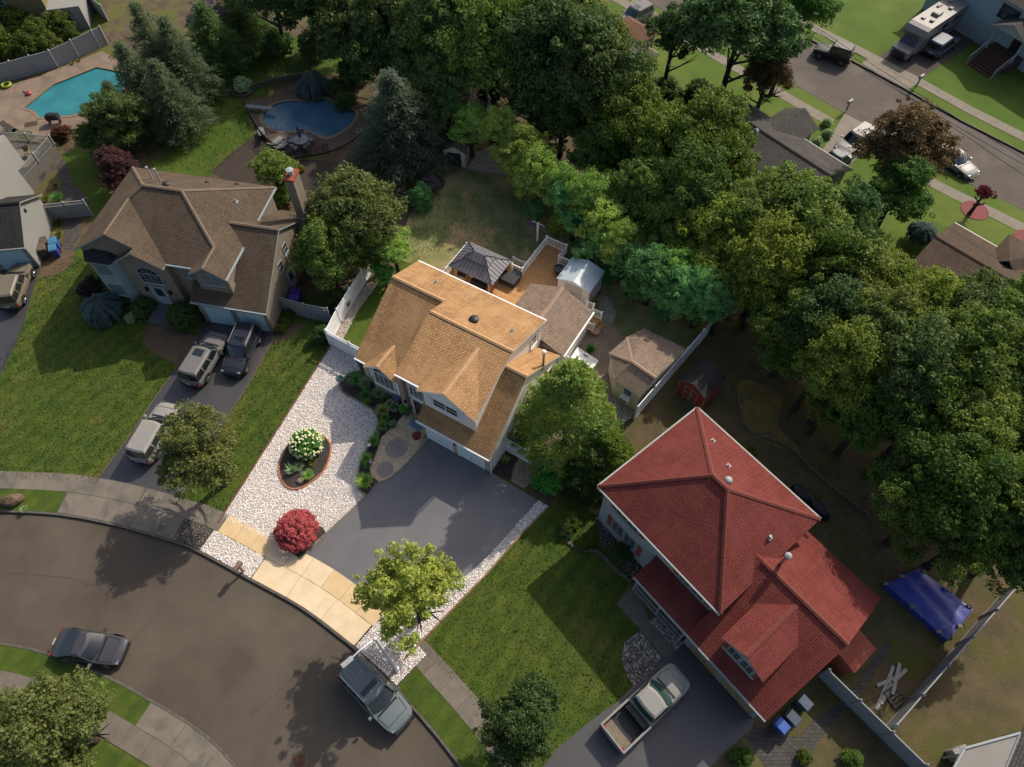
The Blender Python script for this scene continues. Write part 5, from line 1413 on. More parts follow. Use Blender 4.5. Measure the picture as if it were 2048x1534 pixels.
fence('dim white fence between the blue tarpaulin and the dry yard', gp([(1765, 1459), (2006, 1184)]), m_fence_d, span=2.4)
# ================================================================ VEHICLES
m_tyre = plain('tyre_rubber', (0.015, 0.015, 0.016), .8)
m_rim = plain('alloy_rim', (0.30, 0.30, 0.31), .3, .6, .7)
m_cglass = plain('car_glass', (0.012, 0.016, 0.02), .05, .9)
m_cglass2 = plain('car_glass_teal', (0.03, 0.06, 0.055), .05, .9)
m_blk = plain('black_plastic', (0.018, 0.018, 0.02), .5)
m_hl = plain('headlight_glass', (0.2, 0.21, 0.22), .1, .8)
m_tl = plain('taillight_red', (0.28, 0.012, 0.012), .2, .7)
m_plate = plain('number_plate', (0.5, 0.5, 0.45), .5)
def paint(name, c):
    return plain(name, tuple(x * .85 for x in c), .45, .3, .0, .1)
def loft(rings, mi=0, b=None, cap=True):
    b = b or MB()
    n = len(rings[0]); o = len(b.v)
    v = [p for r_ in rings for p in r_]; f = []
    for i in range(len(rings) - 1):
        for k in range(n):
            k2 = (k + 1) % n
            f.append((i * n + k, i * n + k2, (i + 1) * n + k2, (i + 1) * n + k))
    if cap:
        f.append(tuple(range(n))[::-1]); f.append(tuple((len(rings) - 1) * n + k for k in range(n)))
    b.add(v, f, mi)
    return b
def car(label, rear, front, L, W, Hh, col, cat='car', z=0.0, name='parked_car', style='suv', zp=.7, rails=False, sunroof=False, glass=None, rimc=None, group=None):
    a, c = P(*rear, zp), P(*front, zp)
    d = c - a; d.z = 0; mid = (a + c) / 2; d.normalize()
    r = root(name, (mid.x, mid.y, z), math.atan2(d.y, d.x), label, cat, group)
    glass = glass or m_cglass
    h = L / 2; w = W / 2
    # side profile by style: (belt z, hood z, tail z), cabin corner stations
    if style == 'suv':
        zb, zh, zt = .56 * Hh, .55 * Hh, .56 * Hh; xw0, xw1, xr1, xr0 = .22 * L, .08 * L, -.44 * L, -.485 * L
    elif style == 'jeep':
        zb, zh, zt = .6 * Hh, .58 * Hh, .6 * Hh; xw0, xw1, xr1, xr0 = .13 * L, .08 * L, -.45 * L, -.47 * L
    elif style == 'sports':
        zb, zh, zt = .62 * Hh, .55 * Hh, .60 * Hh; xw0, xw1, xr1, xr0 = .2 * L, .03 * L, -.16 * L, -.40 * L
    elif style == 'sedan':
        zb, zh, zt = .6 * Hh, .57 * Hh, .62 * Hh; xw0, xw1, xr1, xr0 = .2 * L, .06 * L, -.22 * L, -.36 * L
    else:  # pickup
        zb, zh, zt = .58 * Hh, .58 * Hh, .58 * Hh; xw0, xw1, xr1, xr0 = .25 * L, .13 * L, -.08 * L, -.11 * L
    zl = .16 * Hh + .04
    sq = .5 if style in ('jeep', 'pickup') else 1.0
    def ring(x, hw, z0, z1):
        m_ = (z0 + z1) / 2
        half = [(hw * .80, z0), (hw * .96, z0 + .1), (hw, m_), (hw * .985, z1 - .13), (hw * .93, z1 - .03), (hw * .55, z1 + .03)]
        pts = [(x, y, zz) for y, zz in half] + [(x, -y, zz) for y, zz in reversed(half)]
        return pts
    xend = -h if style != 'pickup' else xr0 - .05
    st = [(-h, .66, zl + .18, zt - .24), (-h + .05, .82, zl + .08, zt - .14), (-h + .14, .92, zl + .03, zt - .05), (-h + .3, .97, zl, zt), (-.25 * L, 1.0, zl, zb), (0, 1.0, zl, zb), (xw0 - .1, 1.0, zl, zb), (xw0 + .15, .99, zl, zh + .02), (h - .75, .97, zl, zh - .03 * sq), (h - .45, .93 + .03 * (1 - sq), zl + .02, zh - .07 * sq), (h - .22, .84 + .1 * (1 - sq), zl + .04, zh - .13 * sq), (h - .07, .70 + .2 * (1 - sq), zl + .08, zh - .22 * sq), (h, .52 + .36 * (1 - sq), zl + .18, zh - .32 * sq)]
    if style == 'pickup':
        st = [(xend, 1.0, zl, zb), (0, 1.0, zl, zb)] + st[5:]
    b = loft([ring(x, w * q, z0, z1) for x, q, z0, z1 in st])
    b.build('body', col, r, smooth=35)
    # cabin
    wb, wt, wt2 = w * .93, w * .78, w * .66
    zr0, zr1 = Hh - .10, Hh - .02
    bow = .05 if style == 'jeep' else .16
    NS = (-1, -.66, -.25, .25, .66, 1)
    def rect(x0, x1, hw, zz, bf, br):
        fr = [(x1 - bf * (1 - (1 - s_ * s_)), s_ * hw, zz) for s_ in NS]
        re = [(x0 + br * (1 - (1 - s_ * s_)), s_ * hw, zz) for s_ in reversed(NS)]
        return fr + re
    K0 = rect(xr0, xw0, wb, zb - .02, bow * 1.3, bow * .5); K1 = rect(xr1, xw1, wt, zr0, bow, bow * .5); K2 = rect(xr1 + .12, xw1 - .14, wt2, zr1, bow * .8, bow * .4)
    cr = lambda K: [K[11], K[0], K[5], K[6]]
    R0, R1, R2 = cr(K0), cr(K1), cr(K2)
    cb = loft([K0, K1, K2], cap=False)
    cb.add(K2, [tuple(range(12))])
    def curved(name, i0, n_, lo, hi, m_=None):
        g_ = MB(); vs = []
        for k in range(n_):
            p, q = Vector(K0[i0 + k]), Vector(K1[i0 + k])
            p, q = Vector((p.x, p.y * .93, p.z)), Vector((q.x, q.y * .93, q.z))
            e_ = 1 if i0 == 0 else -1
            o_ = Vector((e_ * .012, 0, .012))
            f0, f1 = (lo + .06, hi - .03) if k in (0, n_ - 1) else (lo, hi)
            vs += [p.lerp(q, f0) + o_, p.lerp(q, f1) + o_]
        g_.add(vs, [(2 * k, 2 * k + 2, 2 * k + 3, 2 * k + 1) for k in range(n_ - 1)])
        return g_.build(name, m_ or glass, r, smooth=60)
    cb.build('cabin', col, r, smooth=30)
    def pane(name, q, sx=.92, sz=.86, off=.012, m_=None, s0=0.0, s1=1.0):
        q = [Vector(x) for x in q]                      # bottom a, bottom b, top b, top a
        a0, b0 = q[0].lerp(q[1], s0), q[0].lerp(q[1], s1); a1, b1 = q[3].lerp(q[2], s0), q[3].lerp(q[2], s1)
        cc = (a0 + b0 + a1 + b1) / 4
        n = (b0 - a0).cross(a1 - a0).normalized()
        if n.dot(cc - Vector((0, 0, zb))) < 0:
            n = -n
        e1 = (b0 - a0).normalized(); up = (a1 + b1 - a0 - b0).normalized()
        pts = []
        for p in (a0, b0, b1, a1):
            dv = p - cc
            pts.append(cc + e1 * dv.dot(e1) * sx + up * dv.dot(up) * sz + (dv - e1 * dv.dot(e1) - up * dv.dot(up)) + n * off)
        g_ = MB(); g_.add(pts, [(0, 1, 2, 3)] if (pts[1] - pts[0]).cross(pts[3] - pts[0]).dot(n) > 0 else [(3, 2, 1, 0)])
        return g_.build(name, m_ or glass, r)
    curved('windshield', 0, 6, .04, .95)
    curved('rear_window', 6, 6, .12, .9)
    cuts = [(0, .31), (.33, .64), (.66, 1)] if style == 'suv' else ([(0, .45), (.47, 1)] if style != 'jeep' else [(0, .4), (.42, .7), (.72, 1)])
    for side in (0, 1):
        q = [R0[0], R0[1], R1[1], R1[0]] if side == 0 else [R0[3], R0[2], R1[2], R1[3]]
        for s0, s1 in cuts:
            pane('side_window', q, .95, .72, .012, None, s0, s1)
    # wheels
    wr = .2 * Hh + .01 if style not in ('sports',) else .32
    if style == 'jeep': wr = .4
    for x in (h - .19 * L, -h + .2 * L):
        for y in (-1, 1):
            wh = link('wheel', None, r)
            t_ = MB(); pr = [(.001, -.1), (wr * .55, -.1), (wr * .9, -.11), (wr, -.06), (wr, .06), (wr * .9, .11), (wr * .62, .1)]
            t_.lathe(pr, 18); t_.v = [(px_, y * pz, py_) for px_, py_, pz in t_.v]
            t_.build('tyre', m_tyre, wh, smooth=50)
            t_ = MB(); t_.lathe([(wr * .62, .085), (wr * .56, .1), (wr * .5, .07), (.06, .09), (.001, .095)], 18)
            for k in range(5):
                an = 2 * PI * k / 5; t_.tube([(.05 * math.cos(an), .05 * math.sin(an), .1), (wr * .56 * math.cos(an), wr * .56 * math.sin(an), .1)], .03, 4)
            t_.v = [(px_, y * pz, py_) for px_, py_, pz in t_.v]
            t_.build('rim', rimc or m_rim, wh, smooth=40)
            wh.location = (x, y * (w - .1), wr)
            ar = MB(); n_ = 14
            pts = [((wr + .09) * math.cos(PI * k / n_), (wr + .09) * math.sin(PI * k / n_)) for k in range(n_ + 1)]
            ar.add([(x + p_, y * (w + .004), wr + q_) for p_, q_ in pts], [tuple(range(n_ + 1))]); ar.build('wheel_arch', m_blk, r)
    # lights, bumpers, mirrors, plate
    for y in (-1, 1):
        b = MB(); b.box(h - .40, h - .13, y * w * .66 - .12, y * w * .66 + .12, zh - .3, zh - .105 * sq - .03); b.build('headlight', m_hl, r)
        b = MB(); b.box(-h + .03, -h + .2, y * w * .78 - .1, y * w * .78 + .1, zt - .36, zt - .1); b.build('taillight', m_tl, r)
        b = MB(); b.box(xw0 - .32, xw0 - .14, y * (w + .02), y * (w + .2), zb + .02, zb + .17) if y > 0 else b.box(xw0 - .32, xw0 - .14, -w - .2, -w - .02, zb + .02, zb + .17); b.build('mirror', m_blk if style in ('jeep', 'pickup') else col, r)
    b = MB(); b.box(h - .12, h + .05, -w * .66, w * .66, zl + .06, zl + .24); b.build('front_bumper', m_blk, r)
    b = MB(); b.box(h - .16, h + .012, -w * .42, w * .42, zl + .26, zh - .3); b.build('grille', m_blk, r)
    b = MB(); b.box(-h - .05, -h + .1, -w * .76, w * .76, zl + .08, zl + .28); b.build('rear_bumper', m_blk if style in ('suv', 'jeep') else m_rim, r)
    b = MB(); b.box(-h - .06, -h - .045, -.2, .2, zl + .36, zl + .5); b.build('number_plate', m_plate, r)
    b = MB()
    for y in (-1, 1):
        b.tube([(xw0 + .1, y * w * .8, zh + .045), (h - .5, y * w * .72, zh - .02 * sq + .005)], .012, 4)
    b.tube([(h - .5, -w * .72, zh - .02 * sq + .005), (h - .5, w * .72, zh - .02 * sq + .005)], .012, 4)
    b.build('hood_seam', m_blk, r, kind='stuff')
    b = MB(); b.box(xw0 - .02, xw0 + .1, -w * .72, w * .72, zb + .005, zb + .055); b.build('cowl', m_blk, r)
    if rails:
        for y in (-1, 1):
            b = MB(); b.tube([(xw1 - .25, y * wt * .93, zr1 + .0), (xw1 - .35, y * wt * .93, zr1 + .06), (xr1 + .25, y * wt * .93, zr1 + .06), (xr1 + .15, y * wt * .93, zr1)], .025, 5); b.build('roof_rail', m_rim, r)
    if sunroof:
        b = MB(); b.box(xw1 - .95, xw1 - .3, -wt2 * .62, wt2 * .62, zr1 + .002, zr1 + .012); b.build('sunroof', m_cglass, r)
    if style == 'pickup':
        bx0, bx1 = -h, xr0 - .06
        b = MB(); b.box(bx0, bx1, -w, -w + .12, zl, zb); b.build('bed_side', col, r)
        b = MB(); b.box(bx0, bx1, w - .12, w, zl, zb); b.build('bed_side', col, r)
        b = MB(); b.box(bx0, bx0 + .09, -w + .12, w - .12, zl + .06, zb - .02); b.build('tailgate', col, r)
        b = MB(); b.box(bx0 + .09, bx1, -w + .12, w - .12, zl + .1, zl + .22); b.build('bed_floor', m_blk, r)
        b = MB(); b.box(bx1 - .08, bx1, -w + .12, w - .12, zl + .22, zb); b.build('bed_front', m_blk, r)
        b = MB(); b.box(bx0 + .1, bx0 + .75, -w + .14, w - .14, zl + .24, zl + .27); b.build('bed_board', mat('plywood', C(122, 112, 96), C(108, 98, 84), scale=4), r)
        b = MB(); b.box(bx1 - .42, bx1 - .1, -w + .2, w - .25, zb - .1, zb + .06); b.build('tool_box', m_blk, r)
    return r
RZ = -.13
c1 = car('blue grey SUV with ribbed roof parked at the kerb by the lamp post', (696, 1330), (806, 1446), 5.0, 1.98, 1.86, paint('blue_grey_paint', C(112, 122, 124)), 'suv', RZ, rails=True, glass=m_cglass)
b = MB()
for k in range(5):
    b.box(-2.0, -.5, -.5 + k * .25 - .02, -.5 + k * .25 + .02, 1.845, 1.862)
b.build('roof_ribs', MATS['blue_grey_paint'], c1, kind='stuff')
b = MB(); b.box(-.42, -.08, -.55, .55, 1.852, 1.87); b.build('sunroof', m_cglass, c1)
b = MB(); b.box(2.45, 2.62, -.7, .7, .35, .75); b.build('grille_guard', m_blk, c1)
car('charcoal sports coupe parked on the dark street', (112, 1282), (240, 1302), 4.45, 1.86, 1.3, paint('charcoal_paint', C(66, 66, 74)), 'car', RZ, style='sports')
car('silver SUV with sunroof on the driveway facing the garage doors', (384, 757), (434, 676), 4.95, 1.95, 1.75, paint('silver_paint', C(118, 116, 114)), 'suv', .02, sunroof=True)
car('black SUV with roof rails on the driveway facing the street', (499, 662), (464, 740), 4.6, 1.9, 1.7, paint('black_blue_paint', C(44, 46, 58)), 'suv', .02, rails=True, sunroof=True)
car('white SUV half hidden by the street tree on the driveway', (282, 912), (338, 817), 4.9, 1.95, 1.75, paint('white_paint', C(150, 147, 142)), 'suv', .02)
car('champagne SUV parked at the white garage on the west edge', (18, 606), (42, 536), 4.7, 1.9, 1.75, paint('champagne_paint', C(116, 108, 92)), 'suv', .02, rails=True)
car('white pickup truck with open cargo bed on the dark driveway', (1228, 1474), (1358, 1351), 5.7, 1.98, 1.85, paint('pickup_white_paint', C(148, 146, 140)), 'pickup truck', .02, style='pickup', name='pickup_truck', glass=m_cglass2, zp=.8)
car('silver SUV beside the salmon roofed house', (1292, 20), (1246, 44), 4.7, 1.9, 1.7, paint('pale_silver_paint', C(120, 116, 114)), 'suv', .02, sunroof=True, glass=m_cglass2)
car('black soft top off road car at the far kerb', (1699, 113), (1637, 94), 4.0, 1.85, 1.82, paint('black_paint', C(36, 38, 42)), 'car', RZ, style='jeep')
car('slate blue SUV parked beside the motorhome', (1860, 106), (1908, 72), 4.7, 1.92, 1.75, paint('slate_blue_paint', C(84, 98, 112)), 'suv', .02, rails=True)
car('white SUV with dark sunroof on the short concrete drive', (1738, 262), (1680, 304), 4.7, 1.9, 1.7, paint('frost_white_paint', C(142, 140, 138)), 'suv', .02, sunroof=True)
car('dark blue small car in front of the white SUV', (1684, 312), (1652, 330), 3.9, 1.75, 1.45, paint('navy_paint', C(72, 80, 92)), 'car', .02, style='sedan')
car('white sedan at the kerb half hidden by the copper tree', (1888, 300), (1938, 336), 4.7, 1.85, 1.46, paint('sedan_white_paint', C(142, 142, 142)), 'car', RZ, style='sedan')

# motorhome
a, c = P(1908, 26, 1.4), P(1798, 104, 1.0); d = c - a; d.z = 0; d.normalize()
mid = (a + c) / 2
rv = root('motorhome', (mid.x, mid.y, .02), math.atan2(d.y, d.x), 'white motorhome with dark swoosh stripes on the far driveway', 'motorhome')
m_rv = paint('motorhome_white', C(134, 129, 124))
prof = [(-4.6, .45), (2.4, .45), (2.4, 1.9), (3.5, 2.0), (3.62, 2.5), (3.2, 2.95), (2.6, 3.1), (-4.55, 3.12), (-4.62, 3.0)]
b = MB(); n = len(prof)
b.add([(x, -1.2, z) for x, z in prof] + [(x, 1.2, z) for x, z in prof], [tuple(range(n)), tuple(range(n, 2 * n))[::-1]] + [(i, i + n, (i + 1) % n + n, (i + 1) % n) for i in range(n)])
b.build('body', m_rv, rv)
cabp = [(2.4, .4), (5.0, .4), (5.1, .75), (5.0, 1.15), (4.0, 1.3), (3.35, 2.0), (2.4, 2.0)]
b = MB(); n = len(cabp)
b.add([(x, -1.0, z) for x, z in cabp] + [(x, 1.0, z) for x, z in cabp], [tuple(range(n)), tuple(range(n, 2 * n))[::-1]] + [(i, i + n, (i + 1) % n + n, (i + 1) % n) for i in range(n)])
b.build('cab', m_rv, rv)
b = MB(); b.add([(3.97, -.85, 1.36), (3.97, .85, 1.36), (3.42, .8, 1.97), (3.42, -.8, 1.97)], [(0, 1, 2, 3)]); b.v = [(x + .02, y, z + .015) for x, y, z in b.v]; b.build('windshield', m_cglass, rv)
b = MB(); b.box(5.06, 5.14, -.7, .7, .5, 1.0); b.build('grille', m_blk, rv)
for y in (-1, 1):
    b = MB(); b.box(4.95, 5.1, y * .8 - .12, y * .8 + .12, .75, 1.0); b.build('headlight', m_hl, rv)
    for x0, x1 in ((-3.6, -2.4), (-1.4, -.2), (.6, 1.6)):
        b = MB(); b.box(x0, x1, y * 1.205 - .004, y * 1.205 + .004, 1.9, 2.5); b.build('side_window', m_cglass, rv)
    for k in range(4):
        b = MB()
        pts = [(-4.4 + k * 1.5 + t_ * 4.2, 0.7 + k * .18 + t_ * t_ * 1.2) for t_ in (0, .2, .4, .6, .8, 1.0)]
        pts = [(min(x, 2.3), z) for x, z in pts]
        for p_, q_ in zip(pts, pts[1:]):
            b.add([(p_[0], y * 1.204, p_[1]), (q_[0], y * 1.204, q_[1]), (q_[0], y * 1.204, q_[1] + .12), (p_[0], y * 1.204, p_[1] + .16)], [(0, 1, 2, 3)])
        b.build('stripe', [plain('rv_dark_stripe', C(44, 52, 66)), plain('rv_grey_stripe', C(84, 88, 94))][k % 2], rv)
    for x in (4.0, -2.4):
        wh = link('wheel', None, rv); wh.location = (x, y * 1.0, .4)
        t_ = MB(); t_.lathe([(.001, -.12), (.38, -.12), (.4, -.06), (.4, .06), (.38, .12), (.24, .11)], 16); t_.v = [(p_, y * s_, q_) for p_, q_, s_ in t_.v]; t_.build('tyre', m_tyre, wh, smooth=50)
        t_ = MB(); t_.lathe([(.24, .1), (.1, .08), (.001, .1)], 14); t_.v = [(p_, y * s_, q_) for p_, q_, s_ in t_.v]; t_.build('rim', m_rim, wh, smooth=50)
for (x, y, sx, sy, h_) in ((-.2, .0, .5, .4, .26), (-2.2, .4, .2, .2, .14), (-3.4, -.4, .22, .22, .14), (1.4, .4, .2, .2, .14), (1.6, -.5, .2, .2, .1), (-1.8, -.7, .4, .14, .12)):
    b = MB(); b.box(x - sx, x + sx, y - sy, y + sy, 3.1, 3.12 + h_); b.box(x - sx * .8, x + sx * .8, y - sy * .8, y + sy * .8, 3.12 + h_, 3.15 + h_); b.build('roof_unit', m_rv, rv)
# worn dark lettering above the cab, too small in the photograph to read
b = MB()
for k in range(7):
    y = .66 - k * .2
    b.add([(3.52 + .05 * (j > 1), y - (.13 if j in (1, 2) else 0), 2.14 + (.17 if j > 1 else 0)) for j in range(4)], [(0, 1, 2, 3)])
b.v = [(x + .02, y, z) for x, y, z in b.v]
b.build('lettering', m_blk, rv, kind='stuff')
# ================================================================ TREES AND PLANTS
m_bark = mat('tree_bark', C(92, 78, 64), C(62, 52, 44), scale=5, bump=.5, bscale=12)
m_bark_d = mat('dark_bark', C(60, 52, 46), C(44, 38, 34), scale=5, bump=.5, bscale=12)
def quads(c, nrm, up, ln, wd, fold=0.0):
    """leaf blades: centre, normal, direction, length and width -> 4 corners each (rhombus)"""
    side = np.cross(nrm, up)
    a = c - up * ln[:, None] * .5; b = c + side * wd[:, None] * .5
    d = c + up * ln[:, None] * .5; e = c - side * wd[:, None] * .5
    return np.stack([a, b, d, e], 1)
def unit(v):
    return v / np.maximum(np.linalg.norm(v, axis=1, keepdims=True), 1e-9)
def rand_unit(r, n):
    return unit(r.normal(size=(n, 3)))
def leaf_mesh(name, Q, m):
    V = Q.reshape(-1, 3); F = np.arange(len(V)).reshape(-1, 4)
    return fastmesh(name, V, F, 4, m, link_it=False)
def clumps_to_leaves(r, cen, rad, per, ln, wd, upb=.35, flat=.75):
    """leaves gathered on the shells of clumps"""
    n = len(cen) * per
    C_ = np.repeat(cen, per, 0); R_ = np.repeat(rad, per)
    d = rand_unit(r, n); d[:, 2] = np.where(d[:, 2] < -.35, -d[:, 2] * .6, d[:, 2])
    d = unit(d)
    rr = R_ * np.clip(r.normal(.82, .2, n), .1, 1.25)
    pos = C_ + d * rr[:, None] * np.array([1, 1, flat])
    nr = unit(d * .7 + np.array([0, 0, upb]) + r.normal(size=(n, 3)) * .55)
    t = rand_unit(r, n); t = unit(t - nr * np.sum(t * nr, 1, keepdims=True))
    s = np.clip(r.lognormal(0, .36, n), .4, 2.0)
    return quads(pos, nr, t, ln * s, wd * s)
def crown_broad(seed, R=4.0, rz=3.4, n=80, per=190, ln=.24, wd=.15, spread=1.0, hollow=.5, cr=.23, lobes=6):
    """irregular crown: several overlapping boughs of unequal size, each carrying clumps of leaves"""
    r = np.random.default_rng(seed)
    L = lobes
    an = r.uniform(0, 6.283) + np.arange(L) * 6.283 / L + r.normal(size=L) * .35
    dist = r.uniform(.3, .62, L); lz = r.uniform(-.3, .34, L)
    lc = np.stack([np.cos(an) * dist, np.sin(an) * dist, lz], 1)
    lr = r.uniform(.36, .56, L)
    lc = np.concatenate([lc, [[r.uniform(-.15, .15), r.uniform(-.15, .15), .38]]]); lr = np.append(lr, r.uniform(.45, .6))
    k = r.choice(len(lr), n, p=lr ** 2 / np.sum(lr ** 2))
    d = rand_unit(r, n); d[:, 2] = np.where(d[:, 2] < -.5, -d[:, 2], d[:, 2])
    rad = np.where(r.random(n) < .8, r.uniform(.72, 1.05, n), r.uniform(.2, .72, n))
    cen = (lc[k] + d * (lr[k] * rad)[:, None]) * np.array([R, R, rz]) * spread
    cl = R * cr * .8 * r.uniform(.5, 1.4, n)
    Q = clumps_to_leaves(r, cen, cl, per, ln, wd)
    m_ = n // 2
    k = r.choice(len(lr), m_); d2 = rand_unit(r, m_); d2[:, 2] = np.abs(d2[:, 2]) * .9
    c2 = (lc[k] + unit(d2) * (lr[k] * r.uniform(1.0, 1.28, m_))[:, None]) * np.array([R, R, rz])
    Q2 = clumps_to_leaves(r, c2, R * r.uniform(.05, .11, m_), max(30, per // 4), ln, wd)
    return np.concatenate([Q, Q2])
def crown_pine(seed, Ht=9.0, R=3.4, base=.12, levels=15, ln=.34, wd=.075, droop=.12, per=34, soft=1.0):
    r = np.random.default_rng(seed); out = []
    for i in range(levels):
        t = i / (levels - 1)
        z = Ht * (base + (1 - base) * t)
        rr = R * (1 - t) ** .78 * r.uniform(.86, 1.1) + .18
        nb = max(4, int(5 + 8 * (1 - t)))
        a0 = r.uniform(0, 6.28)
        for k in range(nb):
            an = a0 + 6.283 * k / nb + r.uniform(-.25, .25)
            L = rr * r.uniform(.75, 1.15)
            m_ = max(3, int(L / .38))
            s = (np.arange(m_) + .7) / m_
            px = np.cos(an) * L * s; py = np.sin(an) * L * s
            pz = z + L * (.16 * s - (.18 + droop) * s ** 2)
            cen = np.stack([px, py, pz], 1) + r.normal(size=(m_, 3)) * .09
            n = m_ * per
            Cc = np.repeat(cen, per, 0)
            off = r.normal(size=(n, 3)) * np.array([.2, .2, .1]) * soft * (1 + .35 * L / R)
            dirn = unit(np.array([math.cos(an), math.sin(an), .25]) + r.normal(size=(n, 3)) * .7)
            nr = unit(np.array([0, 0, 1.0]) + r.normal(size=(n, 3)) * .6)
            nr = unit(nr - dirn * np.sum(nr * dirn, 1, keepdims=True))
            sc_ = r.uniform(.6, 1.3, n)
            out.append(quads(Cc + off, nr, dirn, ln * sc_, wd * sc_))
    return np.concatenate(out)
def crown_cypress(seed, Ht=10.0, R=3.2, n=360, per=120, ln=.22, wd=.09):
    """dense upswept sprays on a broad cone"""
    r = np.random.default_rng(seed)
    t = r.random(n) ** 1.25
    an = r.uniform(0, 6.283, n)
    prof = np.clip((1 - t) ** .75 * np.minimum(1, (t + .1) * 5), .02, 1)
    rad = R * prof * r.uniform(.72, 1.1, n)
    cen = np.stack([np.cos(an) * rad, np.sin(an) * rad, .4 + t * (Ht - .6)], 1)
    m_ = n * per
    Cc = np.repeat(cen, per, 0); A_ = np.repeat(an, per)
    o = np.stack([np.cos(A_), np.sin(A_), np.full(m_, .9)], 1)
    s = r.random(m_)
    wdt = (1 - s)[:, None] * .42 + .06
    pos = Cc + unit(o) * (s[:, None] * 1.15 - .45) + r.normal(size=(m_, 3)) * wdt * np.array([.8, .8, .6])
    dirn = unit(o + r.normal(size=(m_, 3)) * .55)
    nr = unit(np.stack([np.cos(A_), np.sin(A_), np.full(m_, .6)], 1) + r.normal(size=(m_, 3)) * .6)
    nr = unit(nr - dirn * np.sum(nr * dirn, 1, keepdims=True))
    sc_ = r.uniform(.6, 1.3, m_)
    return quads(pos, nr, dirn, ln * sc_, wd * sc_)
def crown_weep(seed, R=1.0, Ht=1.05, n=130, ln=.09, wd=.035):
    """cascading strands"""
    r = np.random.default_rng(seed); out = []
    for k in range(n):
        an = r.uniform(0, 6.283); L = R * r.uniform(.35, 1.05); h = Ht * r.uniform(.65, 1.05)
        m_ = 26; s = np.linspace(.05, 1, m_)
        x = L * np.minimum(1, s * 1.7) ** .8; z = h * (1 + .1 * np.sin(s * 3) - np.clip(s - .22, 0, 1) ** 1.2 * 1.15)
        cen = np.stack([np.cos(an) * x, np.sin(an) * x, np.maximum(z, .06)], 1)
        per = 22
        Cc = np.repeat(cen, per, 0); N_ = len(Cc)
        pos = Cc + r.normal(size=(N_, 3)) * .05
        dirn = unit(np.array([math.cos(an) * .5, math.sin(an) * .5, -.6]) + r.normal(size=(N_, 3)) * .6)
        nr = unit(rand_unit(r, N_) + np.array([0, 0, .5])); nr = unit(nr - dirn * np.sum(nr * dirn, 1, keepdims=True))
        out.append(quads(pos, nr, dirn, ln * r.uniform(.7, 1.3, N_), wd * np.ones(N_)))
    return np.concatenate(out)
def blades(seed, n=170, L=.9, spread=1.0, wd=.03, stiff=.5):
    """arching grass blades, four segments each"""
    r = np.random.default_rng(seed); out = []
    for k in range(n):
        an = r.uniform(0, 6.283); lean = r.uniform(.15, 1.0) * spread; l = L * r.uniform(.65, 1.1)
        s = np.linspace(0, 1, 5)
        x = l * (lean * .75 * s ** 1.3) + .06 * r.random(); z = l * (s - (.35 + .45 * lean) * (1 - stiff) * s ** 2.4)
        w_ = wd * (1 - s ** 1.5 * .9)
        cx, cy = np.cos(an), np.sin(an)
        a2 = an + r.uniform(-.3, .3)
        sx, sy = -np.sin(a2), np.cos(a2)
        Lf = np.stack([cx * x - sx * w_ / 2, cy * x - sy * w_ / 2, z], 1); Rt = np.stack([cx * x + sx * w_ / 2, cy * x + sy * w_ / 2, z], 1)
        for i in range(4):
            out.append([Lf[i], Rt[i], Rt[i + 1], Lf[i + 1]])
    return np.array(out)

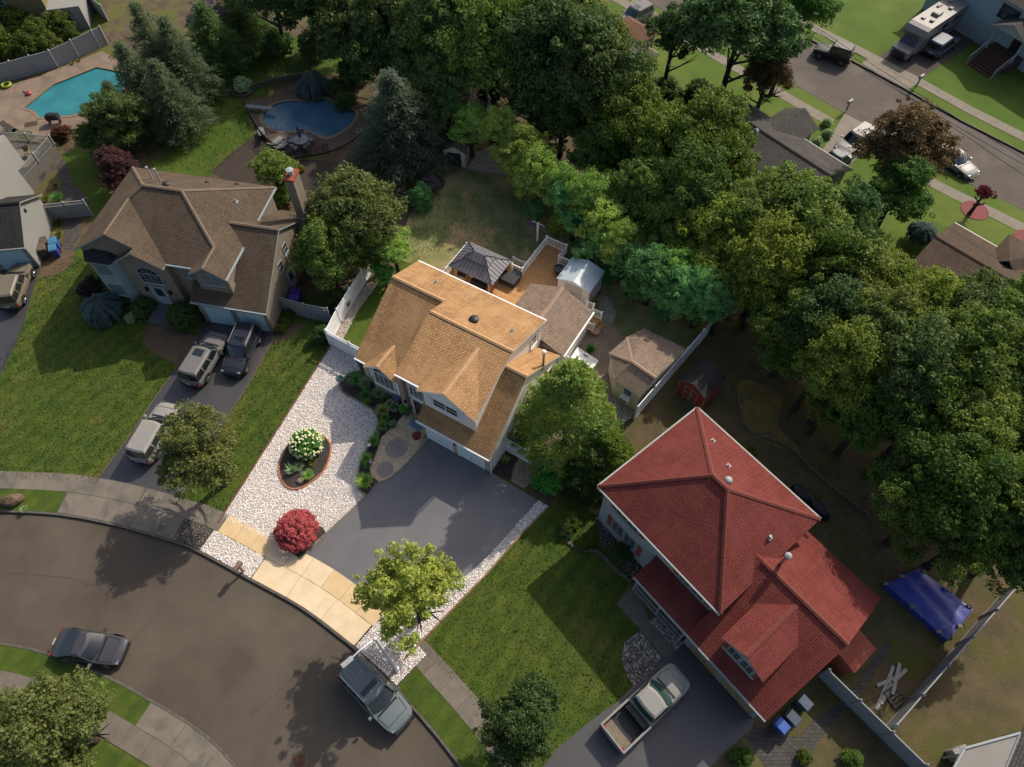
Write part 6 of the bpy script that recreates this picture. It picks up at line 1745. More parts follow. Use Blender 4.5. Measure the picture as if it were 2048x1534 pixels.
# leaf colours by plant; lot brightened and surroundings dimmed in the colour itself
LF = dict(
    wood=leafmat('wood_leaf', (0.188, 0.271, 0.048), (0.112, 0.191, 0.041), (0.268, 0.304, 0.072), var=.3),
    wood2=leafmat('deep_wood_leaf', (0.122, 0.197, 0.050), (0.076, 0.143, 0.043), (0.179, 0.224, 0.059), var=.3),
    wood3=leafmat('olive_wood_leaf', (0.218, 0.284, 0.041), (0.134, 0.204, 0.031), (0.269, 0.272, 0.055), var=.25),
    vivid=leafmat('vivid_wood_leaf', (0.127, 0.217, 0.032), (0.076, 0.149, 0.026), (0.195, 0.248, 0.044), var=.25),
    lot=leafmat('brightened_green_leaf', (0.381, 0.515, 0.094), (0.224, 0.403, 0.094), (0.582, 0.538, 0.143), var=.2),  # lit look of the lot put into the leaf colour
    lot2=leafmat('cool_green_leaf', (0.220, 0.462, 0.143), (0.143, 0.341, 0.121), (0.363, 0.528, 0.143), var=.2),
    lime=leafmat('lime_leaf', (0.406, 0.441, 0.081), (0.263, 0.330, 0.061), (0.550, 0.515, 0.137), var=.1),
    cyp=leafmat('cypress_leaf', (0.36, 0.46, 0.09), (0.15, 0.30, 0.085), (0.52, 0.50, 0.11), var=.1, nscale=.45),
    bush=leafmat('bright_bush_leaf', (0.150, 0.413, 0.062), (0.100, 0.300, 0.056), (0.275, 0.500, 0.100), var=.15),
    pine=leafmat('pine_needle', (0.147, 0.196, 0.094), (0.087, 0.133, 0.078), (0.196, 0.215, 0.087), var=.2),
    pine2=leafmat('blue_pine_needle', (0.143, 0.196, 0.119), (0.091, 0.146, 0.102), (0.224, 0.254, 0.122), var=.2),
    street=leafmat('street_tree_leaf', (0.194, 0.216, 0.056), (0.120, 0.154, 0.047), (0.264, 0.257, 0.065), var=.15),
    shrub=leafmat('dim_shrub_leaf', (0.100, 0.162, 0.040), (0.064, 0.115, 0.032), (0.134, 0.190, 0.054), var=.25),
    hedge=leafmat('hedge_leaf', (0.130, 0.176, 0.026), (0.091, 0.130, 0.023), var=.2),
    blue=leafmat('blue_spruce_needle', (0.169, 0.247, 0.227), (0.104, 0.169, 0.156), var=.1),
    copper=leafmat('copper_leaf', (0.19, 0.125, 0.055), (0.13, 0.095, 0.04), (0.14, 0.13, 0.045), var=.05),
    purple=leafmat('purple_leaf', (0.12, 0.05, 0.05), (0.07, 0.032, 0.035), (0.16, 0.075, 0.06), var=.1),
    purple_d=leafmat('dark_purple_leaf', (0.055, 0.03, 0.035), (0.035, 0.022, 0.026), var=.1),
    red=leafmat('red_maple_leaf', (0.539, 0.115, 0.109), (0.387, 0.074, 0.082), (0.655, 0.184, 0.167), var=.05, trans=.2),
    redtree=leafmat('crimson_leaf', (0.20, 0.03, 0.045), (0.14, 0.02, 0.03), var=.05),
    gold=leafmat('golden_grass_blade', (0.264, 0.264, 0.060), (0.180, 0.204, 0.042), var=.1),
    grass=leafmat('green_grass_blade', (0.297, 0.486, 0.095), (0.189, 0.365, 0.081), (0.486, 0.567, 0.162), var=.2),
    grassd=leafmat('deep_green_blade', (0.126, 0.364, 0.084), (0.084, 0.266, 0.070), var=.15),
    pale=leafmat('pale_green_blade', (0.390, 0.520, 0.260), (0.234, 0.390, 0.182), var=.15),
    vary=leafmat('variegated_blade', (0.575, 0.552, 0.184), (0.345, 0.414, 0.115), var=.1),
    rust=leafmat('rust_leaf', (0.16, 0.065, 0.03), (0.11, 0.05, 0.025), (0.20, 0.09, 0.04), var=.1),
    grey=leafmat('grey_twig_leaf', (0.22, 0.19, 0.22), (0.15, 0.13, 0.16), var=.1),
)
MESH = {}
def M_(key):
    if key in MESH:
        return MESH[key]
    base = LF['wood']
    k, s = key
    if k == 'broad':
        q = crown_broad(100 + s, 4.0, 3.3 + .35 * (s % 3), 130 + 10 * (s % 4), 230, .185, .115, cr=.21 + .02 * (s % 3), lobes=5 + s % 3)
    elif k == 'open':
        q = crown_broad(200 + s, 4.0, 3.4, 110, 170, .2, .125, cr=.19, lobes=7)
    elif k == 'pine':
        q = crown_pine(300 + s)
    elif k == 'cyp':
        q = crown_cypress(400 + s)
    elif k == 'shrub':
        q = crown_broad(500 + s, 1.0, .85, 120 if s != 1 else 230, 110, .08 if s != 1 else .06, .05 if s != 1 else .04, cr=.24 if s != 1 else .17, lobes=7 if s != 1 else 13); q = q[q[:, :, 2].min(1) > -.5]
    elif k == 'dome':
        r = np.random.default_rng(550 + s)
        d = rand_unit(r, 330); d[:, 2] = np.abs(d[:, 2]) * 1.0 - .12
        cen = unit(d) * np.array([1, 1, .9]) * np.where(r.random(330) < .85, r.uniform(.84, .99, 330), r.uniform(.5, .84, 330))[:, None]
        q = clumps_to_leaves(r, cen, r.uniform(.07, .15, 330), 90, .062, .036)
    elif k == 'weep':
        q = crown_weep(600 + s)
    elif k == 'tuft':
        q = blades(700 + s, 260, .9, 1.0, .06, .35)
    elif k == 'plume':
        q = blades(800 + s, 380, 1.0, .9, .035, .3)
    elif k == 'yucca':
        q = blades(900 + s, 110, .75, 1.1, .075, .8)
    MESH[key] = leaf_mesh('leaves', q, base)
    return MESH[key]
def set_mat(o, m):
    o.material_slots[0].link = 'OBJECT'
    o.material_slots[0].material = m
TRUNK = {}
def trunk_mesh(h, r0, seed, reach, m=m_bark, key=None):
    k = (round(h, 1), round(reach, 1), seed, m.name)
    if k in TRUNK:
        return TRUNK[k]
    rr = random.Random(seed); b = MB()
    lean = (rr.uniform(-.15, .15), rr.uniform(-.15, .15))
    b.tube([(0, 0, -.1), (0, 0, .15), (lean[0] * .4, lean[1] * .4, h * .45), (lean[0], lean[1], h * .8), (lean[0] * 1.3, lean[1] * 1.3, h * 1.15)], [r0 * 1.5, r0, r0 * .8, r0 * .5, r0 * .12], 8)
    for k2 in range(8):
        an = 6.283 * k2 / 8 + rr.uniform(-.3, .3); z0 = h * rr.uniform(.35, .8); L = reach * rr.uniform(.65, 1.05)
        p0 = Vector((lean[0] * z0 / h, lean[1] * z0 / h, z0)); d = Vector((math.cos(an), math.sin(an), rr.uniform(.35, .9))).normalized()
        p1 = p0 + d * L * .5; p2 = p0 + d * L + Vector((0, 0, L * .1))
        b.tube([p0, p1, p2], [r0 * .42, r0 * .26, r0 * .06], 5)
        for j in range(2):
            d2 = (d + Vector((rr.uniform(-.7, .7), rr.uniform(-.7, .7), rr.uniform(-.1, .5)))).normalized()
            b.tube([p1, p1 + d2 * L * .45], [r0 * .2, r0 * .04], 4)
    TRUNK[k] = b.mesh('trunk', m, 60)
    return TRUNK[k]
def tree(px, py, rpx, hc, key, leaf, label, name='broadleaf_tree', group=None, squash=1.0, bark=None, rot=None):
    """tree from the photo point of its crown centre, the crown's radius in photo pixels and the crown centre's height"""
    c = P(px, py, hc); R = rpx * mpp(px, py, hc)
    r = root(name, (c.x, c.y, 0), 0, label, 'tree', group)
    s = R / 4.0
    cr = link('crown', M_(key), r); cr['kind'] = 'stuff'
    cr.location = (0, 0, hc); cr.scale = (s, s, s * squash)
    cr.rotation_euler = (0, 0, rot if rot is not None else random.uniform(0, 6.28))
    set_mat(cr, LF[leaf])
    t = link('trunk', trunk_mesh(round(hc), .16 + .03 * R, random.randrange(4), R, bark or m_bark_d), r)
    return r
def conifer(px, py, h, key, leaf, label, R, name='pine_tree', base_h=None, group=None, bark=None):
    """conifer from the photo point of its tip"""
    c = P(px, py, h)
    r = root(name, (c.x, c.y, 0), 0, label, 'tree', group)
    H0, R0 = (9.0, 3.4) if key[0] == 'pine' else (10.0, 3.2)
    cr = link('crown', M_(key), r); cr['kind'] = 'stuff'
    cr.scale = (R / R0, R / R0, h / H0); cr.rotation_euler = (0, 0, random.uniform(0, 6.28))
    set_mat(cr, LF[leaf])
    b = MB(); b.tube([(0, 0, -.1), (0, 0, h * .5), (0, 0, h * .96)], [.22, .13, .03], 8); b.build('trunk', bark or m_bark_d, r, smooth=60)
    return r
def shrub(px, py, rpx, leaf, label, z=.0, key=('shrub', 0), hs=1.0, name='shrub', cat='shrub', group=None, zc=.45):
    R = rpx * mpp(px, py, zc); c = P(px, py, z + R * zc)
    r = root(name, (c.x, c.y, z), 0, label, cat, group)
    cr = link('foliage', M_(key), r); cr['kind'] = 'stuff'
    cr.location = (0, 0, R * .42); cr.scale = (R, R, R * hs); cr.rotation_euler = (0, 0, random.uniform(0, 6.28)); set_mat(cr, LF[leaf])
    b = MB()
    for k in range(4):
        an = k * 1.57 + .3; b.tube([(0, 0, 0), (math.cos(an) * R * .35, math.sin(an) * R * .35, R * .5)], [.03 + .02 * R, .012], 5)
    b.build('stem', m_bark_d, r)
    return r
def tuft(px, py, rpx, leaf, label, key=('tuft', 0), z=.02, hs=1.0, name='ornamental_grass', cat='grass', group=None):
    R = rpx * mpp(px, py, .3); c = P(px, py, z + R * .3)
    o = link(name, M_(key), None, label, cat, group)
    o.location = (c.x, c.y, z); s = R / .72; o.scale = (s, s, s * hs); o.rotation_euler = (0, 0, random.uniform(0, 6.28)); set_mat(o, LF[leaf])
    return o

# ---- the lot's own trees
gl = 'leafy trees along the rear edge of the main lot'
LT = [(1000, 262, 46, 4.6, 4, 'lot', 'bright green tree at the far corner beside the plastic shed'), (1040, 310, 54, 4.4, 1, 'lot', 'bright green tree leaning over the stones by the plastic shed'), (1078, 362, 52, 4.0, 2, 'lot', 'light green tree nearest the shaded yard'), (1118, 372, 54, 4.6, 0, 'lot', 'yellow green tree behind the hanging basket post'), (1150, 422, 50, 3.8, 3, 'lot2', 'cool green tree behind the tip of the deck'), (1178, 404, 48, 4.8, 5, 'lot', 'bright tree pressed against the olive wood'), (1208, 454, 52, 4.2, 2, 'lot', 'light green tree right behind the grey shed roof'), (1190, 498, 36, 3.0, 0, 'lot2', 'small cool green tree at the edge of the deck stones'), (1254, 488, 48, 4.4, 6, 'lot', 'bright green tree midway between shed and garden house'), (1264, 534, 48, 3.6, 4, 'lot2', 'cool green tree over the sunny grass by the stones'), (1308, 542, 56, 4.4, 0, 'lot2', 'broad cool green tree behind the garden house'), (1350, 580, 52, 4.0, 1, 'lot2', 'cool green tree facing the garden house roof'), (1356, 546, 46, 4.8, 5, 'lot', 'bright green treetop behind the cool green pair'), (1404, 592, 50, 4.2, 2, 'lot2', 'cool green tree above the end of the white fence'), (1442, 614, 36, 3.8, 3, 'lot2', 'small cool green tree at the tip of the white fence')]
for i, (px, py, rp, hc, kk, lf, lab) in enumerate(LT):
    tree(px, py, rp * 1.1, hc - .4, ('broad', kk) if i % 3 else ('open', i % 2), lf, lab, group=gl, squash=1.3)
tree(940, 252, 46, 3.4, ('broad', 2), 'lot', 'loose green tree leaning over the small plastic shed')
shrub(842, 398, 30, 'lot2', 'tall cool green bush at the edge of the lawn by the wood', hs=1.4)
tree(788, 500, 44, 3.0, ('broad', 0), 'lot', 'bright green tree beside the rear corner of the main house')
tree(768, 548, 26, 2.0, ('broad', 3), 'bush', 'small bright green tree over the white fence and stone bed')
conifer(1148, 740, 9.8, ('cyp', 0), 'cyp', 'big yellow green cypress beside the side wall of the main house', 3.75, 'cypress_tree')
conifer(1222, 872, 5.2, ('cyp', 1), 'wood3', 'dim olive cypress between the big cypress and the red roof', 2.3, 'cypress_tree')
conifer(1190, 905, 4.6, ('cyp', 0), 'wood2', 'dark cypress in the gap beside the red roofed house', 2.0, 'cypress_tree')
tree(824, 1190, 106, 4.8, ('open', 2), 'lime', 'lime green street tree overhanging the pale apron', 'street_tree', bark=m_bark, squash=1.1)
tree(402, 912, 92, 4.4, ('broad', 4), 'street', 'dense dim green street tree in front of the white SUV', 'street_tree')
tree(112, 1462, 132, 4.2, ('broad', 5), 'street', 'wide olive street tree on the corner lawn beside the sports coupe', 'street_tree')
tree(1034, 1452, 94, 4.2, ('broad', 6), 'shrub', 'deep green street tree at the end of the grey pavement', 'street_tree')
for i, (px, py, rp, lf, lab) in enumerate([(1068, 420, 26, 'lot2', 'leafy undergrowth bush behind the basket post'), (1118, 452, 26, 'lot', 'leafy undergrowth bush behind the deck rail'), (1166, 500, 26, 'lot2', 'leafy undergrowth bush behind the deck pot'), (1222, 548, 26, 'lot2', 'leafy undergrowth bush beside the deck stones'), (1276, 586, 28, 'lot2', 'leafy undergrowth bush above the sunny grass'), (1322, 616, 28, 'lot2', 'leafy undergrowth bush behind the garden house roof'), (1382, 632, 26, 'lot2', 'leafy undergrowth bush by the white fence'), (1042, 372, 22, 'lot', 'leafy undergrowth bush by the sleeper border')]):
    shrub(px, py, rp, lf, lab, hs=1.1, name='undergrowth_bush')
for i, (px, py, rp, lab) in enumerate([(560, 92, 34, 'dark bush at the top of the back lawn'), (632, 92, 38, 'dark bush below the trees by the stone wall'), (706, 150, 36, 'dark bush between the kidney pool and the wood'), (520, 66, 30, 'dark bush at the far end of the back lawn'), (480, 40, 34, 'dark bush below the spruce at the top'), (800, 262, 34, 'dark bush beside the broad pine'), (850, 300, 30, 'dark bush left of the plastic shed'), (985, 190, 34, 'dark bush behind the lot corner fence'), (1400, 200, 40, 'dark bush beside the salmon roofed house lawn'), (1330, 190, 36, 'dark bush at the edge of the far lawn')]):
    shrub(px, py, rp, 'wood2', lab, hs=1.1, name='woodland_bush')
# ---- the wood
zone_a = [(1090, 130, 105, 7.5), (985, 95, 105, 7.5), (880, 50, 100, 8), (1180, 170, 100, 7.5), (1165, 90, 80, 7), (1100, 30, 90, 7.5), (1000, -20, 100, 8), (1125, 245, 72, 3.8), (1062, 206, 58, 3.4)]
zone_b = [(1250, 250, 90, 5.8), (1205, 318, 66, 3.8), (1335, 300, 90, 6.2), (1285, 400, 80, 4.8), (1410, 290, 90, 6.2), (1375, 395, 92, 5.6), (1440, 345, 78, 6), (1345, 465, 72, 4.6), (1430, 480, 88, 5.4), (1510, 440, 85, 6), (1410, 548, 62, 4.4)]
zone_c = [(1590, 470, 95, 6), (1530, 540, 95, 5.5), (1640, 545, 95, 6), (1690, 460, 75, 5.5), (1720, 560, 90, 6), (1512, 600, 70, 3.6), (1580, 640, 85, 5.2), (1660, 650, 90, 5.6), (1575, 700, 60, 3.4)]
zone_d = [(1750, 660, 95, 7), (1830, 625, 90, 7), (1910, 640, 85, 7), (1990, 650, 90, 7), (2060, 670, 90, 7), (1700, 740, 90, 7), (1810, 720, 105, 8), (1920, 700, 100, 8), (2010, 740, 95, 8), (1640, 740, 60, 5.5), (1765, 590, 66, 6)]
zone_e = [(1740, 830, 80, 5.5), (1850, 830, 100, 6.5), (1950, 850, 100, 6.5), (2045, 870, 90, 6.5), (1830, 930, 80, 5.5), (1910, 980, 110, 6.5), (2010, 990, 100, 6.5), (1845, 1030, 85, 5), (1935, 1080, 84, 5), (2045, 1090, 84, 5.5), (1660, 810, 50, 4)]
def wood(zone, lfs, label, group):
    for i, (px, py, rp, hc) in enumerate(zone):
        lf = lfs[i % len(lfs)]
        rank = sorted((z[0], z[1]) for z in zone).index((px, py))
        o = ['westernmost', 'second from west', 'third from west', 'fourth from west', 'fifth from west', 'sixth from west', 'seventh from west', 'eighth from west', 'ninth from west', 'tenth from west', 'easternmost'][rank if rank < len(zone) - 1 else 10]
        tree(px, py, rp * 1.08, hc, ('broad', (i * 3 + len(zone)) % 7), lf, {'wood': 'green', 'wood2': 'deep green', 'wood3': 'olive', 'vivid': 'vivid green', 'shrub': 'blackish'}[lf] + ' tree, ' + o + ' ' + label, group=group, squash=1.22)
wood(zone_a, ['wood2', 'wood', 'wood2'], 'in the wood behind the lot corner', 'trees behind the lot corner')
wood(zone_b, ['wood3', 'wood', 'wood3', 'wood'], 'between the lot and the ranch house', 'trees towards the grey ranch house')
wood(zone_c, ['wood', 'wood3', 'vivid', 'wood2'], 'in front of the ranch house gable', 'trees in front of the ranch house gable')
wood(zone_d, ['wood', 'wood3', 'wood2', 'wood'], 'in front of the brown roofed house', 'trees in front of the brown roofed house')
wood(zone_e, ['vivid', 'vivid', 'wood', 'vivid'], 'in the wood behind the red house', 'trees behind the red house')
zone_f = [(780, 50, 95, 6.5), (700, 20, 85, 6), (620, 15, 75, 5.5), (545, 5, 60, 5.5), (840, 130, 85, 5.5), (755, 120, 66, 4.6), (890, 165, 70, 5), (690, 90, 56, 4), (830, 215, 58, 4.4), (895, 228, 46, 3.8)]
wood(zone_f, ['wood2', 'wood2', 'shrub'], 'in the wood behind the kidney pool', 'trees behind the kidney pool')
tree(1480, 55, 135, 9.5, ('broad', 3), 'wood2', 'tall dark green tree beside the far street', 'tall_tree', bark=m_bark_d)
tree(1350, 60, 70, 7.5, ('open', 1), 'wood2', 'thin dark tree beside the salmon roofed house')
tree(1600, 20, 70, 9, ('broad', 5), 'vivid', 'green tree overhanging the far pavement')
tree(1535, 160, 55, 5, ('broad', 2), 'copper', 'brownish tree beside the tall dark tree')
tree(1805, 300, 92, 5.5, ('broad', 1), 'copper', 'round copper brown tree in front of the far street')
tree(1798, 380, 82, 4.8, ('broad', 6), 'vivid', 'round green tree below the copper brown tree')
tree(1968, 388, 19, 2.4, ('broad', 0), 'redtree', 'small crimson tree in a round red mulch bed', 'ornamental_tree')
tree(700, 425, 104, 4.2, ('broad', 4), 'street', 'yellow green tree beside the chimney of the tan house')
tree(652, 512, 70, 3.4, ('broad', 1), 'wood', 'dark green tree over the passage beside the white fence', squash=1.25)
tree(742, 498, 50, 3.2, ('broad', 6), 'wood', 'dark green tree between the chimney tree and the white fence', squash=1.25)
tree(548, 345, 48, 3.0, ('broad', 5), 'wood', 'small leafy tree behind the tan roof ridge')
conifer(778, 150, 9.5, ('pine', 0), 'pine2', 'broad soft needled pine beside the kidney shaped pool', 4.6, 'pine_tree')
gp_ = 'pines beside the angular pool'
for (x, y, h, R, k, lab) in ((270, 12, 9.5, 3.4, 0, 'tallest blue green pine at the back of the poolside clump'), (325, 40, 8.5, 3.2, 1, 'blue green pine on the lawn side of the clump, towards the wood'), (238, 90, 8, 3.1, 0, 'blue green pine overhanging the angular pool corner'), (305, 125, 7.5, 3.2, 1, 'blue green pine at the lawn edge in front of the clump'), (212, 168, 6, 2.7, 0, 'lowest blue green pine beside the angular pool water')):
    conifer(x, y, h, ('pine', k), 'pine', lab, R, group=gp_)
conifer(400, 10, 7, ('pine', 1), 'wood2', 'dark spruce behind the pine clump', 3.6)
conifer(455, -35, 7, ('pine', 0), 'wood2', 'dark spruce near the top edge of the wood', 3.4)
tree(230, 245, 62, 3.4, ('broad', 2), 'shrub', 'rounded green tree in front of the pine clump')
tree(190, 280, 42, 2.4, ('broad', 0), 'vivid', 'low rounded green tree by the pool deck')
tree(420, 40, 46, 4, ('open', 2), 'grey', 'bare grey twigged tree at the edge of the back lawn')
tree(238, 342, 48, 2.2, ('broad', 3), 'purple', 'plum coloured tree behind the tan house')
for (x, y, rp) in ((30, 60, 42), (80, 80, 38), (120, 60, 34), (0, 95, 40), (60, 105, 34), (105, 100, 30), (145, 78, 22)):
    shrub(x, y, rp, 'hedge', 'tall shrub of the hedge between olive house and white fence', hs=1.3, name='hedge_shrub', group='hedge behind the long white fence')

# ---- shrubs and plants by the tan house
shrub(183, 577, 28, 'purple_d', 'dark purple shrub in front of the bay window')
for (x, y, rp) in ((205, 618, 36),):
    shrub(x, y, rp, 'blue', 'weeping blue spruce on the shaded lawn', key=('weep', 0), hs=1.0, name='weeping_spruce', zc=.5)
bpy.data.objects['weeping_spruce'].children[0].location.z = 0
shrub(288, 615, 24, 'shrub', 'round green shrub beside the slate steps', key=('dome', 0)); shrub(247, 598, 20, 'shrub', 'green shrub behind the weeping spruce'); shrub(370, 633, 34, 'shrub', 'large clipped dark green shrub beside the garage', key=('dome', 0))
shrub(262, 635, 14, 'pale', 'small pale leaved shrub on the grey stones by the steps')
for i, (x, y) in enumerate(((577, 630), (571, 644), (563, 658))):
    shrub(x, y, 14, 'hedge', 'clipped yellow green hedge plant beside the garage corner', group='clipped hedge', name='hedge_shrub')
shrub(642, 672, 24, 'shrub', 'dark green shrub outside the white fence corner'); shrub(678, 603, 26, 'shrub', 'dark shrub in the shaded passage behind the lattice fence')
for (x, y, rp, lf, lab) in ((46, 287, 30, 'gold', 'big golden grass clump by the pool deck'), (86, 350, 18, 'hedge', 'round green grass clump beside the white deck rail'), (104, 330, 14, 'gold', 'yellow grass clump beside the curved path'), (112, 372, 9, 'hedge', 'small green clump on the stones by the path'), (92, 398, 14, 'gold', 'olive grass clump by the charcoal roof'), (115, 398, 18, 'grassd', 'dark green grass clump behind the lattice fence'), (118, 445, 12, 'shrub', 'dark grass clump in front of the lattice fence'), (118, 470, 14, 'gold', 'golden grass clump behind the bins')):
    tuft(x, y, rp, lf, lab, key=('plume', 0))
shrub(125, 268, 22, 'rust', 'rusty red Japanese maple by the pool deck', name='japanese_maple'); shrub(105, 295, 14, 'shrub', 'low green shrub on the pool side stones')
for (x, y) in ((145, 128), (158, 122), (70, 152), (82, 149)):
    tuft(x, y, 7, 'gold', 'small yellow green clump along the white pool fence', group='clumps along the pool fence')
tuft(175, 98, 10, 'hedge', 'tall spiky plant against the white pool fence', key=('yucca', 0))
shrub(486, 174, 22, 'pale', 'round pale green shrub in a stone ring on the back lawn', name='round_shrub')
shrub(625, 175, 30, 'blue', 'weeping blue spruce beside the kidney shaped pool', key=('weep', 1), name='weeping_spruce_tree', zc=.5)
bpy.data.objects['weeping_spruce_tree'].children[0].location.z = 0
shrub(693, 205, 26, 'shrub', 'dark shrub at the corner of the kidney shaped pool'); shrub(670, 180, 24, 'wood2', 'dark bush behind the kidney shaped pool')
shrub(565, 395, 30, 'wood', 'leafy bush behind the chimney'); shrub(600, 338, 10, 'gold', 'small yellow bush on the pool path')

# ---- main lot front garden
hy = shrub(613, 890, 32, 'bush', 'hydrangea covered in cream white blooms in the oval bed', hs=1.0, name='hydrangea_bush', zc=.4, key=('dome', 0))
r_ = np.random.default_rng(5)
Rh_ = hy.children[0].scale.x
bl = MB()
for k in range(240):
    d = rand_unit(r_, 1)[0]; d[2] = abs(d[2]) * .9 - .1; d = d / np.linalg.norm(d)
    p = Vector(d) * Rh_ * r_.uniform(.93, 1.08); p.z = p.z * .95 + Rh_ * .42
    s = r_.uniform(.06, .105)
    bl.lathe([(s * .5, -s * .5), (s, -.05 * s), (s * .8, s * .45), (s * .3, s * .7)], 7, tuple(p))
bl.build('blossoms', leafmat('cream_blossom', (0.76, 0.76, 0.50), (0.62, 0.66, 0.34), var=.02, trans=.15, nscale=4), hy, kind='stuff', smooth=60)
tuft(584, 941, 19, 'pale', 'pale spiky yucca in the oval bed', key=('yucca', 0)); tuft(598, 935, 15, 'pale', 'grey green clump behind the yucca', key=('plume', 0))
tuft(625, 925, 14, 'gold', 'yellow grass clump beside the hydrangea', hs=.9); tuft(617, 951, 17, 'grass', 'bright green grass clump in the oval bed')
shrub(594, 1062, 42, 'red', 'red Japanese maple dome beside the driveway', hs=.82, name='japanese_maple_shrub', zc=.4, key=('dome', 1))
for (x, y, rp, lf, k, lab) in ((712, 762, 17, 'grassd', 'plume', 'tall blue green grass at the house corner'), (730, 768, 15, 'pale', 'plume', 'pale plumed grass beside the house corner'), (731, 792, 15, 'grassd', 'tuft', 'deep green clump at the bend of the bed'), (735, 806, 10, 'grass', 'tuft', 'small green clump at the gravel edge bend'), (758, 788, 15, 'pale', 'plume', 'soft pale grass below the arched window'), (770, 800, 12, 'grassd', 'plume', 'fine green grass beside the pink shrub'), (765, 822, 16, 'vary', 'tuft', 'yellow green clump along the curve of the bed'), (770, 836, 11, 'grass', 'tuft', 'green clump along the inner curve of the bed'), (765, 853, 13, 'grass', 'tuft', 'leafy clump halfway along the curve of the bed'), (747, 884, 14, 'grass', 'tuft', 'green clump beside the white garden light'), (732, 918, 14, 'grass', 'tuft', 'green clump opposite the big paver circle'), (735, 930, 10, 'grassd', 'tuft', 'darker clump opposite the small paver circle'), (730, 963, 19, 'grass', 'tuft', 'large green clump at the tip of the bed'), (752, 868, 8, 'pale', 'plume', 'small silvery plant in the curve of the bed')):
    tuft(x, y, rp * 1.35, lf, lab, key=(k, 0), z=.03)
pk = shrub(785, 813, 15, 'bush', 'shrub with pinkish blooms in front of the entry', name='flowering_shrub')
bl = MB(); Rp = pk.children[0].scale.x
for k in range(70):
    d = rand_unit(r_, 1)[0]; d[2] = abs(d[2]); p = Vector(d) * Rp * 1.02; p.z += Rp * .42; s = .06
    bl.lathe([(s * .5, -s * .4), (s, 0), (s * .4, s * .5)], 6, tuple(p))
bl.build('blossoms', leafmat('dusty_pink_blossom', (0.58, 0.42, 0.34), (0.46, 0.26, 0.22), var=.02, trans=.1), pk, kind='stuff')
tuft(1010, 921, 15, 'vary', 'yellow variegated yucca beside the garage corner', key=('yucca', 1))
shrub(1098, 962, 36, 'bush', 'bright green bush in front of the lattice gate', hs=1.15); 
tuft(1180, 702, 19, 'grassd', 'big dark green grass clump on the paved back yard', key=('plume', 1))
tuft(1190, 605, 12, 'grassd', 'potted green palm like plant by the deck steps', key=('yucca', 1), z=.7)
shrub(868, 368, 24, 'grey', 'grey twiggy shrub at the edge of the back lawn', name='twiggy_shrub', key=('shrub', 2))
# red house garden
for (x, y, rp, lf, lab) in ((1140, 1045, 24, 'hedge', 'low round shrub on the edge of the front lawn'), (1170, 1082, 20, 'hedge', 'spreading low shrub beside the grey stones'), (1133, 1066, 16, 'shrub', 'low dark shrub in the curved lawn bed'), (1243, 1105, 26, 'shrub', 'dark shrub below the red house windows'), (1190, 1020, 14, 'gold', 'small yellow bush at the red house corner'), (1480, 1515, 26, 'vivid', 'bright green bush beside the slate path'), (1702, 1518, 24, 'vivid', 'round bright green bush beside the grey fence'), (1608, 1515, 18, 'hedge', 'yellow green bush on the dry yard'), (1735, 950, 12, 'shrub', 'small dark bush behind the stone edging'), (1500, 905, 14, 'hedge', 'small ochre bush beside the stone edging')):
    shrub(x, y, rp, lf, lab)
for (x, y) in ((1655, 247), (1656, 268), (1635, 283)):
    shrub(x, y, 12, 'pale', 'white flowering round bush beside the grey ranch drive', group='round bushes beside the ranch drive', name='round_bush')
shrub(1838, 475, 26, 'blue', 'weeping blue shrub beside the brown roofed house', key=('weep', 2), name='weeping_shrub')
shrub(2020, 85, 24, 'shrub', 'dark clipped shrub beside the porch steps'); tuft(48, 1021 - 2, 11, 'pale', 'small flowering plant beside the boulder on the verge')
# ================================================================ POOLS
def holed(name, outer, hole, z0, z1, m, kind='structure', **kw):
    """raised slab with an opening"""
    loops = [[Vector((p.x, p.y, 0)) for p in outer], [Vector((p.x, p.y, 0)) for p in hole]]
    flat = loops[0] + loops[1]
    b = MB()
    for t in tessellate_polygon(loops):
        q = [flat[i] for i in t]
        if (q[1] - q[0]).cross(q[2] - q[0]).z < 0:
            q = q[::-1]
        b.add([(p.x, p.y, z1) for p in q], [(0, 1, 2)], 0, [[(p.x, p.y) for p in q]])
    for L in loops:
        for i in range(len(L)):
            a, c = L[i - 1], L[i]
            b.add([(a.x, a.y, z0), (c.x, c.y, z0), (c.x, c.y, z1), (a.x, a.y, z1)], [(0, 1, 2, 3)])
    return b.build(name, m, kind=kind, **kw)
def watermat(name, c1, c2):
    m, t, b = _base(name)
    co = _coord(t)
    t.links.new(_mixc(t, _ramp(t, _noise(t, .5, 3, .5, co), .35, .7), c1, c2), b.inputs['Base Color'])
    b.inputs['Roughness'].default_value = .08
    b.inputs['Specular IOR Level'].default_value = .5
    _bump(t, b, _noise(t, 3.0, 3, .6, co), .25, .05)
    MATS[name] = m
    return m
def grow(pts, d):
    c = sum(pts, Vector((0, 0, 0))) / len(pts)
    return [p + (p - c).normalized() * d for p in pts]
m_coping = mat('stone_coping', C(134, 116, 94), C(118, 102, 84), scale=3, fine=.2, fscale=15)
m_pdeck = mat('pool_deck_stone', C(122, 108, 96), C(108, 96, 86), scale=1.2, fine=.15, fscale=15)
K2 = smooth_poly(gp([(527, 236), (534, 223), (554, 210), (583, 204.6), (615, 206), (639, 199), (660, 204), (673, 215), (699, 220), (712, 231), (695, 257), (658, 276), (639, 275), (621, 264), (602, 262), (573, 265), (547, 260), (531, 249)]), 4)
D2 = smooth_poly(gp([(493, 206), (505, 240), (530, 283), (573, 314), (625, 312), (690, 292), (735, 250), (725, 210), (670, 190), (600, 190), (540, 198)]), 3)
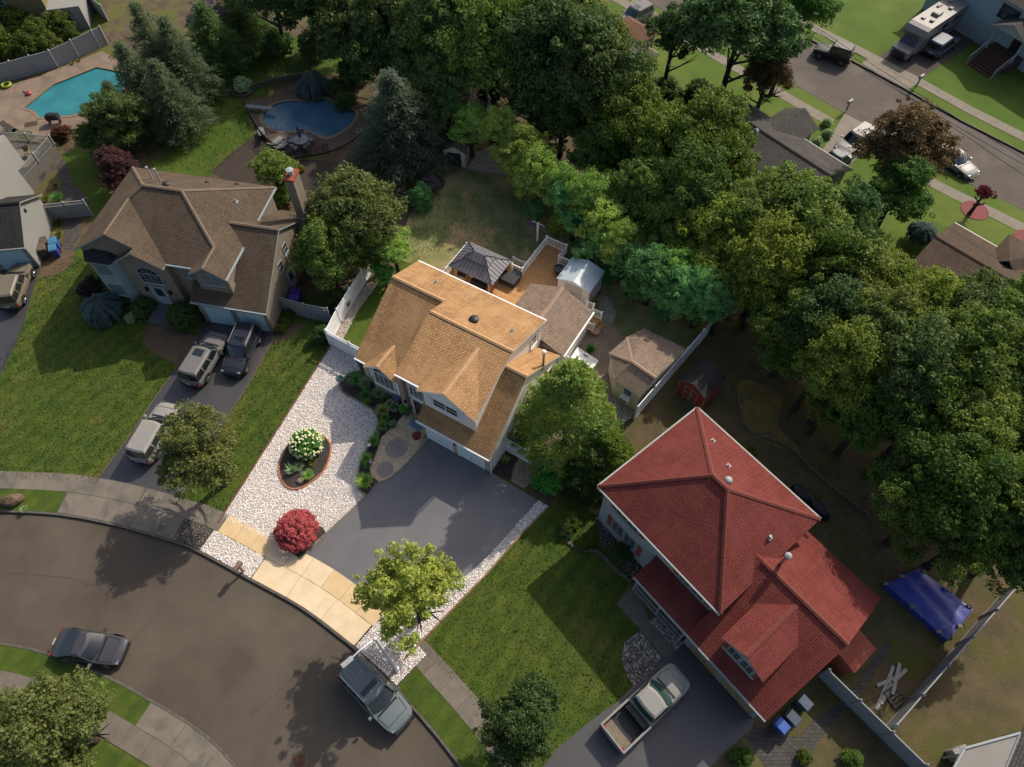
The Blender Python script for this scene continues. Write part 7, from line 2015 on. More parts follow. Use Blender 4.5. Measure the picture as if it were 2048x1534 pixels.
holed('kidney_pool_deck', D2, K2, 0, .14, mat('dark_pool_deck', C(100, 84, 72), C(84, 72, 62), scale=1.2, fine=.2, fscale=15))
holed('kidney_pool_coping', grow(K2, .38), K2, .1, .17, m_coping)
sheet('kidney_pool_water', K2, .06, watermat('deep_pool_water', C(70, 104, 124), C(60, 92, 112)))
K1 = gp([(50, 218), (108, 172), (195, 137), (260, 150), (230, 215), (142, 233), (82, 238), (72, 225)])
D1 = gp([(-60, 210), (0, 180), (110, 142), (205, 105), (300, 150), (260, 240), (140, 262), (90, 280), (20, 300), (-60, 310)])
holed('angular_pool_deck', D1, K1, 0, .14, mat('tan_pool_deck', C(134, 116, 100), C(118, 102, 88), scale=.8, c3=C(108, 96, 84), s3=.4, fine=.14, fscale=15))
holed('angular_pool_coping', grow(K1, .35), K1, .1, .17, m_coping)
sheet('angular_pool_water', K1, .05, watermat('teal_pool_water', C(46, 122, 126), C(36, 104, 114)))
# black mesh fence round the kidney pool
pf = root('pool_fence', D2[0], 0, 'black mesh fence curving round the kidney shaped pool', 'fence')
fp = smooth_poly(gp([(490, 205), (497, 225), (511, 255), (530, 285), (548, 302), (575, 317), (600, 318), (625, 314), (660, 308)]), 3, False)
for i, p in enumerate(fp):
    q = p - D2[0]; b = MB(); b.tube([(q.x, q.y, 0), (q.x, q.y, 1.25)], .025, 5); b.build('post', m_dark, pf)
for a, c in zip(fp, fp[1:]):
    a, c = a - D2[0], c - D2[0]
    b = MB(); b.tube([(a.x, a.y, 1.22), (c.x, c.y, 1.22)], .02, 4); b.tube([(a.x, a.y, .1), (c.x, c.y, .1)], .015, 4)
    n = 12
    for k in range(n):
        t = (k + .5) / n; b.tube([(a.x + (c.x - a.x) * t, a.y + (c.y - a.y) * t, .1), (a.x + (c.x - a.x) * t, a.y + (c.y - a.y) * t, 1.22)], .008, 4, cap=False)
    b.build('mesh_panel', m_dark, pf, kind='stuff')

# ---------------------------------------------------------------- furniture
m_furn = plain('pale_sling', C(120, 124, 124), .6)
def lounger(px, py, rz, label, m=None, frame=None, z=.14):
    c = P(px, py, z)
    r = root('sun_lounger', (c.x, c.y, z), math.radians(rz), label, 'lounger', None)
    m = m or m_furn; fr = frame or m_furn
    b = MB(); b.box(-.3, .3, -.95, .25, .3, .35); b.build('seat', m, r)
    b = MB(); b.add([(-.3, .25, .32), (.3, .25, .32), (.3, .85, .72), (-.3, .85, .72), (-.3, .25, .36), (.3, .25, .36), (.3, .85, .76), (-.3, .85, .76)], [(4, 5, 6, 7), (0, 3, 2, 1), (0, 1, 5, 4), (2, 3, 7, 6), (1, 2, 6, 5), (3, 0, 4, 7)]); b.build('backrest', m, r)
    for x in (-.3, .3):
        for y in (-.85, .5):
            b = MB(); b.box(x - .025, x + .025, y - .025, y + .025, 0, .32); b.build('leg', fr, r)
        b = MB(); b.box(x - .02, x + .02, -.4, .3, .5, .53); b.build('armrest', fr, r)
    return r
lounger(525, 272, 200, 'pale lounger beside the pool fence at the kidney pool'); lounger(552, 290, 150, 'pale lounger nearest the pool ladder'); lounger(566, 297, 150, 'pale lounger beside the round poolside table')
def table_set(px, py, z, label, m):
    c = P(px, py, z); r = root('round_table', (c.x, c.y, z), 0, label, 'table')
    b = MB(); b.lathe([(.02, .68), (.72, .68), (.74, .71), (.72, .74), (.001, .74)], 20); b.build('tabletop', m, r)
    for k in range(4):
        a = k * 1.57 + .5; b = MB(); b.tube([(math.cos(a) * .5, math.sin(a) * .5, 0), (math.cos(a) * .35, math.sin(a) * .35, .69)], .03, 5); b.build('leg', m, r)
    return c
def chair(c, an, d, z, label, m, group):
    r = root('patio_chair', (c.x + math.cos(an) * d, c.y + math.sin(an) * d, z), an + PI / 2, label, 'chair', group)
    b = MB(); b.box(-.27, .27, -.27, .27, .4, .45); b.build('seat', m, r)
    b = MB(); b.box(-.27, .27, -.3, -.25, .45, .95); b.build('backrest', m, r)
    for x in (-.25, .25):
        for y in (-.25, .25):
            b = MB(); b.box(x - .02, x + .02, y - .02, y + .02, 0, .4); b.build('leg', m, r)
        b = MB(); b.box(x - .025, x + .025, -.25, .25, .62, .65); b.build('armrest', m, r)
tc = table_set(605, 291, .14, 'round pale table with a closed parasol at the kidney pool', m_furn)
for k in range(5):
    chair(tc, k * 1.257 + .4, 1.05, .14, 'pale chair round the poolside table', m_furn, 'chairs round the poolside table')
pr = root('parasol', (tc.x, tc.y, .14), 0, 'closed blue parasol standing in the poolside table', 'parasol')
b = MB(); b.tube([(0, 0, 0), (0, 0, 2.5)], .025, 6); b.build('pole', m_rim, pr)
b = MB(); b.lathe([(.1, 1.0), (.17, 1.1), (.14, 1.7), (.05, 2.4), (.001, 2.55)], 9); b.build('canopy', plain('blue_canvas', C(52, 84, 104), .8), pr)
bd = P(516, 222, .14); r = root('diving_board', (bd.x, bd.y, .14), math.radians(-8), 'white diving board over the kidney shaped pool', 'diving board')
b = MB(); b.box(-1.2, 1.6, -.25, .25, .42, .5); b.build('board', m_furn, r)
for x in (-1.0, .1):
    b = MB(); b.box(x, x + .12, -.22, .22, 0, .42); b.build('stand', m_furn, r)
for (px, py) in ((558, 263),):
    c = P(px, py, .14); r = root('pool_ladder', (c.x, c.y, .14), 0, 'metal ladder at the edge of the kidney shaped pool', 'ladder')
    for x in (-.25, .25):
        b = MB(); b.tube([(x, -.5, 0), (x, -.5, .7), (x, -.2, .85), (x, .1, .6), (x, .2, -.05)], .025, 6); b.build('rail', m_rim, r)
lounger(32, 268, 60, 'dark striped lounger on the tan pool deck', plain('dark_sling', C(50, 44, 40), .7), m_furn); lounger(22, 262, 60, 'second dark striped lounger on the tan pool deck', MATS['dark_sling'], m_furn)
c = P(52, 283 - 5, .14); r = root('storage_box', (c.x, c.y, .14), math.radians(-5), 'dark grey storage box beside the golden grass', 'box'); b = MB(); b.box(-.75, .75, -.35, .35, 0, .6); b.build('box_body', plain('dark_resin', C(60, 58, 56), .6), r); b = MB(); b.box(-.78, .78, -.38, .38, .6, .68); b.build('lid', plain('grey_resin', C(84, 82, 78), .6), r)
c = P(14, 172, .14); r = root('swim_ring', (c.x, c.y, .14), 0, 'yellow swim ring by the long white fence', 'swim ring'); b = MB()
R_, q_ = .42, .14
ring = [[(R_ + q_ * math.cos(6.283 * j / 8)) * 1 for j in range(8)] for _ in range(1)]
v = []; f = []
for i in range(18):
    for j in range(8):
        a_ = 6.283 * i / 18; w_ = 6.283 * j / 8
        v.append(((R_ + q_ * math.cos(w_)) * math.cos(a_), (R_ + q_ * math.cos(w_)) * math.sin(a_), q_ + q_ * math.sin(w_)))
        f.append((i * 8 + j, ((i + 1) % 18) * 8 + j, ((i + 1) % 18) * 8 + (j + 1) % 8, i * 8 + (j + 1) % 8))
b.add(v, f); b.build('tube', plain('yellow_green_vinyl', C(132, 150, 40), .4), r, smooth=60)
c = P(58, 188, .14); r = root('folded_umbrella', (c.x, c.y, .14), .3, 'folded umbrella with red float lying on the tan pool deck', 'umbrella'); b = MB(); b.tube([(-.6, .7, .08), (0, 0, .06)], .05, 6); b.build('pole', m_furn, r); b = MB(); b.lathe([(.001, 0), (.3, .04), (.34, .14), (.2, .24), (.001, .26)], 10); b.build('float', plain('red_vinyl', C(150, 50, 48), .4), r)
c = P(62, 255 - 7, .14); r = root('patio_mat', (c.x, c.y, .145), .3, 'small dark mat at the pool corner', 'mat'); b = MB(); b.box(-.6, .6, -.35, .35, 0, .02); b.build('rug', plain('brown_mat', C(66, 54, 44), .9), r)
c = P(112, 246, .14); r = root('grill', (c.x, c.y, .14), .1, 'black covered grill on the pool edge', 'grill'); b = MB(); b.box(-.6, .6, -.3, .3, .5, .95); b.lathe([(.5, .9), (.45, 1.05), (.001, 1.1)], 10, sx=1.1, sy=.6); b.build('lid', m_dark, r)
for x in (-.5, .5):
    b = MB(); b.box(x - .05, x + .05, -.2, .2, 0, .5); b.build('leg', m_dark, r)
# raised white deck of the west house
wd = root('raised_deck', P(72, 392), math.radians(-2), 'raised white railed deck beside the charcoal roofed house', 'deck')
b = MB(); b.prism([(-7, .3), (-.4, .3), (.6, 5.2), (-7, 5.8)], 0, 1.6); b.build('deck_floor', mat('weathered_deck', C(116, 110, 102), C(104, 98, 92), scale=2), wd)
railing(wd, [(-.4, .3), (.1, 2.7), (.6, 5.2), (-1.8, 5.45), (-4.2, 5.6), (-7, 5.8)], 1.6, m_trim_dim, h=.95)
c = wd.location + Vector((-3.2, 3.6, 1.6)); r = root('outdoor_table', c, .1, 'brown patio table on the raised white railed deck', 'table'); b = MB(); b.box(-.8, .8, -.5, .5, .68, .74); b.build('tabletop', plain('brown_table', C(82, 72, 64), .6), r)
for x in (-.7, .7):
    for y in (-.4, .4):
        b = MB(); b.box(x - .04, x + .04, y - .04, y + .04, 0, .68); b.build('leg', MATS['brown_table'], r)
for k, (x, y, a) in enumerate(((-1.7, 2.6, .3), (-2.2, 1.8, 1.2), (-1.0, 3.6, 1.9))):
    chair(wd.location + Vector((x, y, 0)), a, .01, 1.6, ['tan chair at the rail end of the raised deck', 'tan chair nearest the house wall on the raised deck', 'tan chair beside the brown table on the raised deck'][k], plain('tan_cushion', C(126, 112, 88), .7), 'chairs on the raised deck')

# ---------------------------------------------------------------- wheeled bins
def bin_(px, py, rz, label, mb, ml, group=None, z=.02):
    c = P(px, py, z + .8)
    r = root('wheeled_bin', (c.x, c.y, z), math.radians(rz), label, 'bin', group)
    b = MB()
    v = [(-.24, -.28, .06), (.24, -.28, .06), (.24, .26, .06), (-.24, .26, .06), (-.3, -.37, .95), (.3, -.37, .95), (.3, .37, .95), (-.3, .37, .95)]
    b.add(v, [(0, 3, 2, 1), (4, 5, 6, 7), (0, 1, 5, 4), (1, 2, 6, 5), (2, 3, 7, 6), (3, 0, 4, 7)]); b.build('body', mb, r)
    b = MB(); b.add([(-.32, -.4, .95), (.32, -.4, .95), (.32, .4, .97), (-.32, .4, .97), (-.29, -.34, 1.02), (.29, -.34, 1.02), (.29, .36, 1.08), (-.29, .36, 1.08)], [(4, 5, 6, 7), (0, 1, 5, 4), (1, 2, 6, 5), (2, 3, 7, 6), (3, 0, 4, 7), (0, 3, 2, 1)]); b.box(-.12, .12, -.1, .16, 1.035, 1.055); b.build('lid', ml, r)
    b = MB(); b.tube([(-.26, .46, .98), (.26, .46, .98)], .025, 6); b.build('handle', mb, r)
    for x in (-.27, .27):
        t_ = MB(); t_.lathe([(.001, -.03), (.13, -.03), (.13, .03), (.001, .03)], 12); t_.v = [(x + z_, .3 + x_, .13 + y_) for x_, y_, z_ in t_.v]; t_.build('wheel', m_tyre, r)
    return r
mb_blk = plain('black_bin', (0.03, 0.032, 0.036), .5); mb_blu = plain('blue_lid', C(62, 118, 196), .45); mb_gry = plain('grey_bin', C(70, 76, 82), .5); mb_tau = plain('taupe_bin', C(84, 74, 66), .6); mb_b2 = plain('dim_blue_bin', C(44, 88, 150), .5); mb_pur = plain('purple_bin', C(62, 46, 120), .5); mb_sl = plain('slate_bin', C(72, 82, 98), .5); mb_b3 = plain('violet_blue_bin', C(52, 62, 132), .5)
bin_(1034, 878, 150, 'black bin with bright blue lid behind the lattice gate', mb_blk, mb_blu); bin_(1041, 868, 150, 'black bin with printed dark lid behind the lattice gate', mb_blk, plain('dark_lid', C(74, 68, 62), .5)); bin_(1049, 859, 150, 'charcoal bin next to the cardboard boxes', mb_blk, mb_gry)
bin_(86, 484, 20, 'taupe bin beside the white garage wall', mb_tau, mb_tau); bin_(84, 497, 20, 'taupe bin in front of the other taupe bin', mb_tau, plain('tan_lid', C(96, 84, 74), .6)); bin_(107, 484, 20, 'blue bin with pale blue lid beside the paved path', mb_b2, plain('pale_blue_lid', C(62, 116, 150), .5)); bin_(106, 498, 20, 'violet bin with pale blue lid beside the paved path', mb_b3, MATS['pale_blue_lid'])
bin_(592, 585, 80, 'purple bin by the side door behind the lattice fence', mb_pur, mb_pur); bin_(588, 597, 80, 'purple bin against the lattice fence', mb_pur, plain('violet_lid', C(74, 58, 142), .5))
bin_(1563, 1452, 40, 'blue bin at the corner of the red roofed house', mb_b3, plain('mid_blue_lid', C(62, 96, 168), .5)); bin_(1586, 1437, 40, 'slate bin beside the blue bin', mb_sl, mb_sl); bin_(1609, 1406, 40, 'slate bin at the edge of the red roof', mb_sl, plain('slate_lid', C(82, 92, 108), .5))
bin_(1921, 40, -60, 'purple bin behind the motorhome', mb_pur, mb_pur)
def crate(px, py, z, sx, sy, sz, rz, label, m, name='cardboard_box', cat='box'):
    c = P(px, py, z); r = root(name, (c.x, c.y, z), math.radians(rz), label, cat)
    b = MB(); b.box(-sx / 2, sx / 2, -sy / 2, sy / 2, 0, sz); b.build('box_body', m, r)
    b = MB(); b.box(-sx / 2 + .01, -.01, -sy / 2 - .01, sy / 2 + .01, sz + .003, sz + .012); b.build('flap', m, r); b = MB(); b.box(.01, sx / 2 - .01, -sy / 2 - .01, sy / 2 + .01, sz + .003, sz + .02); b.build('flap', m, r)
    return r
m_card = mat('cardboard', C(222, 184, 126), C(206, 166, 110), scale=3)
crate(1056, 852, .02, .8, .7, .75, -30, 'large tan cardboard box against the white side wall', m_card); crate(1068, 860, .02, .6, .55, .55, -22, 'smaller tan cardboard box below the cypress', m_card)

# ---------------------------------------------------------------- street furniture
def post_h(base, top):
    b0 = P(*base); best = min((abs((P(*top, z / 10) - b0).xy.length), z / 10) for z in range(5, 120))
    return best[1]
lb = P(793, 1339); lh = post_h((793, 1339), (744, 1283))
lp = root('street_lamp', (lb.x, lb.y, .03), 0, 'white street lamp with curved arm leaning over the grey SUV', 'street lamp')
m_lamp = plain('white_lamp_paint', C(206, 212, 218), .4)
b = MB(); b.tube([(0, 0, 0), (0, 0, lh * .5), (0, 0, lh)], [.13, .1, .075], 10); b.build('pole', m_lamp, lp, smooth=60)
b = MB(); b.lathe([(.2, 0), (.2, .12), (.14, .3)], 10); b.build('base', m_lamp, lp); b = MB(); b.lathe([(.09, 0), (.09, .1), (.001, .14)], 10, (0, 0, lh)); b.build('pole_cap', m_lamp, lp)
ae = P(702, 1318, lh + .1) - lb; ae.z = lh + .1
b = MB(); b.tube([(0, 0, lh - .1), (ae.x * .3, ae.y * .3, lh + .18), (ae.x * .7, ae.y * .7, lh + .2), (ae.x, ae.y, lh + .1)], [.05, .045, .04, .04], 8); b.build('arm', m_lamp, lp, smooth=60)
d = Vector((ae.x, ae.y, 0)).normalized(); M2 = Matrix(((d.x, -d.y, 0, ae.x), (d.y, d.x, 0, ae.y), (0, 0, 1, lh), (0, 0, 0, 1)))
b = MB(); b.box(-.1, .55, -.13, .13, 0, .14, 0, M2); b.build('lamp_head', plain('lamp_head_grey', C(150, 152, 150), .4), lp)
def mailbox(px, py, rz, label, m, s=1.0):
    c = P(px, py); r = root('mailbox', (c.x, c.y, .02), math.radians(rz), label, 'mailbox')
    b = MB(); b.box(-.07, .07, -.07, .07, 0, .95 * s); b.build('post', m_timber if s >= 1 else m, r)
    b = MB(); n = 8
    pr_ = [(-.16, 1.0), (-.16, 1.18)] + [(-.16 * math.cos(PI * k / n), 1.18 + .16 * math.sin(PI * k / n)) for k in range(1, n)] + [(.16, 1.18), (.16, 1.0)]
    k_ = len(pr_); b.add([(x, -.3, z * s) for x, z in pr_] + [(x, .3, z * s) for x, z in pr_], [tuple(range(k_))[::-1], tuple(range(k_, 2 * k_))] + [(i, (i + 1) % k_, (i + 1) % k_ + k_, i + k_) for i in range(k_)]); b.build('box_body', m, r, smooth=40)
    b = MB(); b.box(-.15, .15, -.33, -.3, 1.0 * s, 1.3 * s); b.build('door', m, r); b = MB(); b.box(.16, .18, -.1, .04, 1.15 * s, 1.32 * s); b.build('flag', m_tl, r)
    return r
mailbox(487, 1143, -25, 'brown mailbox on the white gravel verge', mat('brown_mailbox_paint', C(120, 104, 96), C(104, 90, 84), scale=4))
mailbox(1692, 222, -50, 'small white mailbox on the near side of the far street', m_trim_dim, .95); mailbox(1833, 172, -50, 'small white mailbox beside the far sidewalk', m_trim_dim, .95)
# power cables over the far street
for i, (a, c, z) in enumerate((((1600, 30), (2060, 352), 7.5), ((1660, 90), (2060, 330), 8.0), ((1620, 40), (2060, 318), 8.3))):
    p, q = P(*a, z), P(*c, z); d = (q - p); 
    pts = [p - d * .8 + d * 2.6 * t - Vector((0, 0, 1.2 * (1 - (2 * t - 1) ** 2) - .8)) for t in [k / 12 for k in range(13)]]
    b = MB(); b.tube(pts, .022, 4); b.build('power_cable', m_dark, None, label='thin black cable strung above the far street', cat='cable', group='cables above the far street')
bo = P(28, 1003); r = root('boulder', (bo.x, bo.y, .02), .3, 'brown boulder on the grass verge beside the grey apron', 'boulder')
b = MB(); b.lathe([(.5, 0), (.62, .2), (.5, .45), (.25, .6), (.001, .62)], 9, sx=1.25, sy=.8); b.v = [(x + random.uniform(-.06, .06), y + random.uniform(-.06, .06), z + random.uniform(-.04, .04)) for x, y, z in b.v]; b.build('rock', mat('brown_rock', C(104, 84, 68), C(84, 70, 58), scale=3), r)

# ---------------------------------------------------------------- main lot details
def edging(name, pts, m, size=(.22, .12, .12), label=None, closed=False, gap=.015, z=0.0, jit=.0, kind='stuff', cat='edging'):
    """row of small edging blocks along a line"""
    pts = [Vector((p.x, p.y, 0)) for p in pts]
    if closed:
        pts = pts + [pts[0]]
    L = arclen(pts); n = int(L[-1] / (size[0] + gap)); b = MB()
    for k in range(n):
        p, t = at_len(pts, L, (k + .5) * L[-1] / n)
        a = math.atan2(t.y, t.x) + random.uniform(-jit, jit); M = Matrix.Translation((p.x, p.y, z)) @ Matrix.Rotation(a, 4, 'Z')
        h = size[2] * random.uniform(.8, 1.1)
        b.box(-size[0] / 2, size[0] / 2, -size[1] / 2, size[1] / 2, 0, h, 0, M)
    return b.build(name, m, None, label=label, cat=cat, kind=kind)
oval = smooth_poly(gp([(584, 881), (616, 868), (644, 872), (660, 887), (661, 908), (652, 935), (635, 955), (601, 977), (574, 974), (559, 947), (563, 918)]), 4)
sheet('oval_bed', oval, .085, m_mulch, z0=0.0)
edging('brick_edging', oval, mat('orange_brick', C(186, 128, 84), C(160, 106, 70), scale=6), (.2, .1, .13), 'orange brick edging round the oval hydrangea bed', True)
mb_ = gp([(552, 1082), (578, 1102), (599, 1117), (652, 1067), (647, 1056), (621, 1044), (580, 1050)])
sheet('maple_bed', mb_, .07, m_mulch, z0=0.0)
edging('bed_edging', smooth_poly(gp([(722, 742), (698, 748), (680, 769), (687, 786), (718, 803), (744, 818), (756, 838), (753, 861), (741, 887), (727, 912), (718, 938), (714, 961), (718, 978), (733, 991)]), 4, False), m_edge_stone, (.26, .12, .11), 'grey stone edging along the planting bed and gravel')
edging('driveway_edging', smooth_poly(gp([(598, 1118), (640, 1079), (735, 990)]), 4, False), m_edge_stone, (.26, .12, .08), 'stone edging between white gravel and driveway')
edging('patio_edging', smooth_poly(gp([(856, 878), (834, 905), (809, 932), (780, 957), (757, 966)]), 4, False), m_edge_stone, (.24, .14, .05), 'tan edging between front patio and driveway')
edging('timber_edging', gp([(1098, 1013), (1039, 1074), (972, 1150), (926, 1197), (830, 1297), (810, 1322)]), m_timber, (2.2, .12, .12), 'timber edging between the gravel strip and the lawn')
edging('timber_edging', gp([(661, 692), (550, 868), (438, 1044)]), mat('red_brown_edging', C(120, 84, 70), C(100, 70, 60), scale=3), (.24, .1, .1), 'red brown brick edging along the gravel garden and neighbour lawn')
edging('block_edging', gp([(548, 676), (495, 773), (453, 837), (400, 930), (352, 1009)]), m_edge_dim, (.24, .12, .07), 'pale block edging along the driveway beside the gravel garden')
edging('block_edging', gp([(190, 967), (211, 939), (258, 875), (304, 806), (357, 731)]), m_edge_dim, (.24, .12, .07), 'pale block edging between lawn and the driveway with the white SUV')
edging('stone_border', smooth_poly(gp([(1476, 795), (1482, 830), (1500, 862), (1545, 880), (1585, 900), (1620, 935), (1665, 975), (1705, 1005), (1740, 1032)]), 4, False), m_edge_dim, (.34, .24, .16), 'row of rough stones through the shaded yard behind the red house', jit=.5)
edging('stone_border', smooth_poly(gp([(1120, 1040), (1128, 1075), (1160, 1100), (1195, 1105), (1230, 1140), (1262, 1165)]), 4, False), m_edge_dim, (.3, .24, .16), 'low stone border round the shrubs on the front lawn', jit=.5)
edging('timber_sleeper', gp([(888, 331), (1020, 357)]), mat('grey_sleeper', C(140, 122, 98), C(116, 102, 84), scale=3), (2.0, .18, .16), 'timber sleeper border in front of the small plastic shed')
c0 = P(486, 182); ringp = [c0 + Vector((math.cos(k * .3) * 1.25, math.sin(k * .3) * 1.1, 0)) for k in range(21)]
edging('stone_ring', ringp, m_edge_dim, (.3, .2, .3), 'stone ring round the pale shrub on the back lawn')
edging('stone_wall', smooth_poly(gp([(500, 182), (540, 168), (590, 158), (640, 150)]), 4, False), m_edge_dim, (.34, .25, .6), 'low dark stone wall behind the kidney shaped pool')
for (x, y, rp) in ((1949, 421, 27), (2052, 477, 24)):
    c = P(x, y); R = rp * mpp(x, y)
    sheet('mulch_ring', [(c.x + R * math.cos(k * .314), c.y + R * math.sin(k * .314)) for k in range(20)], .05, mat('red_mulch', C(132, 62, 62), C(112, 50, 50), scale=5, fine=.3, fscale=20), z0=0.0)
# cellar hatch, pots, ornaments
ht = mk_root('cellar_hatch', HW(.35, 11.1), HR, 'white sloping cellar doors beside the sun room wall', 'hatch')
for k in range(2):
    b = MB(); b.add([(0, k * .62, 0), (1.9, k * .62, 0), (1.9, k * .62 + .6, 0), (0, k * .62 + .6, 0), (0, k * .62, .75), (1.9, k * .62, .3), (1.9, k * .62 + .6, .3), (0, k * .62 + .6, .75)], [(4, 5, 6, 7), (0, 1, 5, 4), (1, 2, 6, 5), (2, 3, 7, 6), (3, 0, 4, 7)]); d_ = b.build('door', m_trim, ht)
    b = MB(); b.box(.7, 1.1, k * .62 + .27, k * .62 + .33, .6, .64); b.build('handle', m_dark, d_)
def pot(px, py, z, r0, h, label, m, plant=None, key=('shrub', 0), hs=1.0):
    c = P(px, py, z); r = root('plant_pot', (c.x, c.y, z), 0, label, 'plant pot')
    b = MB(); b.lathe([(r0 * .7, 0), (r0, h * .7), (r0 * 1.05, h), (r0 * .9, h), (r0 * .85, h * .85), (.001, h * .85)], 16); b.build('pot', m, r, smooth=50)
    if plant:
        o = link('plant', M_(key), r); o['kind'] = 'stuff'; s_ = r0 * (1.25 if key[0] == 'shrub' else 1.5); o.scale = (s_, s_, s_ * hs); o.location = (0, 0, h * .85 + (s_ * .35 if key[0] == 'shrub' else 0)); set_mat(o, LF[plant])
m_pot_d = plain('dark_glazed_pot', (0.025, 0.03, 0.03), .3, .6); m_pot_t = plain('teal_glazed_pot', (0.05, 0.12, 0.11), .25, .6)
pot(1036, 552, DZ, .38, .6, 'dark round pot at the foot of the deck rail', m_pot_d); pot(1116, 546, DZ, .4, .65, 'dark round pot beside the grey shed corner', m_pot_d)
pot(812, 826, .46, .42, .5, 'teal pot with round shrub on the entry landing', m_pot_t, 'bush'); pot(787, 853, .03, .27, .35, 'dark pot of flowers at the steps by the planting bed', m_pot_d, 'pale'); pot(834, 877, .03, .28, .35, 'dark pot with red green plant by the garage pier', m_pot_d, 'red')
pot(1191, 668, .02, .28, .35, 'terracotta pot on the paved back yard', plain('terracotta', C(196, 140, 116), .7))
c = HW(-6.6, .3, .47); r = root('doormat', c, math.radians(HR), 'blue doormat with black and white checked border on the landing', 'mat')
b = MB(); b.box(-.55, .55, -.35, .35, 0, .015); b.build('rug', plain('grey_blue_mat', C(120, 134, 150), .9), r)
b = MB()
for k in range(11):
    for y in (-.44, .36):
        if k % 2 == 0:
            b.box(-.55 + k * .1, -.45 + k * .1, y, y + .08, 0, .016)
b.build('border_checks', m_blk, r, kind='stuff')
b = MB(); b.box(-.56, .56, -.45, .45, -.004, .008); b.build('border', m_trim, r)
c = P(797, 792, .5); r = root('garden_cushion', (c.x, c.y, .03), .4, 'dark blue covered garden seat below the arched window', 'seat'); b = MB(); b.lathe([(.35, 0), (.48, .25), (.46, .55), (.3, .72), (.001, .76)], 14, sx=1.1); b.build('cover', plain('navy_cover', C(66, 84, 120), .6), r, smooth=60)
c = P(683, 769); r = root('bird_bath', (c.x, c.y, .02), 0, 'small teal bird bath at the corner of the planting bed', 'bird bath'); b = MB(); b.lathe([(.16, 0), (.08, .1), (.06, .6), (.1, .68)], 10); b.build('pedestal', m_pot_t, r, smooth=50); b = MB(); b.lathe([(.05, .66), (.3, .78), (.32, .82), (.27, .8), (.001, .74)], 14); b.build('basin', m_pot_t, r, smooth=50)
c = P(741, 897); r = root('garden_light', (c.x, c.y, .02), 0, 'white globe garden light in the planting bed', 'garden light'); b = MB(); b.tube([(0, 0, 0), (0, 0, .4)], .02, 6); b.build('stake', m_dark, r); b = MB(); b.lathe([(.001, .4), (.1, .46), (.12, .54), (.08, .63), (.001, .66)], 12); b.build('globe', m_trim, r, smooth=60)
c = P(748, 935); r = root('pinwheel_ornament', (c.x, c.y, .04), .4, 'purple and pink pinwheel ornament beside the small paver circle', 'ornament'); b = MB(); b.tube([(0, 0, 0), (0, 0, 1.0)], .015, 5); b.build('stake', m_trim, r)
for k in range(8):
    a = k * .785; b = MB(); b.add([(0, .02, 1.0), (math.cos(a) * .28, .05, 1.0 + math.sin(a) * .28), (math.cos(a + .5) * .24, -.03, 1.0 + math.sin(a + .5) * .24)], [(0, 1, 2)]); b.build('vane', [plain('purple_vane', C(120, 90, 170), .4), plain('pink_vane', C(214, 110, 140), .4), m_trim][k % 3], r)
# rocks in the oval bed
c = P(602, 963); r = root('garden_rock', (c.x, c.y, .09), .5, 'pale rock in the oval bed', 'rock'); b = MB(); b.lathe([(.2, 0), (.24, .08), (.14, .18), (.001, .2)], 7, sx=1.3); b.build('stone', m_edge_stone, r)
# hanging basket post, deck furniture
hp = P(1075, 482); hh = post_h((1075, 482), (1077, 446)); r = root('basket_post', (hp.x, hp.y, 0), math.radians(HR), 'white post with two hanging flower baskets behind the deck', 'post')
b = MB(); b.box(-.08, .08, -.08, .08, 0, hh); b.build('post', m_trim, r)
for s_ in (-1, 1):
    b = MB(); b.tube([(0, 0, hh - .15), (s_ * .35, 0, hh - .05), (s_ * .62, 0, hh - .12)], .025, 5); b.build('bracket', m_trim, r)
    o = link('basket', M_(('shrub', 0)), r); o['kind'] = 'stuff'; o.scale = (.34, .34, .34); o.location = (s_ * .62, 0, hh - .5); set_mat(o, [leafmat('violet_flowers', (0.20, 0.18, 0.36), (0.40, 0.36, 0.5), (0.08, 0.12, 0.1), var=.02), leafmat('coral_flowers', (0.5, 0.26, 0.22), (0.30, 0.22, 0.18), (0.10, 0.14, 0.06), var=.02)][s_ > 0])
def soft(u, v, z, sx, sy, sz, rz, label, m, name='ottoman', cat='ottoman'):
    r = root(name, HW(u, v, z), math.radians(HR + rz), label, cat); b = MB(); b.box(-sx / 2, sx / 2, -sy / 2, sy / 2, .06, sz - .12); b.build('base', m, r); b = MB(); b.box(-sx / 2 + .02, sx / 2 - .02, -sy / 2 + .02, sy / 2 - .02, sz - .115, sz); b.build('cushion', m, r)
    return r
m_wick = plain('dark_wicker', (0.025, 0.026, 0.03), .6); m_beige = mat('beige_cushion', C(206, 184, 152), C(190, 168, 138), scale=3)
soft(-7.7, 15.4, DZ, 1.5, 1.1, .6, 0, 'dark wicker storage ottoman beside the gazebo', m_wick); soft(-9.6, 13.9, DZ, 1.4, .8, .55, 0, 'dark low table below the gazebo roof', m_wick, 'coffee_table', 'table')
for k, (u, v) in enumerate(((-11.4, 14.0), (-11.4, 15.0))):
    r = soft(u, v, DZ, .9, .9, .5, 8, ['beige cushioned armchair at the open side of the gazebo', 'beige cushioned armchair deeper inside the gazebo'][k], m_beige, 'garden_armchair', 'armchair'); b = MB(); b.box(-.45, -.3, -.45, .45, .4, .9); b.build('backrest', m_beige, r)
    for y in (-.45, .33):
        b = MB(); b.box(-.3, .45, y, y + .12, .3, .65); b.build('armrest', m_wick, r)
soft(-9.0, 12.0, DZ, .7, .7, .5, 0, 'dark stool beside the rear eave of the main house', m_wick, 'stool', 'stool')
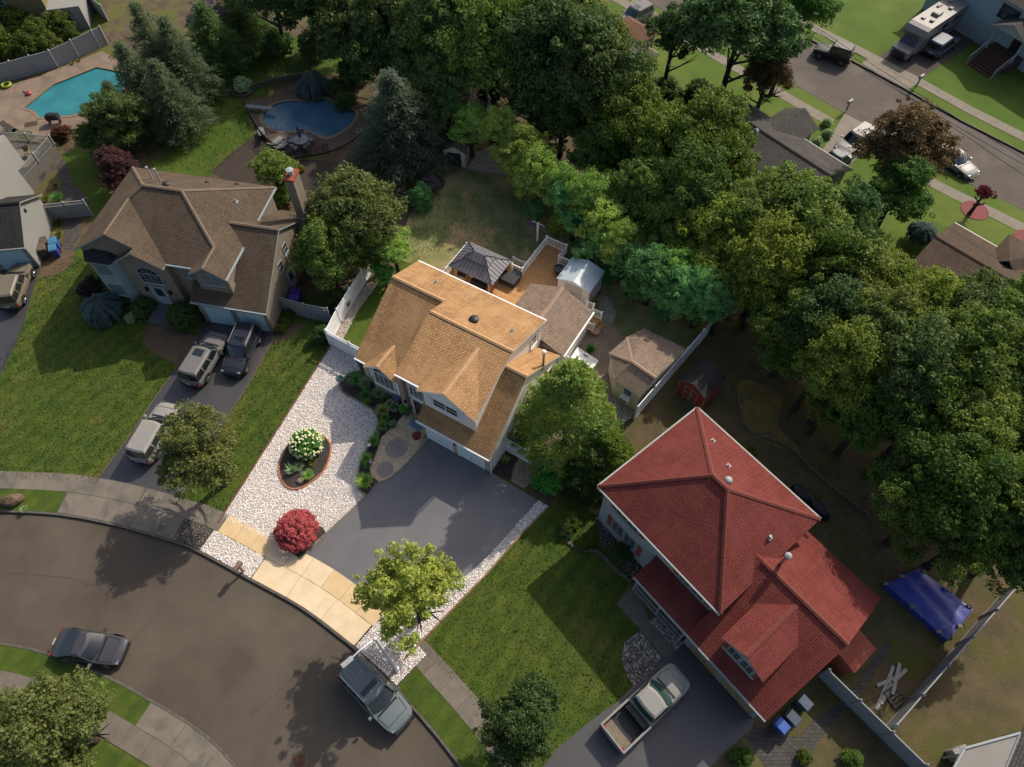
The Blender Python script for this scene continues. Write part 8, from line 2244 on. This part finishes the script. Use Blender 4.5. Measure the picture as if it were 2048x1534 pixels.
c = HW(.7, 10.2, DZ); r = root('grill', c, math.radians(HR), 'small grey grill in the corner of the side landing', 'grill'); b = MB(); b.box(-.3, .3, -.2, .2, .1, .6); b.build('cabinet', plain('grill_grey', C(176, 172, 166), .4), r); b = MB(); b.lathe([(.3, .6), (.26, .75), (.001, .8)], 10, sx=1.0, sy=.7); b.build('lid', m_dark, r)

# ---------------------------------------------------------------- red house yard
tp = [P(1763, 1173), P(1831, 1142), P(1936, 1224), P(1887, 1284)]
cen = sum(tp, Vector((0, 0, 0))) / 4
r = root('tarpaulin_cover', (cen.x, cen.y, 0), 0, 'blue tarpaulin stretched over a long low frame in the dry yard', 'tarpaulin')
m_tarp = mat('blue_tarp', C(54, 66, 148), C(46, 56, 130), scale=1.2, c3=C(96, 132, 150), s3=1.6, lo3=.64, hi3=.7, rough=.45, spec=.5)
b = MB(); N1, N2 = 14, 9
top = []
for i in range(N1 + 1):
    for j in range(N2 + 1):
        s, t = i / N1, j / N2
        p = (tp[0].lerp(tp[3], s)).lerp(tp[1].lerp(tp[2], s), t) - cen
        e_ = min(s, 1 - s) * 4; f_ = min(t, 1 - t) * 4
        z = .62 + .10 * math.sin(s * 21) * .25 + .05 * math.sin(t * 17 + s * 5) - .08 * math.exp(-min(e_, f_) * 3)
        top.append((p.x, p.y, z))
b.add(top, [(i * (N2 + 1) + j, (i + 1) * (N2 + 1) + j, (i + 1) * (N2 + 1) + j + 1, i * (N2 + 1) + j + 1) for i in range(N1) for j in range(N2)])
rim = [i * (N2 + 1) for i in range(N1 + 1)] + [N1 * (N2 + 1) + j for j in range(1, N2 + 1)] + [i * (N2 + 1) + N2 for i in range(N1 - 1, -1, -1)] + [j for j in range(N2 - 1, 0, -1)]
low = [Vector(top[k]) * 1 for k in rim]
o_ = len(b.v); b.v += [tuple(top[k]) for k in rim] + [(p.x * 1.03, p.y * 1.03, .02 + .06 * random.random()) for p in low]
n = len(rim)
for k in range(n):
    b.f.append([o_ + k, o_ + (k + 1) % n, o_ + n + (k + 1) % n, o_ + n + k]); b.mi.append(0); b.uv.append(None)
b.build('sheet', m_tarp, r, smooth=60)
for i, k in enumerate(range(0, n, 6)):
    p = Vector(top[rim[k]]); b = MB(); b.box(p.x - .14, p.x + .14, p.y - .1, p.y + .1, p.z - .02, p.z + .14); b.build('weight', mat('concrete_block', C(118, 116, 106), C(100, 98, 90)), r)
c = P(1690, 1318, .4); r = root('air_conditioner', (c.x, c.y, 0), math.radians(-50), 'dim white air conditioner unit beside the red eave', 'air conditioner'); b = MB(); b.box(-.45, .45, -.45, .45, 0, .8); b.build('cabinet', m_trim_dim, r); b = MB(); b.lathe([(.36, .8), (.36, .83), (.001, .84)], 16); b.build('fan_grille', m_dark, r)
c = P(1703, 1340, .3); r = root('lattice_panel', (c.x, c.y, 0), math.radians(-50 + 78), 'white lattice panel leaning by the air conditioner', 'lattice'); b = MB()
for k in range(6):
    b.box(-.55 + k * .2, -.5 + k * .2, -.02, .02, 0, .85); b.box(-.55, .5, .02, .04, .03 + k * .15, .08 + k * .15)
b.build('lattice_grid', m_trim_dim, r, kind='stuff')
for i, (x, y, rz, L) in enumerate(((1770, 1375, 55, 3.0), (1780, 1372, 50, 2.6), (1775, 1362, 20, 1.6), (1790, 1358, 62, 2.0), (1797, 1352, 35, 1.2))):
    c = P(x, y); b = MB(); b.box(-L / 2, L / 2, -.1, .1, .02 + i * .04, .055 + i * .04); o = b.build('plank', m_trim_dim, None, label=['longest white plank of the pile by the dim white fence', 'second long white plank of the pile by the dim white fence', 'short white plank lying across the pile', 'slanted white plank on top of the pile', 'shortest white plank at the end of the pile'][i], cat='plank', group='white planks by the grey fence'); o.location = (c.x, c.y, 0); o.rotation_euler = (0, 0, math.radians(rz))
c = P(1789, 1393); r = root('pallet', (c.x, c.y, 0), .5, 'grey wooden pallet beside the white planks', 'pallet')
for k in range(5):
    b = MB(); b.box(-.5, .5, -.5 + k * .22, -.36 + k * .22, .1, .13); b.build('slat', mat('grey_wood', C(88, 84, 76), C(74, 70, 64), scale=3), r)
for k in range(3):
    b = MB(); b.box(-.5 + k * .45, -.4 + k * .45, -.5, .5, 0, .1); b.build('bearer', MATS['grey_wood'], r)
for i, (x, y) in enumerate(((1604, 988), (1640, 1018))):
    c = P(x, y, .6); r = root('covered_grill', (c.x, c.y, 0), math.radians(-50), ['black covered grill behind the red roof ridge', 'black covered furniture at the far corner of the red roof'][i], 'grill'); b = MB(); b.lathe([(.6, 0), (.62, .5), (.55, .9), (.3, 1.05), (.001, 1.08)], 8, sx=1.4, sy=.75); b.build('cover', plain('black_cover', (0.012, 0.013, 0.018), .5), r)
crate(1908, 1508, .0, .9, .6, .9, 20, 'white utility box beside the gable wall', m_trim_dim, 'utility_box', 'box')
# tar lines and stains on the street
m_tar = plain('tar_line', C(64, 58, 52), .7)
for pts in ([(0, 1145), (80, 1150), (150, 1160), (200, 1178)], [(500, 1430), (560, 1380), (600, 1335), (650, 1290)], [(250, 1290), (300, 1240), (330, 1200)], [(380, 1534), (430, 1500), (470, 1470)]):
    w_ = smooth_poly(gp(pts), 6, False); w_ = [p + Vector((random.uniform(-.05, .05), random.uniform(-.05, .05), 0)) for p in w_]
    o2 = offset_line(w_, .035)
    sheet('tar_line', [(p.x, p.y) for p in w_] + [(p.x, p.y) for p in reversed(o2)], -.125, m_tar)
c = P(598, 1522); sheet('manhole_cover', [(c.x + .34 * math.cos(k * .35), c.y + .34 * math.sin(k * .35)) for k in range(18)], -.122, mat('rusty_iron', C(92, 60, 44), C(74, 52, 42), scale=6), label='rusty manhole cover in the street')
